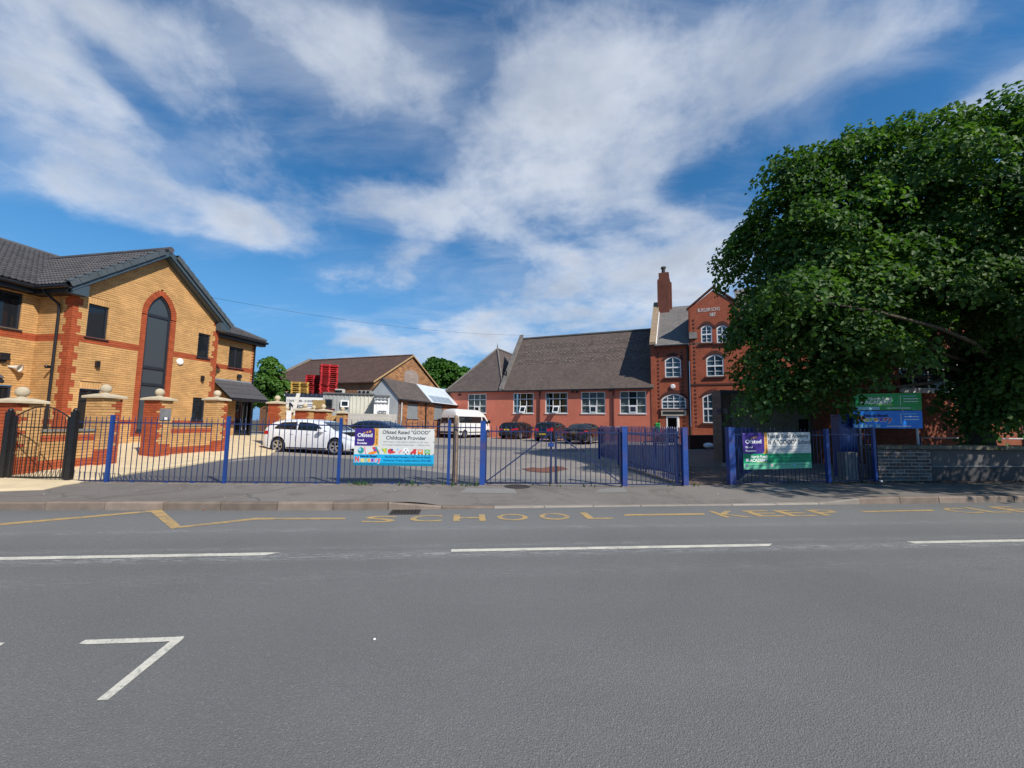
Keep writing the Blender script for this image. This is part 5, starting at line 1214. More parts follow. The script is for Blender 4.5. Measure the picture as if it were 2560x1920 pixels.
MB().prism([rg, evr, evr + ld * us_, rg + ld * us_], -UP * .08).build('slate_slope', SR, ob); MB().prism([rg, evl, evl + ld * (ue + 2), rg + ld * (ue + 2)], -UP * .08).build('rear_slope', SR, ob)
SHEETW = M('pale_sheeting', (.50, .56, .60), .5, .08, 2, .4); SHEETG = M('grey_rooflight', (.24, .30, .36), .4, .1, 3, .4)
f_ = lambda k, t: rg + (evr - rg) * t + ld * (us_ + .02 + k)
MB().prism([f_(0, 0), f_(0, 1.02), f_(ue - us_ + 2, 1.02), f_(ue - us_ + 2, 0)], UP * .03).build('sheet_roof', SHEETW, ob)
for k in range(4): MB().prism([f_(.5 + k * 1.1, .62) + UP * .032, f_(.5 + k * 1.1, .97) + UP * .032, f_(1.5 + k * 1.1, .97) + UP * .032, f_(1.5 + k * 1.1, .62) + UP * .032], UP * .02).build('rooflight', SHEETG, ob)
MB().tube([evr - UP * .06 + ln_ * .05, evr - UP * .06 + ln_ * .05 + ld * (ue + 2)], .07, 6).build('gutter', PIPE, ob)
u_ = LBP.uz(1063, 1030)[0]; MB().tube([LBP.pt(u_, ze - .05, .07), LBP.pt(u_, .1, .07)], .06, 6).build('downpipe', PIPE, ob); u_ = .35; MB().tube([LBP.pt(u_, ze - .3, .1), LBP.pt(u_, .1, .1)], .06, 6).build('vent_pipe', M('grey_pvc', (.42, .42, .40), .5), ob)
# --- sheds, trailer, cold box behind the far walls
def shed(x0, x1, yt, D0, D1, mat, label, name='metal_shed', back=2.2, ybase=None):
    a, b = at(x0, yt, D0), at(x1, yt, D1); z = (a[2] + b[2]) / 2; t_ = thing(name, label, 'shed', a * V3(1, 1, 0)); d = (b - a) * V3(1, 1, 0); n_ = V3(d[1], -d[0], 0) / np.linalg.norm(d)
    ribbed(t_, a, b, .1, z, mat)
    MB().prism([a * V3(1, 1, 0) + UP * .1, b * V3(1, 1, 0) + UP * .1, b * V3(1, 1, 0) + UP * (z - .01), a * V3(1, 1, 0) + UP * (z - .01)], -n_ * back - n_ * 0).build('shell', mat, t_) if False else None
    bb = MB(); bb.par(a * V3(1, 1, 0) - n_ * back + UP * .1, d, n_ * (back - .02), UP * (z - .12)); bb.build('body', mat, t_)
    MB().par(a * V3(1, 1, 0) - n_ * back - d * .01 + UP * z, d * 1.02, n_ * (back + .12), UP * .09).build('roof', M('felt_roof', (.10, .10, .10), .8, .2, 2), t_)
    return t_, Plane(a, d, n_), z
GREYM = M('grey_cladding', (.30, .31, .30), .6, .1, 1.5, .4, dirt=.2, dirtcol=(.2, .18, .15)); CREAMM = M('cream_cladding', (.56, .54, .45), .6, .08, 1.5, .4, dirt=.2, dirtcol=(.35, .3, .22))
t_, p_, z_ = shed(808, 876, 985, 26.5, 27, GREYM, 'grey profiled metal shed with a small white window')
for (x0, y0, x1, y1, fm, l_) in ((813, 998, 830, 1019, DARKUPVC, 0), (852, 1001, 872, 1018, WHITE, 0)):
    u0, u1, z0, z1 = p_.rect(x0, y0, x1, y1, .06); q_ = p_.shift(.17); window(t_, q_, u0, u1, z0, z1, fm, GLASS, fw=.07, rec=0, depth=.15)
t_, p_, z_ = shed(876.5, 935, 987, 27, 27.4, CREAMM, 'cream profiled metal shed between the grey shed and cold store')
t_, p_, z_ = shed(936, 974, 992, 26.0, 26.3, WHITE, 'white cold store box with a framed door', 'cold_store')
for r4 in ((937, 996, 971, 1008), (945, 1026, 966, 1034)):
    u0, u1, z0, z1 = p_.rect(*r4, .06); fr4 = MB()
    for (a_, b_, c_, d_) in ((u0, u1, z0, z0 + .05), (u0, u1, z1 - .05, z1), (u0, u0 + .05, z0 + .05, z1 - .05), (u1 - .05, u1, z0 + .05, z1 - .05)): fr4.par(p_.pt(a_, c_, .04), p_.u * (b_ - a_), UP * (d_ - c_), p_.n * .06)
    fr4.build('door_frame', GREYM, t_)
a, b = at(716, 992, 25.2), at(807, 990, 25.8); d = (b - a) * V3(1, 1, 0); n_ = V3(d[1], -d[0], 0) / np.linalg.norm(d); z = a[2]
tr = thing('lorry_trailer', 'white box trailer with black lettering behind the ball topped piers', 'trailer', a * V3(1, 1, 0))
MB().par(a * V3(1, 1, 0) - n_ * 2.4 + UP * .9, d, n_ * 2.4, UP * (z - .9)).build('body', M('trailer_white', (.62, .63, .62), .5, .06, 2, .4, dirt=.15, dirtcol=(.4, .38, .33)), tr)
dd = d / np.linalg.norm(d); bl_ = flatm('black_lettering', (.02, .02, .025))
tp = Plane(a, d, n_); u0, zt_ = tp.uz(722, 1004); 
text('7 DAYS A WEEK - 24 HOURS A DAY', tp.pt(tp.uz(718, 1004)[0], tp.uz(760, 1005)[1], .012), dd, UP, .13, bl_, tr, width=tp.uz(802, 1000)[0] - tp.uz(718, 1000)[0], bold=.02, n=n_)
text('N', tp.pt(tp.uz(722, 1020)[0], tp.uz(726, 1024)[1], .012), dd, UP, .42, bl_, tr, bold=.05, n=n_); text('PED', tp.pt(tp.uz(736, 1020)[0], tp.uz(742, 1020)[1], .012), dd, UP, .2, bl_, tr, bold=.03, n=n_)
for k in range(2): MB().par(tp.pt(tp.uz(766, 1012)[0], tp.uz(770, 1012 + 4 * k)[1], .004), dd * .9, UP * .04, n_ * .004).build('stripe', NAVY, tr)
for f in (.15, .8): MB().lathe(a * V3(1, 1, 0) + d * f + UP * .45 - n_ * .2, [(.1, -.15), (.45, -.15), (.45, .15), (.1, .15)], 16, axis=n_).build('wheel', PIPE, tr)
a = at(782, 1000, 24.9); b = at(811, 1023, 24.9); tag(MB().par(V3(a[0], a[1], .2), V3(b[0] - a[0], 0, 0), V3(0, .05, 0), UP * (a[2] - .2)).build('timber_screen', M('tan_timber', (.36, .24, .09), .8, .2, 4)), 'tan timber panel standing in front of the trailer', 'panel')
a = at(770, 1021, 22.6); b = at(836, 1029, 22.6); tag(MB().par(V3(a[0], a[1], b[2]), V3(b[0] - a[0], 0, 0), V3(0, .05, 0), UP * (a[2] - b[2])).build('maroon_board', M('maroon_paint', (.10, .02, .03), .5)), 'dark maroon board lying along the top of the far buff wall', 'board')
# clutter on the shed roofs
for i, (x0, x1, y0, y1, l_) in enumerate(((894, 925, 976, 985, 'low pale air conditioning unit on the cream shed roof'), (838, 855, 972, 985, 'pale folded trestle left on the grey shed roof'))):
    a, b = at(x0, y0, 28.2), at(x1, y1, 28.2); t_ = thing('roof_unit', l_, 'equipment', b); MB().par(V3(a[0], a[1], b[2] - .1), V3(b[0] - a[0], 0, 0), V3(0, .5, 0), UP * (a[2] - b[2] + .1)).build('case', GREYM if i == 0 else M('pale_board', (.55, .53, .48), .7), t_)
    for k in range(3): MB().lathe(V3(a[0] + (b[0] - a[0]) * (k + .5) / 3, a[1] - .01, (a[2] + b[2]) / 2), [(.0, 0), (.10, 0), (.10, .02), (0, .02)], 12, axis=V3(0, -1, 0)).build('fan_grille', PIPE, t_)
# --- pallets stacked on a storage container
ct = at(805, 985, 31); base_z = at(805, 986, 31)[2]
cn = thing('storage_container', 'dark storage container under the pallet stacks', 'container', V3(ct[0], ct[1], .1))
xl, xr = at(728, 985, 31)[0], at(848, 985, 31)[0]
ribbed(cn, V3(xl, 30.2, 0), V3(xr, 30.2, 0), .1, base_z - .03, M('dark_container', (.03, .035, .06), .6), .3, .04); MB().par(V3(xl, 30.25, .1), V3(xr - xl, 0, 0), V3(0, 2.4, 0), UP * (base_z - .1 - .005)).build('body', MATS['dark_container'], cn)
def pallet_mesh(mat):
    mb = MB(); L, W = 1.2, 1.0
    for k in range(5): mb.par(V3(-L / 2, -W / 2 + k * (W - .12) / 4, .122), V3(L, 0, 0), V3(0, .12, 0), V3(0, 0, .022))
    for k in range(3): mb.par(V3(-L / 2 + k * (L - .12) / 2, -W / 2, .10), V3(.12, 0, 0), V3(0, W, 0), V3(0, 0, .022))
    for i in range(3):
        for j in range(3): mb.par(V3(-L / 2 + i * (L - .12) / 2, -W / 2 + j * (W - .12) / 2, .022), V3(.12, 0, 0), V3(0, .12, 0), V3(0, 0, .078))
    for k in range(3): mb.par(V3(-L / 2, -W / 2 + k * (W - .12) / 2, 0), V3(L, 0, 0), V3(0, .12, 0), V3(0, 0, .022))
    me = bpy.data.meshes.new('pallet'); me.from_pydata(mb.v, [], mb.f); me.materials.append(mat); return me
PR = pallet_mesh(M('red_pallet', (.42, .018, .022), .7, .25, 4, .3, piece=.3)); PY = pallet_mesh(M('yellow_pallet', (.50, .32, .08), .8, .25, 4, .2, piece=.25))
def ordn(n, tot, what): 
    return {0: f'lowest pallet of {what}', tot - 1: f'topmost pallet of {what}'}.get(n, None)
NUM = ['first', 'second', 'third', 'fourth', 'fifth', 'sixth', 'seventh', 'eighth', 'ninth', 'tenth', 'eleventh', 'twelfth', 'thirteenth', 'fourteenth', 'fifteenth', 'sixteenth', 'seventeenth', 'eighteenth']
def stack(me, x, D_, n, rz, what, grp, h=.146):
    p = at(x, 985, D_); 
    for i in range(n):
        o = bpy.data.objects.new('pallet', me); COL.objects.link(o); o.location = (p[0] + random.uniform(-.03, .03), p[1] + random.uniform(-.03, .03), base_z + .005 + i * h); o.rotation_euler = (0, 0, rz + random.uniform(-.03, .03))
        tag(o, ordn(i, n, what) or f'{NUM[i]} pallet up from the bottom of {what}', 'pallet', grp)
stack(PR, 819, 31.0, 15, math.radians(28), 'the tall red stack', 'tall red pallet stack'); stack(PR, 788, 31.6, 10, math.radians(10), 'the lower red stack', 'lower red pallet stack'); stack(PY, 752, 31.2, 6, math.radians(16), 'the yellow stack', 'yellow pallet stack')

# ================================================================ PINK HALL AND BRICK SCHOOL
hu = V3(.915, -.403, 0); hu /= np.linalg.norm(hu); hn = V3(-.403, -.915, 0); hn /= np.linalg.norm(hn); hb = -hn
HP = Plane(at(1636, 1040, 33) * V3(1, 1, 0), hu, hn)
def r3(x, y): return 1080 + x / 3.456, 800 + y / 3.456
def r4(x, y): return 1580 + x / 2.764, 640 + y / 2.764
PINK = M('pink_render', (.60, .185, .118), .9, .07, .8, .15, bmp=.25, bscale=30, dirt=.18, dirtcol=(.26, .08, .055))
hall = thing('rendered_hall', 'long single storey pink rendered hall with a steep brown tiled roof', 'building', HP.p0)
uL = HP.uz(*r3(142, 620))[0]; ze = .5 * (HP.uz(*r3(300, 612))[1] + HP.uz(*r3(1800, 585))[1])
wins = [HP.rect(*r3(a, c), *r3(b, d)) for a, c, b, d in ((312, 645, 466, 806), (702, 636, 876, 807), (980, 628, 1171, 807), (1289, 619, 1497, 807), (1622, 609, 1852, 807))]
zt_ = sum(w[3] for w in wins) / 5; zb_ = sum(w[2] for w in wins[1:]) / 4; wins = [(w[0], w[1], zb_, zt_) for w in wins]
slab_wall(hall, HP, uL, -.02, 0, ze, wins, PINK)
MB().par(HP.pt(uL, 0), hb * 7, hu * .2, UP * ze).build('end_wall', PINK, hall)
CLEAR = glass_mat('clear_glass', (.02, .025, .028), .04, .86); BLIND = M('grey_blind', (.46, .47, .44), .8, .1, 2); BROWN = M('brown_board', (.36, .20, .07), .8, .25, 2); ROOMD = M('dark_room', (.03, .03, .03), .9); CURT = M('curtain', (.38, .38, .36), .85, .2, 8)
for i, (a, b, c, d) in enumerate(wins):
    w = b - a; bu = (a + w * .345, a + w * .655); bz = (c + (d - c) * .36, c + (d - c) * .70)
    wn_ = window(hall, HP, a, b, c, d, WHITE, CLEAR, fw=.06, bars_u=bu, bars_z=bz, rec=.03, sill=.06, bw=.05)
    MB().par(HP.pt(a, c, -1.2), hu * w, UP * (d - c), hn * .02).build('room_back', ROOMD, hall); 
    if i in (0, 3, 4):
        for k in range(3):
            if i == 4 and k == 1: continue
            MB().par(HP.pt(a + w * (.02 + .325 * k), c + .03, -.16), hu * w * .30, UP * (d - c - .06), hn * .01).build('blind', BLIND, wn_)
    else:
        MB().par(HP.pt(a + w * .30, c + .05, -.24), hu * w * .28, UP * (d - c - .1), hn * .02).build('board', BROWN, wn_); MB().par(HP.pt(a + w * .72, c + .05, -.24), hu * w * .15, UP * (d - c - .1), hn * .02).build('board', BROWN, wn_)
        for s_ in (.03, .86): MB().par(HP.pt(a + w * s_, c + .03, -.17), hu * w * .11, UP * (d - c - .06), hn * .02).build('curtain', CURT, wn_)
    # bottom middle hopper, tilted out on two windows
    o_ = .30 if i in (1, 2) else .0
    u0, u1, z0, z1 = bu[0] + .03, bu[1] - .03, c + .065, bz[0] - .03
    hv = UP * (z1 - z0) - hn * 0; tilt = (hn * o_)
    hp = MB()
    def hp_par(ua, ub, fa, fb): hp.par(HP.pt(ua, 0, -.0) + UP * (z0 + (z1 - z0) * fa) + tilt * fa, hu * (ub - ua), (UP * (z1 - z0) + tilt) * (fb - fa), hn * .04)
    if o_: tilt = -tilt; hp = MB(); base = hn * o_
    else: base = V3(0, 0, 0)
    def hq(ua, ub, fa, fb, mat_, nm, out=.04): return MB().par(HP.pt(ua, 0, .0) + base * (1 - fa) + UP * (z0 + (z1 - z0) * fa), hu * (ub - ua), UP * (z1 - z0) * (fb - fa) - base * (fb - fa), hn * out).build(nm, mat_, wn_)
    hq(u0, u1, 0, .14, WHITE, 'hopper_rail'); hq(u0, u1, .86, 1, WHITE, 'hopper_rail'); hq(u0, u0 + .07, .14, .86, WHITE, 'hopper_stile'); hq(u1 - .07, u1, .14, .86, WHITE, 'hopper_stile'); hq(u0 + .07, u1 - .07, .14, .86, GLASS, 'hopper_pane', .015)
for x in (930, 1567):
    u = HP.uz(*r3(x, 750))[0]; MB().tube([HP.pt(u, ze - .05, .07), HP.pt(u, .1, .07)], .055, 8).build('downpipe', M('maroon_pipe', (.05, .015, .015), .5), hall)
for x, y in ((238, 645), (1215, 620), (1255, 620), (1540, 608)):
    u, z = HP.uz(*r3(x, y)); MB().par(HP.pt(u - .1, z - .1, 0), hu * .2, UP * .16, hn * .16).build('wall_light', PIPE, hall)
# roofs
RUN = 4.6
ridge_r = at(1640, 823, (HP.p0 + hb * RUN)[1]); zr = ridge_r[2]
uC = HP.uz(*r3(618, 600))[0]
Ev0, Ev1 = HP.pt(uC, ze - .05, .28), HP.pt(0, ze - .05, .28); Rg0, Rg1 = HP.pt(uC + .0, zr, -RUN), HP.pt(0, zr, -RUN); Sh = (Rg1 - Ev1) / np.linalg.norm(Rg1 - Ev1)
HR = brick_tex('hall_plain_tile', (.098, .075, .065), (.150, .118, .10), (.035, .028, .025), .21, .13, .012, plane=(hu, Sh), soil=.45, bmp=.9)
MB().prism([Ev0, Ev1, Rg1, Rg0], -UP * .12).build('roof_slope', HR, hall); bk = HP.pt(0, ze, -2 * RUN); MB().prism([Rg0, Rg1, bk, HP.pt(uC, ze, -2 * RUN)], -UP * .12).build('roof_slope', HR, hall)
# decorative bands of lozenge tiles stand a little proud
for k, f in enumerate((.46, .62, .78)):
    mb = MB(); n = int(-uC / .36)
    for r in range(4):
        for i in range(n):
            p = Ev0 + (Rg0 - Ev0) * (f + r * .024) + hu * (.36 * (i + .5 * (r % 2)) + .1); N_ = np.cross(hu, Sh)
            mb.prism([p + N_ * .012, p + hu * .12 + Sh * .07 + N_ * .012, p + Sh * .15 + N_ * .012, p - hu * .12 + Sh * .07 + N_ * .012], N_ * .03, 0, random.random())
    mb.build('lozenge_tiles', M('lozenge_tile', (.19, .155, .13), .85, .2, 3, piece=.4), hall, kind='stuff')
LEAD = M('old_coping', (.15, .135, .12), .85, .25, 3)
MB().par(Ev0 - hu * .35 - UP * .1, Rg0 - Ev0 + UP * .25, hu * .4, UP * .32).build('coping', LEAD, hall); MB().prism([Ev0 - hu * .33 - UP * .1, Rg0 - hu * .33, HP.pt(uC - .33, ze, -2 * RUN)], hu * .3).build('parapet_gable', PINK, hall)
q = Ev0 + (Rg0 - Ev0) * .22 - hu * .1; MB().tube([q, q + UP * .7], .07, 8).build('vent_pipe', PIPE, hall)
MB().par(Rg0 - hb * .1, Rg1 - Rg0, hb * .25, UP * .12).build('ridge', LEAD, hall)
MB().par(HP.pt(uL - .1, ze - .14, .20), hu * (-uL + .05), hn * .10, UP * .10).build('gutter', PIPE, hall)
# hipped wing at the left end
um = (uL + uC) / 2 + .1; ha = None
for back in np.arange(1.5, 8, .05):
    p = HP.pt(um, 0, -back); zz = at(1242, 872, 1)[2]
    v = p - CAM; xx = 1280 + FPX * ((v + UP * 0) @ CR) / ((v) @ CF)
    if ha is None or abs(xx - 1242) < ha[0]: ha = (abs(xx - 1242), back)
apx = HP.pt(um, 0, -min(max(ha[1], 2.2), 4.5)); apx = V3(apx[0], apx[1], at(1242, 873, apx[1])[2])
eL, eR = HP.pt(uL - .25, ze - .05, .28), HP.pt(uC + .1, ze - .05, .28); rb = apx + hb * 6; eLb, eRb = eL + hb * 9, eR + hb * 9
HR2 = brick_tex('wing_plain_tile', (.09, .07, .062), (.135, .108, .093), (.035, .028, .025), .21, .13, .012, plane=(hu, Sh), soil=.4, bmp=.9)
HR3 = brick_tex('wing_side_tile', (.09, .07, .062), (.135, .108, .093), (.035, .028, .025), .21, .13, .012, plane=(hb, UP), soil=.4, bmp=.9)
MB().prism([eL, eR, apx], -UP * .1).build('hip_end', HR2, hall); MB().prism([eR, eRb, rb, apx], -UP * .1).build('hip_side', HR3, hall); MB().prism([eL, apx, rb, eLb], -UP * .1).build('hip_side', HR3, hall)
for q in (eL, eR): MB().tube([q + UP * .03, apx + UP * .05], .10, 6).build('hip_tiles', LEAD, hall)
MB().tube([apx + UP * .05, rb + UP * .05], .1, 6).build('ridge', LEAD, hall); MB().lathe(apx, [(.14, 0), (.10, .12), (.04, .2), (.06, .3), (.03, .45), (.0, .75)], 8).build('finial', LEAD, hall)

# --- school
SBR = brick_tex('school_brick', (.33, .075, .036), (.43, .11, .052), (.23, .12, .085), plane=(hu, UP), soil=.4)
SBRD = brick_tex('dark_school_brick', (.075, .03, .022), (.10, .04, .03), (.06, .035, .03), plane=(hu, UP), soil=.3)
SDK = M('dark_brick_trim', (.085, .032, .024), .9, .25, 6)
sch = thing('brick_school', 'tall red brick Victorian school with arched windows, gable and chimney', 'building', HP.p0)
ub = HP.uz(1722, 900)[0]; BP = HP.shift(.30); uB0 = BP.uz(1723.5, 900)[0]; uBa, zBa = BP.uz(1782.5, 721); uB1 = uBa + (uBa - uB0); zsh = BP.uz(1725, 774)[1]
zE = .5 * (HP.uz(1642, 864)[1] + HP.uz(1718, 859)[1])
def arch_top(pl, a, b, zs, zt, off, n=10): return [(a + (b - a) * i / n, zs + (zt - zs) * math.sin(math.pi * i / n) ** .8) for i in range(n + 1)]
def arched(parent, pl, x0, y0, x1, y1, rise, bars_u=1, bars_z=1, hood=True, two=False):
    """white window under a segmental brick arch; returns the rectangular opening"""
    a, b, c, d = pl.rect(x0, y0, x1, y1); r = (d - c) * rise; zs = d - r
    mid = [(a + (b - a) * (k + 1) / (bars_u + 1)) for k in range(bars_u)]
    arc = arch_top(pl, a, b, zs, d, 0)
    MB().add([pl.pt(u, z) for u, z in arc] + [pl.pt(u, d) for u, z in arc], [(i, i + 1, 12 + i, 11 + i) for i in range(10)]).build('spandrel', SBR, parent)
    fr = MB(); ins = .075; h = zs - c
    ring_o = [(a, c), (b, c)] + arc[::-1]; cxm, czm = (a + b) / 2, (c + d) / 2
    ring_i = [(u + (ins if u < cxm - 1e-6 else -ins if u > cxm + 1e-6 else 0) * (1 if k < 2 or True else 1), z + (ins if k < 2 else -ins)) for k, (u, z) in enumerate(ring_o)]
    ring_i = [(min(max(u, a + ins), b - ins), z) for u, z in ring_i]; n = len(ring_o)
    V = [pl.pt(u, z, -.02) for u, z in ring_o] + [pl.pt(u, z, -.02) for u, z in ring_i] + [pl.pt(u, z, -.13) for u, z in ring_i]
    fr.add(V, [(k, (k + 1) % n, n + (k + 1) % n, n + k) for k in range(n)] + [(n + k, n + (k + 1) % n, 2 * n + (k + 1) % n, 2 * n + k) for k in range(n)])
    zmid = c + (d - c) * .48; fr.par(pl.pt(a + ins, zmid - .05, -.12), pl.u * (b - a - 2 * ins), UP * .10, pl.n * .10)
    for u in mid: fr.par(pl.pt(u - .025, c + ins, -.12), pl.u * .05, UP * (zmid - .05 - c - ins), pl.n * .09); fr.par(pl.pt(u - .025, zmid + .05, -.12), pl.u * .05, UP * (d - ins - zmid - .05 - r * .15), pl.n * .09)
    if bars_z:
        for z in ((zmid + d) / 2 - .05, (c + zmid) / 2): fr.par(pl.pt(a + ins, z - .015, -.115), pl.u * (b - a - 2 * ins), UP * .03, pl.n * .045)
    w = fr.build('window', WHITE, parent)
    MB().face([pl.pt(u, z, -.12) for u, z in ring_i]).build('pane', SCHGLASS, w)
    MB().par(pl.pt(a - .12, c - .12, -.05), pl.u * (b - a + .24), UP * .12, pl.n * .16).build('sill', SDK, w)
    if hood:
        h1 = arch_top(pl, a - .02, b + .02, zs + .02, d + .04, 0); h2 = arch_top(pl, a - .22, b + .22, zs + .02, d + .30, 0)
        MB().add([pl.pt(u, z, .03) for u, z in h1] + [pl.pt(u, z, .03) for u, z in h2], [(i, i + 1, 12 + i, 11 + i) for i in range(10)]).build('brick_arch', SDK, w)
    return (a, b, c, d)
SCHGLASS = glass_mat('school_glass', (.05, .09, .12), .03)
o1 = arched(sch, HP, *r4(226, 698), *r4(341, 837), .17); o2 = arched(sch, HP, *r4(203, 953), *r4(375, 1056), .35, 3, 1)
dz = HP.uz(*r4(235, 1310))[1]; o3 = HP.rect(*r4(236, 1108), *r4(331, 1310)); o3 = (o3[0], o3[1], .1, o3[3])
slab_wall(sch, HP, .0, ub + .02, 0, zE, [o1, o2, o3], SBR)
a, b, c, d = HP.rect(*r4(203, 1060), *r4(375, 1104)); fs = MB().par(HP.pt(a, c, 0), hu * (b - a), UP * (d - c), hn * .10).build('fascia_panel', M('cream_panel', (.55, .52, .42), .7, .1), sch)
MB().par(HP.pt(a + .12, c + .12, .101), hu * (b - a - .24), UP * (d - c - .28), hn * .02).build('name_plate', M('black_plate', (.02, .018, .018), .5), sch)
drf = MB()
for (p, q) in (((o3[0], .1), (.10, o3[3] - .1)), ((o3[1] - .16, .1), (.16, o3[3] - .1)), ((o3[0] + .1, o3[3] - .1), (o3[1] - o3[0] - .26, .10))): drf.par(HP.pt(p[0], p[1], -.1), hu * q[0], UP * q[1], hn * .12)
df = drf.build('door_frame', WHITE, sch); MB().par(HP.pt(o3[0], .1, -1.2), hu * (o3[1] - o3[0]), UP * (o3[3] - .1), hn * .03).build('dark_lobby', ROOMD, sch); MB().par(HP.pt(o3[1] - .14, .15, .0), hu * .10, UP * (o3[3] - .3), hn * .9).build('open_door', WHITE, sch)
u, z = HP.uz(*r4(282, 902)); MB().lathe(HP.pt(u, z, 0), [(.20, 0), (.20, .07), (.14, .11), (0, .11)], 6, axis=hn).build('alarm_box', WHITE, sch)
a, b, c, d = HP.rect(*r4(162, 1160), *r4(196, 1212)); nb_ = thing('notice_board', 'small lilac notice board with green figures beside the school door', 'notice board', HP.pt(a, c)); MB().par(HP.pt(a, c, .0), hu * (b - a), UP * (d - c), hn * .05).build('panel', M('lilac', (.30, .32, .62), .5), nb_)
for k in range(3): MB().lathe(HP.pt(a + (b - a) * (k + .5) / 3, c + .1, .06), [(.0, 0), (.07, .05), (.05, .4), (.07, .5), (0, .6)], 8).build('figure', M('green_figure', (.02, .35, .06), .5), nb_)
# roof of the left bay, coping, chimney
RUNS = 4.4; rz = at(1700, 767, (HP.pt(1.5, 0) + hb * RUNS)[1])[2]
E0, E1 = HP.pt(.12, zE - .05, .3), HP.pt(ub + 1.5, zE - .05, .3); Q0, Q1 = HP.pt(.12, rz, -RUNS), HP.pt(ub + 1.5, rz, -RUNS); Ss = (Q0 - E0) / np.linalg.norm(Q0 - E0)
SLT = brick_tex('school_slate', (.15, .137, .126), (.20, .183, .168), (.07, .068, .068), .28, .2, .012, plane=(hu, Ss), soil=.3, bmp=.9)
MB().prism([E0, E1, Q1, Q0], -UP * .12).build('roof_slope', SLT, sch); MB().prism([Q0, Q1, HP.pt(ub + 1.5, zE, -2 * RUNS), HP.pt(.12, zE, -2 * RUNS)], -UP * .12).build('roof_slope', SLT, sch)
MB().prism([HP.pt(-.2, 0, .05), HP.pt(-.2, zE, .05), HP.pt(-.2, rz + .25, -RUNS), HP.pt(-.2, zE, -2 * RUNS), HP.pt(-.2, 0, -2 * RUNS)], hu * .36).build('flank_wall', SBR, sch)
CP = M('sandstone_coping', (.30, .22, .14), .85, .2, 3); MB().par(HP.pt(-.26, zE + .05, .25), hu * .48, (HP.pt(0, rz + .35, -RUNS) - HP.pt(0, zE + .05, .25)), UP * .22).build('coping', CP, sch)
MB().par(HP.pt(.22, zE + .0, .2), hu * .06, (HP.pt(0, rz + .02, -RUNS) - HP.pt(0, zE + .0, .2)), UP * .12).build('flashing', WHITE, sch)
MB().par(HP.pt(0, zE - .16, .24), hu * ub, hn * .10, UP * .10).build('gutter', PIPE, sch); MB().tube([HP.pt(ub - .08, zE - .1, .1), HP.pt(ub - .08, .1, .1)], .06, 8).build('downpipe', PIPE, sch)
cD = (HP.pt(.6, 0) + hb * (RUNS - .5))[1]
def cpx(x0, x1, y0, y1, dep, nm, mat):
    a, b = at(x0, y1, cD), at(x1, y0, cD); MB().par(V3(a[0], a[1], a[2]) , hu * (b[0] - a[0]) / hu[0], hb * dep, UP * (b[2] - a[2])).build(nm, mat, sch)
CHB = brick_tex('chimney_brick', (.14, .045, .03), (.20, .065, .04), (.10, .06, .045), plane=(hu, UP), soil=.5)
cpx(1645, 1668, 703, 815, .95, 'chimney', CHB); cpx(1670.5, 1677, 706, 790, .6, 'chimney', CHB); cpx(1643.5, 1669.5, 699, 703, 1.05, 'chimney_band', CHB); cpx(1646.5, 1668, 683, 699, .9, 'chimney_head', CHB)
p = at(1658, 683, cD); MB().lathe(p + hb * .4 - hu * 0, [(.22, 0), (.17, .1), (.15, .5), (.20, .52), (.20, .6), (.1, .62)], 10).build('chimney_pot', M('dark_pot', (.05, .04, .035), .8), sch); q = p + hb * .4 + UP * .6; MB().box(q + UP * .06, (.36, .36, .1)).build('pot_cowl', MATS['dark_pot'], sch)
# gabled bay
bw_ = []
bw_.append(arched(sch, BP, *r4(475, 480), *r4(556, 598), .16)); bw_.append(arched(sch, BP, *r4(583, 480), *r4(664, 598), .16)); bw_.append(arched(sch, BP, *r4(511, 683), *r4(637, 830), .18)); bw_.append(arched(sch, BP, *r4(486, 950), *r4(640, 1155), .13, 3, 1))
slab_wall(sch, BP, uB0, uB1, 0, zsh, [o for o in bw_ if o[3] < zsh], SBR)
MB().prism([BP.pt(uB0, zsh), BP.pt(uB1, zsh), BP.pt(uBa, zBa - .1)], hb * .25).build('gable_head', SBR, sch); MB().par(BP.pt(uB0, 0), hb * .4, hu * .1, UP * zsh).build('bay_return', SBR, sch)
for q in (uB0 - .12, uB1 + .12): MB().par(BP.pt(q, zsh - .05, .08), BP.pt(uBa, zBa + .06, .08) - BP.pt(q, zsh - .05, .08), hb * .38, UP * .14).build('coping', SDK, sch)
MB().prism([BP.pt(uB0, zsh, -.2), BP.pt(uBa, zBa - .1, -.2), BP.pt(uBa, zBa - .1, -8), BP.pt(uB0, zsh, -8)], -UP * .1).build('roof_slope', SLT, sch); MB().prism([BP.pt(uB1, zsh, -.2), BP.pt(uBa, zBa - .1, -.2), BP.pt(uBa, zBa - .1, -8), BP.pt(uB1, zsh, -8)], -UP * .1).build('roof_slope', SLT, sch)
u, z = BP.uz(*r4(395, 560)); MB().par(BP.pt(u, z - .15, 0), hu * .55, UP * .5, hn * .12).build('kneeler', M('grey_kneeler', (.28, .25, .22), .85), sch)
LETT = M('white_lettering', (.62, .58, .52), .7)
u, z = BP.uz(*r4(455, 388)); u2 = BP.uz(*r4(600, 388))[0]; text('BURSLEM SCHO', BP.pt(u, z, .02), hu, UP, .27, LETT, sch, width=(u2 - u) * 1.05, bold=.015, n=hn); u, z = BP.uz(*r4(538, 417)); u2 = BP.uz(*r4(590, 417))[0]; text('187', BP.pt(u, z, .02), hu, UP, .26, LETT, sch, width=(u2 - u) * .8, bold=.04, n=hn)
for zz in (BP.uz(*r4(450, 895))[1],): MB().par(BP.pt(uB0, zz, .0), hu * (uB1 - uB0), UP * .12, hn * .04).build('string_course', SDK, sch)
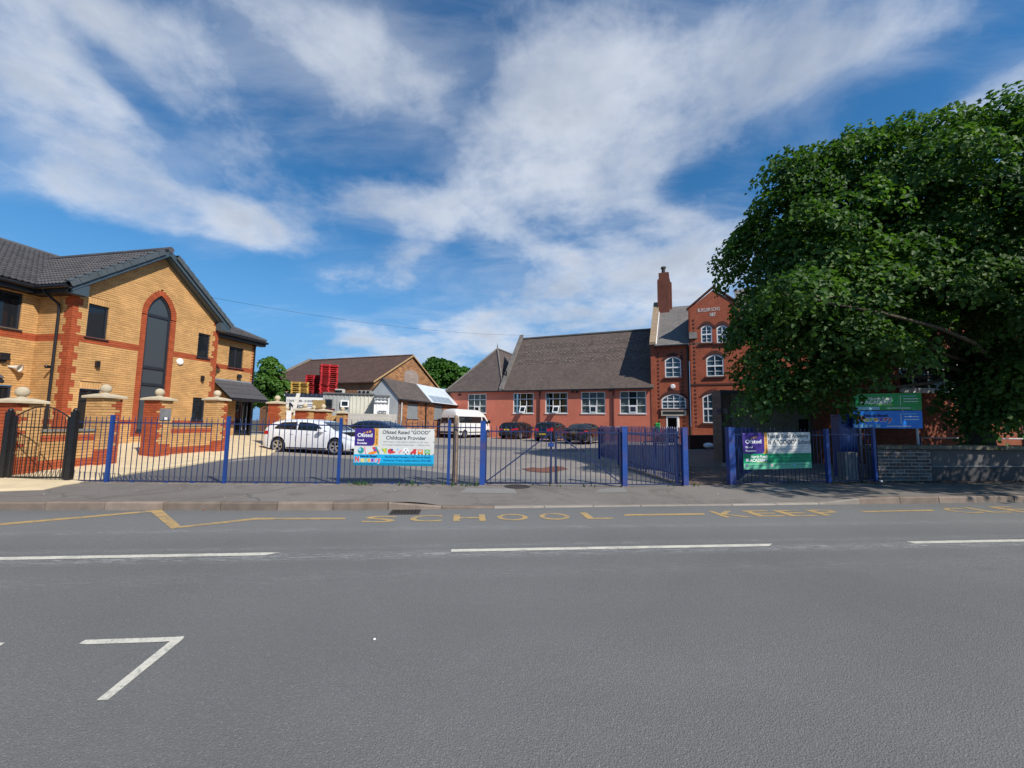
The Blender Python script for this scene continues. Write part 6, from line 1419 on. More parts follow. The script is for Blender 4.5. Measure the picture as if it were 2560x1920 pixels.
for k in range(28):
    for pl_, uu in ((HP, .30), (HP, ub - .55), (BP, uB0 + .30)):
        if 1.4 + k * .3 > (zE - .5 if pl_ is HP else zsh - .3): continue
        MB().par(pl_.pt(uu, 1.4 + k * .3, 0), hu * .12, UP * .14, hn * .02).build('quoin_brick', SDK, sch)
a = HP.uz(*r4(405, 1245)); w2 = thing('ramp_wall', 'low dark brick wall in front of the school bay', 'wall', gp(*r4(480, 1335), .1)); p0 = gp(*r4(402, 1338), .1); p1 = gp(*r4(565, 1334), .1); MB().prism([p0, p1, p1 + UP * .78, p0 + UP * .78], V3(0, .3, 0)).build('brickwork', SBRD, w2); MB().par(p0 + UP * .78 - V3(0, .03, 0), p1 - p0, V3(0, .36, 0), UP * .06).build('coping', M('dark_coping', (.07, .06, .055), .8), w2)
wb = gp(*r4(530, 1310), .35); m_ = MB(); m_.ball(wb + V3(0, .0, .0), .3, 12, sz=.55); tag(m_.build('white_bag', WHITE, smooth=True), 'white sack lying by the low dark wall', 'bag')
# rest of the school behind the tree
MB().par(HP.pt(uB1, 0), hu * 14, hb * .3, UP * (zE + 1)).build('long_wall', SBR, sch)
MB().prism([HP.pt(uB1, zE + 1, .3), HP.pt(uB1 + 14, zE + 1, .3), HP.pt(uB1 + 14, rz + 1, -RUNS), HP.pt(uB1, rz + 1, -RUNS)], -UP * .12).build('roof_slope', SLT, sch)

# ================================================================ RIGHT-HAND WING, OUTBUILDING, LOW WALL
O0 = gp(1806, 1156, .1); OP = Plane(O0, T, -NR)
og = thing('flat_outbuilding', 'dark flat roofed rendered outbuilding under the tree', 'building', O0)
OLIVE = M('olive_render', (.26, .225, .15), .9, .25, 1.5, .2, dirt=.3); zo = OP.uz(1900, 985)[1]; uo = OP.uz(2036, 1050)[0]
DBK = brick_tex('dark_stock_brick', (.17, .11, .08), (.24, .16, .11), (.09, .07, .055), plane=(T, UP), soil=.5)
od = OP.rect(1996, 1048, 2030, 1140); slab_wall(og, OP, .42, uo, 0, zo, [(od[0], od[1], .1, od[3])], OLIVE); MB().par(OP.pt(od[0], .1, -.14), T * (od[1] - od[0]), UP * (od[3] - .1), -NR * .04).build('door', M('dark_door', (.02, .02, .02), .6), og)
MB().par(OP.pt(0, 0, .04), T * .42, NR * .6, UP * (zo + .1)).build('brick_pier', DBK, og); OB = O0 * V3(1, 1, 0) / np.linalg.norm(O0[:2]) * 5; OB = OB + T * 1.2; MB().par(OP.pt(0.02, 0, -.5), T * .2, OB, UP * zo).build('side_wall', DBK, og); MB().par(OP.pt(-.08, zo, .1), T * (uo + .1), OB, UP * .12).build('flat_roof', M('felt_roof', (.10, .10, .10), .8, .2, 2), og)
MB().tube([OP.pt(-.03, .1, .12), OP.pt(-.03, zo, .12)], .035, 8).build('downpipe', PIPE, og)
a, b, c, d = OP.rect(1789, 1021, 1818, 1036, .05); sgn = thing('wall_sign', 'small pinkish sign fixed to the dark outbuilding pier', 'sign', OP.pt(a, c, .06)); MB().par(OP.pt(a, c, .05), T * (b - a), UP * (d - c), -NR * .015).build('panel', M('pink_sign', (.42, .30, .30), .6), sgn)
for k in range(3): MB().par(OP.pt(a + .04, c + .04 + k * .055, .067), T * (b - a - .08), UP * .02, -NR * .002).build('print', M('sign_print', (.25, .08, .09), .6), sgn)
wg = thing('brick_wing', 'large red brick wing with a white framed window behind the tree', 'building', OP.pt(uo, 0))
RWP = OP.shift(.25); u0 = RWP.uz(2032, 1050)[0]; WBR = brick_tex('wing_brick', (.22, .06, .03), (.30, .085, .042), (.15, .09, .06), plane=(T, UP), soil=.45)
w1 = RWP.rect(2243, 868, 2441, 977); w2_ = RWP.rect(2255, 640, 2440, 790)
zw = 8.7; slab_wall(wg, RWP, u0, u0 + 22, 0, zw, [w1, w2_], WBR)
for w_ in (w1, w2_):
    uu = [w_[0] + (w_[1] - w_[0]) * k / 5 for k in range(1, 5)]; window(wg, RWP, *w_, WHITE, GLASS, fw=.07, bars_u=uu, bars_z=((w_[2] + w_[3]) / 2,), rec=.06, sill=.14, bw=.05)
WB_ = RWP.pt(u0, 0) / np.linalg.norm(RWP.pt(u0, 0)[:2]) * 9 + T * 2; MB().par(RWP.pt(u0 + .02, 0, -.02), WB_, T * .3, UP * zw).build('side_wall', WBR, wg); e0, e1 = RWP.pt(u0 - .3, zw, .35), RWP.pt(u0 + 22, zw, .35)
MB().prism([e0, e1, e1 + WB_ * .5 + UP * 2.4, e0 + WB_ * .5 + UP * 2.4], -UP * .12).build('roof_slope', SLT, wg)
q = RWP.uz(2556, 1050)[0]; MB().par(RWP.pt(q - .06, .1, .0), T * .14, UP * 2.9, -NR * .1).build('white_post', WHITE, wg)
hr = thing('handrail', 'dark metal handrail along the foot of the brick wing', 'handrail', RWP.pt(RWP.uz(2400, 1100)[0], .1, .8))
HRP = RWP.shift(.8); uu = [HRP.uz(x, 1090)[0] for x in (2300, 2427, 2560)]
for z in (.75, 1.15): MB().tube([HRP.pt(uu[0], z), HRP.pt(uu[2] + 2, z)], .025, 8).build('rail', STEEL, hr)
for u in uu: MB().tube([HRP.pt(u, .1), HRP.pt(u, 1.18)], .03, 8).build('post', BLUE, hr)
# low wall
lw0 = fence_pt(2199); lw1 = fence_pt(2332); lwd = (lw1 - lw0) * V3(1, 1, 0); lwL = np.linalg.norm(lwd); lwd /= lwL; LWP = Plane(lw0, lwd, V3(lwd[1], -lwd[0], 0))
lw = thing('low_brick_wall', 'low dark brick wall with weathered stone coping and a pale pointed end', 'wall', lw0)
z_top = .94; L2 = 9.5
brickwork(lw, LWP, .06, z_top, lambda z: [(0, lwL)], lambda u, z, c: 0 if (u * 7.3 + z * 31) % 3 > .9 else 1, [BLUEB, M('brown_purple_brick', (.12, .075, .06), .8, .3, 5, .3, bmp=.4, piece=.5, dirt=.3)], mort=MORT2, single=150, bl=.20, bh=.066, g=.024, proud=.010, pj=0.)
rest = LWP.shift(-.08, lwL)
brickwork(lw, rest, .50, z_top, lambda z: [(0.005, L2)], lambda u, z, c: 0, [BLUEB], mort=M('grey_mortar', (.20, .19, .17), .95, .3, 6), single=150, bl=.215, bh=.068, g=.014, proud=.010)
MB().par(rest.pt(.005, .06, -.05), lwd * L2, UP * .42, rest.n * .10).build('plinth', M('dark_plinth', (.06, .058, .058), .8, .3, 3, .3, bmp=.5, dirt=.3), lw); MB().par(rest.pt(.005, .48, -.05), lwd * L2, UP * .03, rest.n * .12).build('plinth_ledge', M('pale_ledge', (.17, .18, .18), .8, .2, 4), lw)
core = MB(); core.par(LWP.pt(0, .0, -.35), lwd * (lwL + L2), UP * z_top, LWP.n * .28); core.build('core', M('dark_mortar', (.10, .095, .09), .95), lw)
u = -.05
while u < lwL + L2:
    L = random.uniform(.5, .8); MB().par(LWP.pt(u, z_top + .012, -.38), lwd * (L - .012), UP * (.10 + random.uniform(-.008, .008)) , LWP.n * (.44 + random.uniform(-.01, .01))).build('coping_stone', OLDSTONE, lw); u += L
# leaf litter under the tree
LIT = M('dry_leaf_litter', (.14, .065, .03), .9, .4, 12, .15, piece=.5); ll = MB()
for _ in range(1500):
    x = random.uniform(2060, 2620); p = fence_pt(x) - NR * abs(random.gauss(0, .22)) + NR * .02; a_ = random.uniform(0, 6.28); r_ = random.uniform(.012, .03); z = pav_z(p) + .006
    d1 = V3(math.cos(a_), math.sin(a_), random.uniform(-.2, .3)) * r_; d2 = V3(-math.sin(a_), math.cos(a_), random.uniform(-.2, .3)) * r_ * .6; c = V3(p[0], p[1], z + .006); ll.add([c - d1, c - d2, c + d1, c + d2], [(0, 1, 2, 3)], 0, random.random() + .001)
tag(ll.build('leaf_litter', LIT, kind='stuff'), 'brown leaf litter gathered along the foot of the low wall', 'leaves')

# ================================================================ VEHICLES
TYRE = M('tyre_rubber', (.012, .012, .012), .85, .2, 8); RIM = M('alloy_rim', (.55, .56, .58), .3, .05, 4, .5, .8); WELL = M('wheel_well', (.006, .006, .006), .95); CARGLASS = glass_mat('car_glass', (.010, .014, .016), .02)
TAILR = M('tail_lamp_red', (.45, .008, .012), .2, .1, 5, .6, coat=.6); LAMPW = M('lamp_clear', (.55, .57, .6), .12, .05, 5, .6, coat=.6); PLATEY = M('yellow_plate', (.62, .45, .02), .4); TRIMB = M('black_trim', (.012, .012, .013), .45); CHROME = M('chrome', (.6, .6, .62), .15, .03, 3, .5, 1.)
def carpaint(name, col, rough=.22): return M(name, col, rough, .03, 1.5, .5, coat=.8)
def interp(x, pts): return float(np.interp(x, [p[0] for p in pts], [p[1] for p in pts]))
class Vehicle:
    def __init__(s, name, label, cat, loc, deg, L, W, top, belt, axles, wr, paint, group=None, plan=None, tumble=.30, sill=.20, edge=.82):
        s.L, s.W, s.top, s.belt, s.ax, s.wr, s.tumble, s.sill, s.edge = L, W, top, belt, axles, wr, tumble, sill, edge
        s.plan = plan or [(0, .80), (.05, .90), (.2, .97), (.6, 1), (L - .9, 1), (L - .35, .95), (L - .10, .86), (L, .70)]
        s.t = thing(name, label, cat, loc, group, math.radians(deg)); s.paint = paint
        s.body()
    def w(s, x): return s.W / 2 * interp(x, s.plan)
    def zb(s, x):
        z = s.sill + .10 * max(0, 1 - x / .4) + .08 * max(0, 1 - (s.L - x) / .4)
        for a in s.ax:
            R_ = s.wr + .055; d = abs(x - a)
            if d < R_: z = max(z, s.wr + math.sqrt(R_ * R_ - d * d))
        return z
    def section(s, x):
        w = s.w(x); zt = interp(x, s.top); zs = min(interp(x, s.belt), zt - .03); h = max(zt - zs, 0); zb = min(s.zb(x), zs - .06)
        z1 = max(zb + .02, min(.45, zs * .55)); z2 = max(z1 + .02, zs - .16)
        wb = w * .955; e = wb - s.tumble * h
        return [(w * .94, zb), (w * .995, z1), (w, (z1 + z2) / 2), (w * .99, z2), (wb, zs), (wb - s.tumble * h * .45, zs + h * .45), (e, zs + h * s.edge), (e * .82, zs + h * (.95 if h > .2 else .9)), (e * .45, zs + h * .99), (0, zt)]
    def y(s, x, z):
        r = s.section(x); return float(np.interp(z, [q[1] for q in r[:7]], [q[0] for q in r[:7]]))
    def ztop(s, x, y):
        r = s.section(x)[4:]; r = sorted(r, key=lambda q: q[0]); return float(np.interp(abs(y), [q[0] for q in r], [q[1] for q in r]))
    def xs(s):
        X = set(np.round(np.arange(0, s.L + .001, .10), 3)) | {s.L, .03, .06, s.L - .03, s.L - .06}
        for a in s.ax:
            R_ = s.wr + .055; X |= {round(a + R_ * math.cos(t), 4) for t in np.linspace(0, math.pi, 15)} | {round(a - R_ - .004, 4), round(a + R_ + .004, 4)}
        return sorted(x for x in X if 0 <= x <= s.L)
    def C(s, x, y, z): return (x - s.L / 2, y, z)
    def body(s):
        X = s.xs(); mb = MB(); n = 10; V = []
        for x in X:
            r = s.section(x); V += [s.C(x, y, z) for y, z in r] + [s.C(x, -y, z) for y, z in r]
        F = []
        for i in range(len(X) - 1):
            a, b = i * 2 * n, (i + 1) * 2 * n
            for k in range(n - 1): F += [(a + k, a + k + 1, b + k + 1, b + k), (a + n + k, b + n + k, b + n + k + 1, a + n + k + 1)]
        for i, fl in ((0, 1), (len(X) - 1, 0)):
            a = i * 2 * n; ring = list(range(a, a + n)) + list(range(a + 2 * n - 1, a + n - 1, -1)); F.append(tuple(ring if fl else ring[::-1]))
        o = mb.add(V, F).build('body', s.paint, s.t, local=True)
        bm = bmesh.new(); bm.from_mesh(o.data); bmesh.ops.remove_doubles(bm, verts=bm.verts, dist=.0005); bmesh.ops.recalc_face_normals(bm, faces=bm.faces); bm.to_mesh(o.data); bm.free(); smooth_by_angle(o, 40)
        u = MB(); u.par(s.C(.25, -s.W / 2 * .80, .22), V3(s.L - .5, 0, 0), V3(0, s.W * .80, 0), UP * (s.wr * 2 + .05)); u.build('underbody', WELL, s.t, local=True)
        for a in s.ax:
            for sg in (-1, 1): s.wheel(a, sg)
    def wheel(s, a, sg):
        y = s.W / 2 - .10; c = V3(*s.C(a, sg * y, s.wr)); ax = V3(0, sg, 0); r = s.wr; rr = r * .70
        e = bpy.data.objects.new('wheel', None); COL.objects.link(e); e.parent = s.t; e.location = c
        MB().lathe(V3(0, 0, 0), [(rr, -.10), (r * .96, -.10), (r, -.08), (r, .07), (r * .96, .095), (rr + .01, .095), (rr, .06)], 26, axis=ax).build('tyre', TYRE, e, smooth=True, local=True)
        m_ = MB(); m_.lathe(V3(0, 0, 0), [(0, -.02), (rr, -.02)], 26, 1, axis=ax); m_.lathe(V3(0, 0, 0), [(rr + .005, .09), (rr - .02, .085), (rr - .03, .03)], 26, 0, axis=ax); m_.lathe(V3(0, 0, 0), [(.055, .03), (.055, .075), (0, .08)], 12, 0, axis=ax)
        for k in range(5):
            for d in (-.16, .16):
                t0 = 2 * math.pi * k / 5 + .3 + d * .5; t1 = 2 * math.pi * k / 5 + .3 + d; p0 = V3(math.cos(t0) * .03, sg * .05, math.sin(t0) * .03); p1 = V3(math.cos(t1) * (rr - .01), sg * .062, math.sin(t1) * (rr - .01)); q = V3(-math.sin(t1), 0, math.cos(t1)) * .016
                m_.prism([p0 - q, p1 - q, p1 + q, p0 + q], V3(0, sg * .02, 0))
        m_.build('rim', [RIM, WELL], e, local=True)
    def patch(s, sg, xa, xb, z0, z1, mat, name, off=.006, nx=10, nz=4):
        """a piece lying on the flank; z0, z1 may be lists of (x, z)"""
        f = lambda z, x: interp(x, z) if isinstance(z, (list, tuple)) else z; V = []
        for i in range(nx + 1):
            x = xa + (xb - xa) * i / nx; a, b = f(z0, x), f(z1, x)
            for j in range(nz + 1): z = a + (b - a) * j / nz; V.append(s.C(x, sg * (s.y(x, z) + off), z))
        k = nz + 1; F = [(i * k + j, (i + 1) * k + j, (i + 1) * k + j + 1, i * k + j + 1) for i in range(nx) for j in range(nz)]
        return MB().add(V, F if sg < 0 else [q[::-1] for q in F]).build(name, mat, s.t, smooth=True, local=True)
    def deck(s, xa, xb, ya, yb, mat, name, off=.006, nx=8, ny=10):
        """a piece lying on the top surface (screens, roof): half widths ya, yb at its two ends"""
        V = []
        for i in range(nx + 1):
            x = xa + (xb - xa) * i / nx; hw = ya + (yb - ya) * i / nx
            for j in range(ny + 1): y = -hw + 2 * hw * j / ny; V.append(s.C(x, y, s.ztop(x, y) + off))
        k = ny + 1; return MB().add(V, [(i * k + j, (i + 1) * k + j, (i + 1) * k + j + 1, i * k + j + 1) for i in range(nx) for j in range(ny)]).build(name, mat, s.t, smooth=True, local=True)
    def box(s, x, y, z, sx, sy, sz, mat, name): 
        c = s.C(x, y, z); return MB().box(V3(*c), (sx, sy, sz)).build(name, mat, s.t, local=True)
    def rearplate(s, x, y0, y1, z0, z1, mat, name, dx0=0., dx1=0.):
        """quad facing backwards, its top edge leaning forward by dx1"""
        a, b, c, d = (V3(*s.C(x + q, yy, zz)) for q, yy, zz in ((dx0, y0, z0), (dx0, y1, z0), (dx1, y1, z1), (dx1, y0, z1)))
        return MB().prism([a, b, c, d], V3(-.012, 0, 0)).build(name, mat, s.t, local=True)
def car(label, px, py, deg, dims, paint, kind, rear_ref=True, zoff=None, mats=None):
    L, W, H, wb, fo = dims
    p = gp(px, py, .13)
    for _ in range(5): p = gp(px, py, gz(p[0], p[1]))
    a = math.radians(deg); hd = V3(math.cos(a), math.sin(a), 0)
    c = p + hd * (L / 2) if rear_ref else p
    fx = L - fo; rx = fx - wb
    if kind == 'hatch': top = [(0, .70), (.04, .80), (.10, .93), (.22, 1.08), (.50, H - .10), (.80, H - .03), (1.5, H), (2.1, H - .01), (2.5, H - .07), (2.8, H - .17), (3.3, .98), (3.45, .93), (3.9, .82), (L - .12, .68), (L - .03, .56), (L, .48)]; belt = [(0, .96), (.6, .98), (2.9, .90), (3.4, .86), (L, .6)]
    elif kind == 'tall': top = [(0, .66), (.04, .85), (.10, 1.0), (.26, H - .18), (.45, H - .05), (.9, H), (1.7, H), (2.2, H - .05), (2.55, H - .2), (3.0, 1.05), (3.15, .98), (L - .35, .84), (L - .08, .68), (L, .5)]; belt = [(0, .95), (.6, .98), (2.7, .90), (3.1, .88), (L, .6)]
    else: top = [(0, .66), (.03, .86), (.08, .97), (.55, 1.02), (.70, 1.06), (1.35, H - .06), (1.7, H - .01), (2.2, H), (2.6, H - .04), (2.95, H - .15), (3.55, .97), (3.75, .92), (4.2, .80), (L - .12, .66), (L, .48)]; belt = [(0, .92), (.6, .95), (3.2, .88), (3.7, .85), (L, .6)]
    v = Vehicle({'hatch': 'hatchback_car', 'tall': 'small_car', 'saloon': 'saloon_car'}[kind], label, 'car', (c[0], c[1], gz(c[0], c[1]) + .0), deg, L, W, top, belt, (rx, fx), .315, paint)
    gt = lambda x: interp(x, top)
    # glazing
    if kind == 'saloon': sw = [(.98, 1.95), (2.02, 3.32)]; rw = (.74, 1.36); ws = (2.92, 3.62)
    elif kind == 'hatch': sw = [(.62, 1.62), (1.70, 3.05)]; rw = (.13, .50); ws = (2.66, 3.36)
    else: sw = [(.45, 1.40), (1.48, 2.80)]; rw = (.10, .30); ws = (2.42, 3.06)
    for sg in (-1, 1):
        for k, (xa, xb) in enumerate(sw):
            lo = [(x, min(interp(x, belt), gt(x) - .03) + .03) for x in np.linspace(xa, xb, 9)]
            hi = []
            for x, z in lo:
                zt = gt(x); zs = min(interp(x, belt), zt - .03); hi.append((x, max(z + .004, zs + (zt - zs) * v.edge - .045)))
            if k == 0: hi = [(x, min(h, l_[1] + (h - l_[1]) * min(1, .25 + (x - xa) / .35))) for (x, h), l_ in zip(hi, lo)]
            if k == 1: hi = [(x, min(h, l_[1] + (h - l_[1]) * min(1, .06 + (xb - x) / .55))) for (x, h), l_ in zip(hi, lo)]
            v.patch(sg, xa, xb, lo, hi, CARGLASS, 'side_window')
        # doors: seams and handles, sill, mirror
        for x in ((sw[0][0] + .25), sw[0][1] + .035, sw[1][1] - .15): v.patch(sg, x, x + .008, .32, min(interp(x, belt), gt(x) - .03) - .01, WELL, 'door_seam', .002, 1, 6)
        for x in (sw[0][1] - .22, sw[1][1] - 1.0 + .1): v.patch(sg, x, x + .18, .80, .83, paint, 'door_handle', .022, 2, 1)
        v.patch(sg, rx + .40, fx - .40, .215, .26, TRIMB, 'sill_trim', .006)
        mx = sw[1][1] - .22; v.box(mx, sg * (v.y(mx, .95) + .11), .97, .16, .20, .13, paint, 'wing_mirror')
        v.patch(sg, .02, .34 if kind != 'tall' else .16, .78 if kind != 'tall' else .80, .92 if kind != 'tall' else 1.06, TAILR, 'tail_light', .008)
        v.patch(sg, L - .55, L - .05, [(L - .55, .68), (L - .05, .52)], [(L - .55, .75), (L - .05, .60)], LAMPW, 'headlight', .006)
        v.rearplate(-.004, sg * W / 2 * .42, sg * W / 2 * .78, .74 if kind != 'tall' else .78, .88 if kind != 'tall' else .98, TAILR, 'tail_light', 0, .06)
    v.deck(rw[0], rw[1], W / 2 * .70, W / 2 * .60, CARGLASS, 'rear_window'); v.deck(ws[0], ws[1], W / 2 * .62, W / 2 * .76, CARGLASS, 'windscreen')
    v.rearplate(-.004, -.26, .26, .52 if kind == 'tall' else .74, .63 if kind == 'tall' else .85, PLATEY, 'number_plate', 0, .02)
    v.rearplate(-.006, -W / 2 * .72, W / 2 * .72, .30, .40, TRIMB, 'bumper_insert'); v.rearplate(-.010, -.05, .05, .90 if kind != 'tall' else .70, .95 if kind != 'tall' else .75, CHROME, 'badge', .04, .05)
    return v
WPAINT_C = carpaint('white_car_paint', (.72, .74, .76)); BLUEC = carpaint('dark_blue_car_paint', (.008, .018, .045)); BLACKC = carpaint('black_car_paint', (.006, .007, .010)); BLACKC2 = carpaint('blue_black_car_paint', (.007, .010, .018)); BLACKC3 = carpaint('pure_black_car_paint', (.004, .004, .005))
pr = gp(723, 1132, .17); pf = gp(868, 1137.5, .15); mid = (pr + pf) / 2; hd = pf - pr; ang_ = math.degrees(math.atan2(hd[1], hd[0]))
car('white hatchback parked side on behind the long railings', 1, 1, 0, (4.31, 1.78, 1.43, 2.63, .85), WPAINT_C, 'hatch') if False else None
def place(label, centre_px, D_, deg, dims, paint, kind):
    x, y = centre_px; return car(label, x, y, deg, dims, paint, kind, False)
ct = 1280 + FPX * ((mid - CAM) @ CR) / ((mid - CAM) @ CF); cy = 960 - FPX * ((mid - CAM) @ CU) / ((mid - CAM) @ CF)
car('white hatchback parked side on behind the long railings', ct + 3, cy - 3.5, max(ang_, -12), (4.31, 1.80, 1.43, 2.63, .86), WPAINT_C, 'hatch', False)
car('dark blue saloon mostly hidden behind the white hatchback', 950, 1122, -10, (4.6, 1.82, 1.45, 2.75, .88), BLUEC, 'saloon', False)
car('black hatchback parked next to the white minibus', 1266, 1098, 60, (4.34, 1.84, 1.48, 2.64, .88), BLACKC, 'hatch')
car('small tall dark car in the middle of the three parked in a row', 1356, 1104.5, 60, (3.84, 1.66, 1.50, 2.49, .75), BLACKC2, 'tall')
car('black saloon parked nearest the blue palisade', 1434, 1111, 60, (4.55, 1.80, 1.42, 2.72, .88), BLACKC3, 'saloon')
# --- minibus
def minibus():
    px, py, deg = 1120, 1095.5, 57; L, W, H = 5.3, 1.97, 2.52
    p = gp(px, py, .15)
    for _ in range(5): p = gp(px, py, gz(p[0], p[1]))
    p = CAM + (p - CAM) * 1.0; a = math.radians(deg); c = p + V3(math.cos(a), math.sin(a), 0) * L / 2
    top = [(0, 1.9), (.03, H - .20), (.10, H - .06), (.5, H), (3.2, H - .02), (3.75, H - .16), (4.0, H - .38), (4.55, 1.42), (4.75, 1.22), (5.1, 1.05), (L - .06, .85), (L, .6)]
    belt = [(0, 1.20), (4.2, 1.18), (4.6, 1.1), (L, .7)]
    plan = [(0, .95), (.06, .985), (.3, 1), (4.2, 1), (4.8, .96), (5.15, .88), (L, .74)]
    v = Vehicle('minibus', 'white high roofed minibus parked beside the pink hall', 'minibus', (c[0], c[1], gz(c[0], c[1])), deg, L, W, top, belt, (1.05, 4.35), .33, carpaint('white_van_paint', (.70, .70, .67), .3), None, plan, .09, .28, .84)
    for sg in (-1, 1):
        v.patch(sg, .30, 3.42, 1.30, 1.86, CARGLASS, 'side_window', .007); v.patch(sg, 3.56, 4.42, [(3.56, 1.22), (4.42, 1.24)], [(3.56, 1.86), (3.86, 1.86), (4.42, 1.30)], CARGLASS, 'cab_window', .007)
        v.patch(sg, .25, .70, .48, .62, TRIMB, 'rubbing_strip', .008); v.patch(sg, 1.5, 3.9, .46, .54, TRIMB, 'rubbing_strip', .008)
        for x in (3.48, 4.42): v.patch(sg, x, x + .01, .40, 1.86 if x < 4 else 1.2, WELL, 'door_seam', .002, 1, 6)
        v.patch(sg, 3.58, 3.76, 1.05, 1.10, TRIMB, 'door_handle', .02, 2, 1); v.box(4.30, sg * (W / 2 + .14), 1.42, .12, .22, .30, TRIMB, 'wing_mirror')
        v.patch(sg, .02, .10, .75, 1.15, TAILR, 'tail_light', .006); v.patch(sg, 4.85, 5.22, [(4.85, .86), (5.22, .70)], [(4.85, 1.02), (5.22, .84)], LAMPW, 'headlight', .006)
        v.rearplate(-.004, sg * .06, sg * .82, 1.28, 1.86, CARGLASS, 'rear_window', 0, .02)
    v.deck(3.98, 4.58, .74, .86, CARGLASS, 'windscreen'); v.rearplate(-.006, -.62, -.14, .95, 1.08, PLATEY, 'number_plate'); v.rearplate(-.05, -.9, .9, .42, .58, TRIMB, 'rear_bumper'); v.rearplate(-.002, -.004, .004, .6, 1.9, WELL, 'door_seam')
minibus()

# ================================================================ TREES
def leaf_material(name, c1, c2, tr):
    m, t, b = nodes_of(name); p = pos(t); r = piece_random(t)
    col = mixc(t, r, c1, c2); col = mixc(t, mrange(t, noise(t, p, .55, 4, .6), .35, .68), col, tuple(Vector(c1) * .75))
    t.links.new(col, b.inputs['Base Color']); b.inputs['Roughness'].default_value = .55; b.inputs['Specular IOR Level'].default_value = .22
    tl = t.nodes.new('ShaderNodeBsdfTranslucent'); t.links.new(mixc(t, 1., col, tr, 'MULTIPLY'), tl.inputs[0]); mx = t.nodes.new('ShaderNodeMixShader'); mx.inputs[0].default_value = .34
    t.links.new(b.outputs[0], mx.inputs[1]); t.links.new(tl.outputs[0], mx.inputs[2]); t.links.new(mx.outputs[0], t.nodes['Material Output'].inputs[0]); return m
def leaves_mesh(P, Nn, size, mat, name, parent, droop=.35, fold=.22):
    """one six-sided folded leaf at every point P, facing roughly Nn"""
    n = len(P); rnd = RNG.random(n); sz = size * (.65 + .7 * RNG.random(n))
    N = Nn + RNG.normal(0, .55, (n, 3)); N /= np.linalg.norm(N, axis=1)[:, None] + 1e-9
    A = RNG.normal(0, 1, (n, 3)); A[:, 2] -= droop * 2.2; A -= N * (A * N).sum(1)[:, None]; A /= np.linalg.norm(A, axis=1)[:, None] + 1e-9; B = np.cross(N, A)
    shape = [(0, 0, 0), (.30, .42, fold), (.75, .34, fold * .7), (1.05, 0, -.08), (.75, -.34, fold * .7), (.30, -.42, fold)]
    V = np.concatenate([(P + (A * (a - .5) + B * b + N * h) * sz[:, None])[:, None, :] for a, b, h in shape], 1).reshape(-1, 3)
    F = np.empty((n, 2, 4), int); base = np.arange(n) * 6
    F[:, 0] = base[:, None] + np.array([0, 1, 2, 3]); F[:, 1] = base[:, None] + np.array([0, 3, 4, 5])
    me = bpy.data.meshes.new(name); me.vertices.add(n * 6); me.vertices.foreach_set('co', V.ravel()); me.loops.add(n * 8); me.loops.foreach_set('vertex_index', F.ravel()); me.polygons.add(n * 2)
    me.polygons.foreach_set('loop_start', np.arange(n * 2) * 4); me.update(calc_edges=True); at_ = me.attributes.new('rnd', 'FLOAT', 'FACE'); at_.data.foreach_set('value', np.repeat(rnd, 2)); me.materials.append(mat)
    o = bpy.data.objects.new(name, me); COL.objects.link(o); link(o, parent); return o
def crown_points(lobes, clumps, per, rad, inner=.25, flat=.55, fill=.16):
    """umbrella-shaped clumps of leaves hung over the outside of ellipsoid lobes, looser leaves inside them"""
    C_ = np.array([l[:3] for l in lobes]); R_ = np.array([l[3:6] for l in lobes]); vol = np.array([(l[3] * l[4] * l[5]) ** (2 / 3) for l in lobes]); pr_ = vol / vol.sum(); out = []; nrm = []
    done = 0
    while done < clumps:
        i = RNG.choice(len(lobes), p=pr_); d = RNG.normal(0, 1, 3); d /= np.linalg.norm(d)
        deep = RNG.random() < inner
        w = .5 + .5 * math.sin(d[0] * 5 + i) * math.sin(d[1] * 5 + 2 * i) * math.sin(d[2] * 6 + 1)
        f = RNG.uniform(.3, .75) if deep else RNG.uniform(.80, 1.0) * (.86 + .22 * w)
        c = C_[i] + d * R_[i] * f
        if not deep and (((c - C_) / R_) ** 2).sum(1).min() < .50 and RNG.random() < .8: continue
        if c[2] < 1.2: continue
        r = rad * RNG.uniform(.55, 1.35); k = int(per * (r / rad) ** 2 * RNG.uniform(.8, 1.2)) + 3
        nd = d / R_[i]; nd /= np.linalg.norm(nd); ax = nd * .55 + np.array([0, 0, .75]); ax /= np.linalg.norm(ax)
        q = RNG.normal(0, 1, (k, 3)); q /= np.linalg.norm(q, axis=1)[:, None]; up_ = q @ ax; q = np.where((up_ < -.25)[:, None], q - 2 * np.outer(up_, ax), q)
        rr = np.where(RNG.random(k) < .8, RNG.uniform(.82, 1.08, k), RNG.uniform(.2, .8, k)) * (1 + .22 * np.sin(q[:, 0] * 6 + i) * np.sin(q[:, 1] * 7 + done))
        o = q * rr[:, None] * r; o = o - np.outer(o @ ax, ax) * (1 - flat); o[:, 2] -= .22 * (o[:, 0] ** 2 + o[:, 1] ** 2) / r
        out.append(c + o); nrm.append(q * .55 + ax * .8); done += 1
    m = int(sum(len(o) for o in out) * fill); idx = RNG.choice(len(lobes), m, p=pr_); d = RNG.normal(0, 1, (m, 3)); d /= np.linalg.norm(d, axis=1)[:, None]
    pts = C_[idx] + d * R_[idx] * RNG.uniform(.2, .86, m)[:, None]; keep = pts[:, 2] > 1.6; out.append(pts[keep]); nrm.append((d * .4 + np.array([0, 0, .6]))[keep])
    return np.concatenate(out), np.concatenate(nrm)
BARK = M('bark', (.09, .075, .055), .95, .35, 5, .15, bmp=.9, bscale=18)
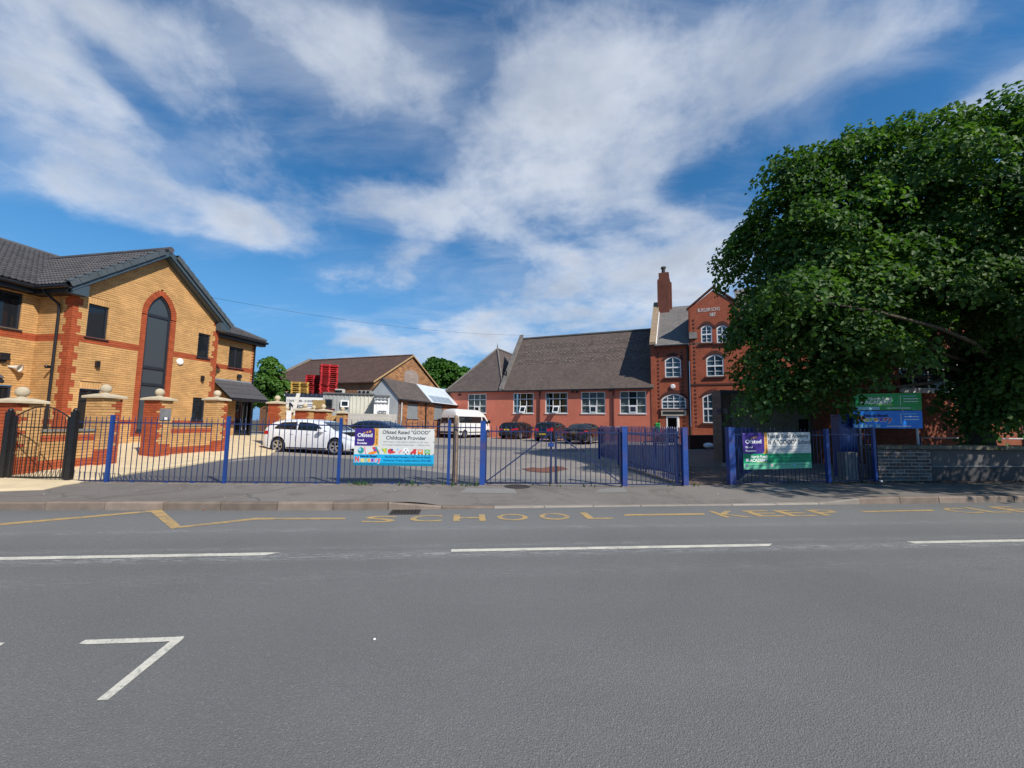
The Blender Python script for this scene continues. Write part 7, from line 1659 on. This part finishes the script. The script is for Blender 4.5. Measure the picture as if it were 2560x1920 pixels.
def limb(mb, a, b, r0, r1, bend=.3, n=6):
    a, b = np.asarray(a, float), np.asarray(b, float); m = (a + b) / 2 + RNG.normal(0, bend, 3) * np.linalg.norm(b - a) * .25 + UP * .1
    pts = [(1 - t) ** 2 * a + 2 * t * (1 - t) * m + t * t * b for t in np.linspace(0, 1, n)]; mb.tube(pts, [r0 + (r1 - r0) * t for t in np.linspace(0, 1, n)], 8); return pts
# --- the big tree
tb0 = at(2470, 1112, 13.0); TB = V3(tb0[0], tb0[1], .1)
bt = thing('broadleaf_tree', 'huge dark green broadleaf tree towering over the low wall and signs', 'tree', TB)
LEAFB = leaf_material('dark_leaf', (.042, .105, .022), (.135, .235, .050), (1.3, 1.5, .5))
tm = MB(); top = TB + V3(-.3, .2, 3.2); limb(tm, TB - UP * .2, top, .36, .26, .1); LB_ = []
def lobe(x, y, D_, rx, ry, rz_):
    p = at(x, y, D_); return (p[0], p[1], p[2], rx, ry, rz_)
lobes = [lobe(2325, 570, 13.5, 4.7, 4.4, 3.25), lobe(2012, 650, 12.8, 2.0, 2.6, 2.6), lobe(2420, 490, 13.8, 3.4, 3.4, 2.1), lobe(2195, 485, 13.4, 2.8, 2.8, 1.9), lobe(2020, 825, 12.0, 1.95, 2.1, 2.0), lobe(2110, 870, 11.8, 1.8, 1.7, 1.0), lobe(2000, 972, 11.8, 1.3, 1.5, .72), lobe(1942, 640, 12.6, 1.2, 1.8, 1.8),
         lobe(2560, 670, 13.4, 3.2, 3.8, 3.0), lobe(2720, 850, 13.0, 3.0, 3.2, 3.0), lobe(2500, 960, 12.2, .95, 1.2, 1.4), lobe(2280, 730, 12.2, 3.0, 2.5, 1.3), lobe(2130, 760, 10.8, 1.3, 1.1, 1.1), lobe(2000, 745, 9.9, 1.0, .8, .50), lobe(2530, 450, 12.8, 1.5, 1.8, 1.2), lobe(1990, 445, 12.6, 1.05, 1.2, .9), lobe(2640, 600, 11.0, 2.0, 1.8, 1.2), lobe(2570, 940, 12.0, 1.3, 1.2, 1.3), lobe(2450, 1010, 12.2, .6, .5, .6), lobe(2470, 1050, 12.1, .4, .4, .35), lobe(2570, 790, 10.6, 1.0, 1.2, .75), lobe(1910, 890, 12.0, .75, 1.0, 1.3), lobe(1922, 760, 12.2, .75, 1.0, 1.3), lobe(1920, 965, 11.7, .85, .8, .62), lobe(2090, 440, 12.9, 1.3, 1.4, 1.0), lobe(2540, 880, 11.4, .9, 1.0, .9),
         (13.0, 6.2, 6.5, 3.7, 2.0, 1.5), (16.5, 8.6, 6.2, 2.6, 2.4, 2.0)]
for l in lobes: pts = limb(tm, top + RNG.normal(0, .2, 3), np.array(l[:3]), .075, .02, .5); LB_.append(pts)
tm.build('trunk', BARK, bt, smooth=True)
br = MB(); limb(br, at(2290, 800, 11.3), at(2010, 745, 10.0), .03, .010, .3); limb(br, at(2160, 745, 10.8), at(1930, 735, 9.9), .025, .008, .3); br.build('bare_branch', M('pale_bark', (.22, .18, .12), .9, .3, 6, .15, bmp=.5), bt, smooth=True)
P, Nn = crown_points(lobes, 1150, 120, .62, .26)
leaves_mesh(P, Nn, .120, LEAFB, 'crown', bt, .45)
# --- trees behind the roofs
def far_tree(label, lobes_px, D_, leaf, n, per, c1, c2, spread, group='trees behind the roofs', name='background_tree'):
    L_ = [lobe(x, y, D_ + dd, rx, ry, rz_) for x, y, dd, rx, ry, rz_ in lobes_px]; base = V3(L_[0][0], L_[0][1], 0); t_ = thing(name, label, 'tree', base, group)
    mb = MB(); hub = base + UP * max(1.5, L_[0][2] - L_[0][5] * .4); limb(mb, base - UP * .1, hub, .28, .16, .05)
    for l in L_: limb(mb, hub, np.array(l[:3]), .10, .03, .3)
    mb.build('trunk', BARK, t_); P, Nn = crown_points(L_, n // 4, per * 4, spread * 1.6, .2); leaves_mesh(P, Nn, leaf, leaf_material('leaf_' + name + str(len(bpy.data.materials)), c1, c2, (1.3, 1.5, .5)), 'crown', t_, .2)
far_tree('pointed light green tree beside the end of the buff brick building', [(676, 965, 0, 1.5, 1.5, 1.8), (674, 935, 0, 1.05, 1.1, 1.5), (678, 915, 0, .5, .5, .9), (655, 985, 0, 1.5, 1.5, 1.2), (695, 985, .5, 1.3, 1.3, 1.2)], 38, .20, 420, 20, (.075, .17, .03), (.14, .27, .05), .30)
far_tree('distant round green tree left of the warehouse chimney', [(742, 945, 0, 3.4, 3, 2.0), (725, 950, 0, 2.2, 2, 1.6), (760, 950, 2, 2.2, 2, 1.8)], 85, .45, 200, 18, (.045, .10, .025), (.08, .15, .035), .6)
far_tree('dense green tree behind the warehouse gable', [(1100, 935, 0, 2.6, 2.6, 2.0), (1098, 920, 0, 1.5, 1.6, 1.3), (1075, 940, 0, 1.8, 2, 1.6), (1135, 940, 0, 2.2, 2.2, 1.5), (1150, 948, 0, 1.6, 1.6, 1.2)], 58, .32, 520, 22, (.045, .13, .018), (.10, .22, .035), .45)
far_tree('low treetop rising behind the hall hip roof', [(1175, 945, 0, 1.6, 1.6, .9), (1190, 950, 0, 1.2, 1.4, .8)], 62, .3, 120, 20, (.03, .09, .014), (.06, .14, .024), .4)
far_tree('small treetop just showing above the hall ridge', [(1425, 850, 0, 1.0, 1.0, .35), (1487, 845, 0, 1.1, 1.0, .35)], 52, .25, 90, 18, (.05, .12, .02), (.09, .18, .03), .35)
# --- overhead cable
a, b = at(520, 742, 22), at(1330, 838, 40); pts = [a + (b - a) * t - UP * (.55 * 4 * t * (1 - t)) for t in np.linspace(0, 1, 24)]
tag(MB().tube(pts, .007, 5).build('overhead_cable', PIPE), 'thin black cable strung across the sky between the roofs', 'cable')
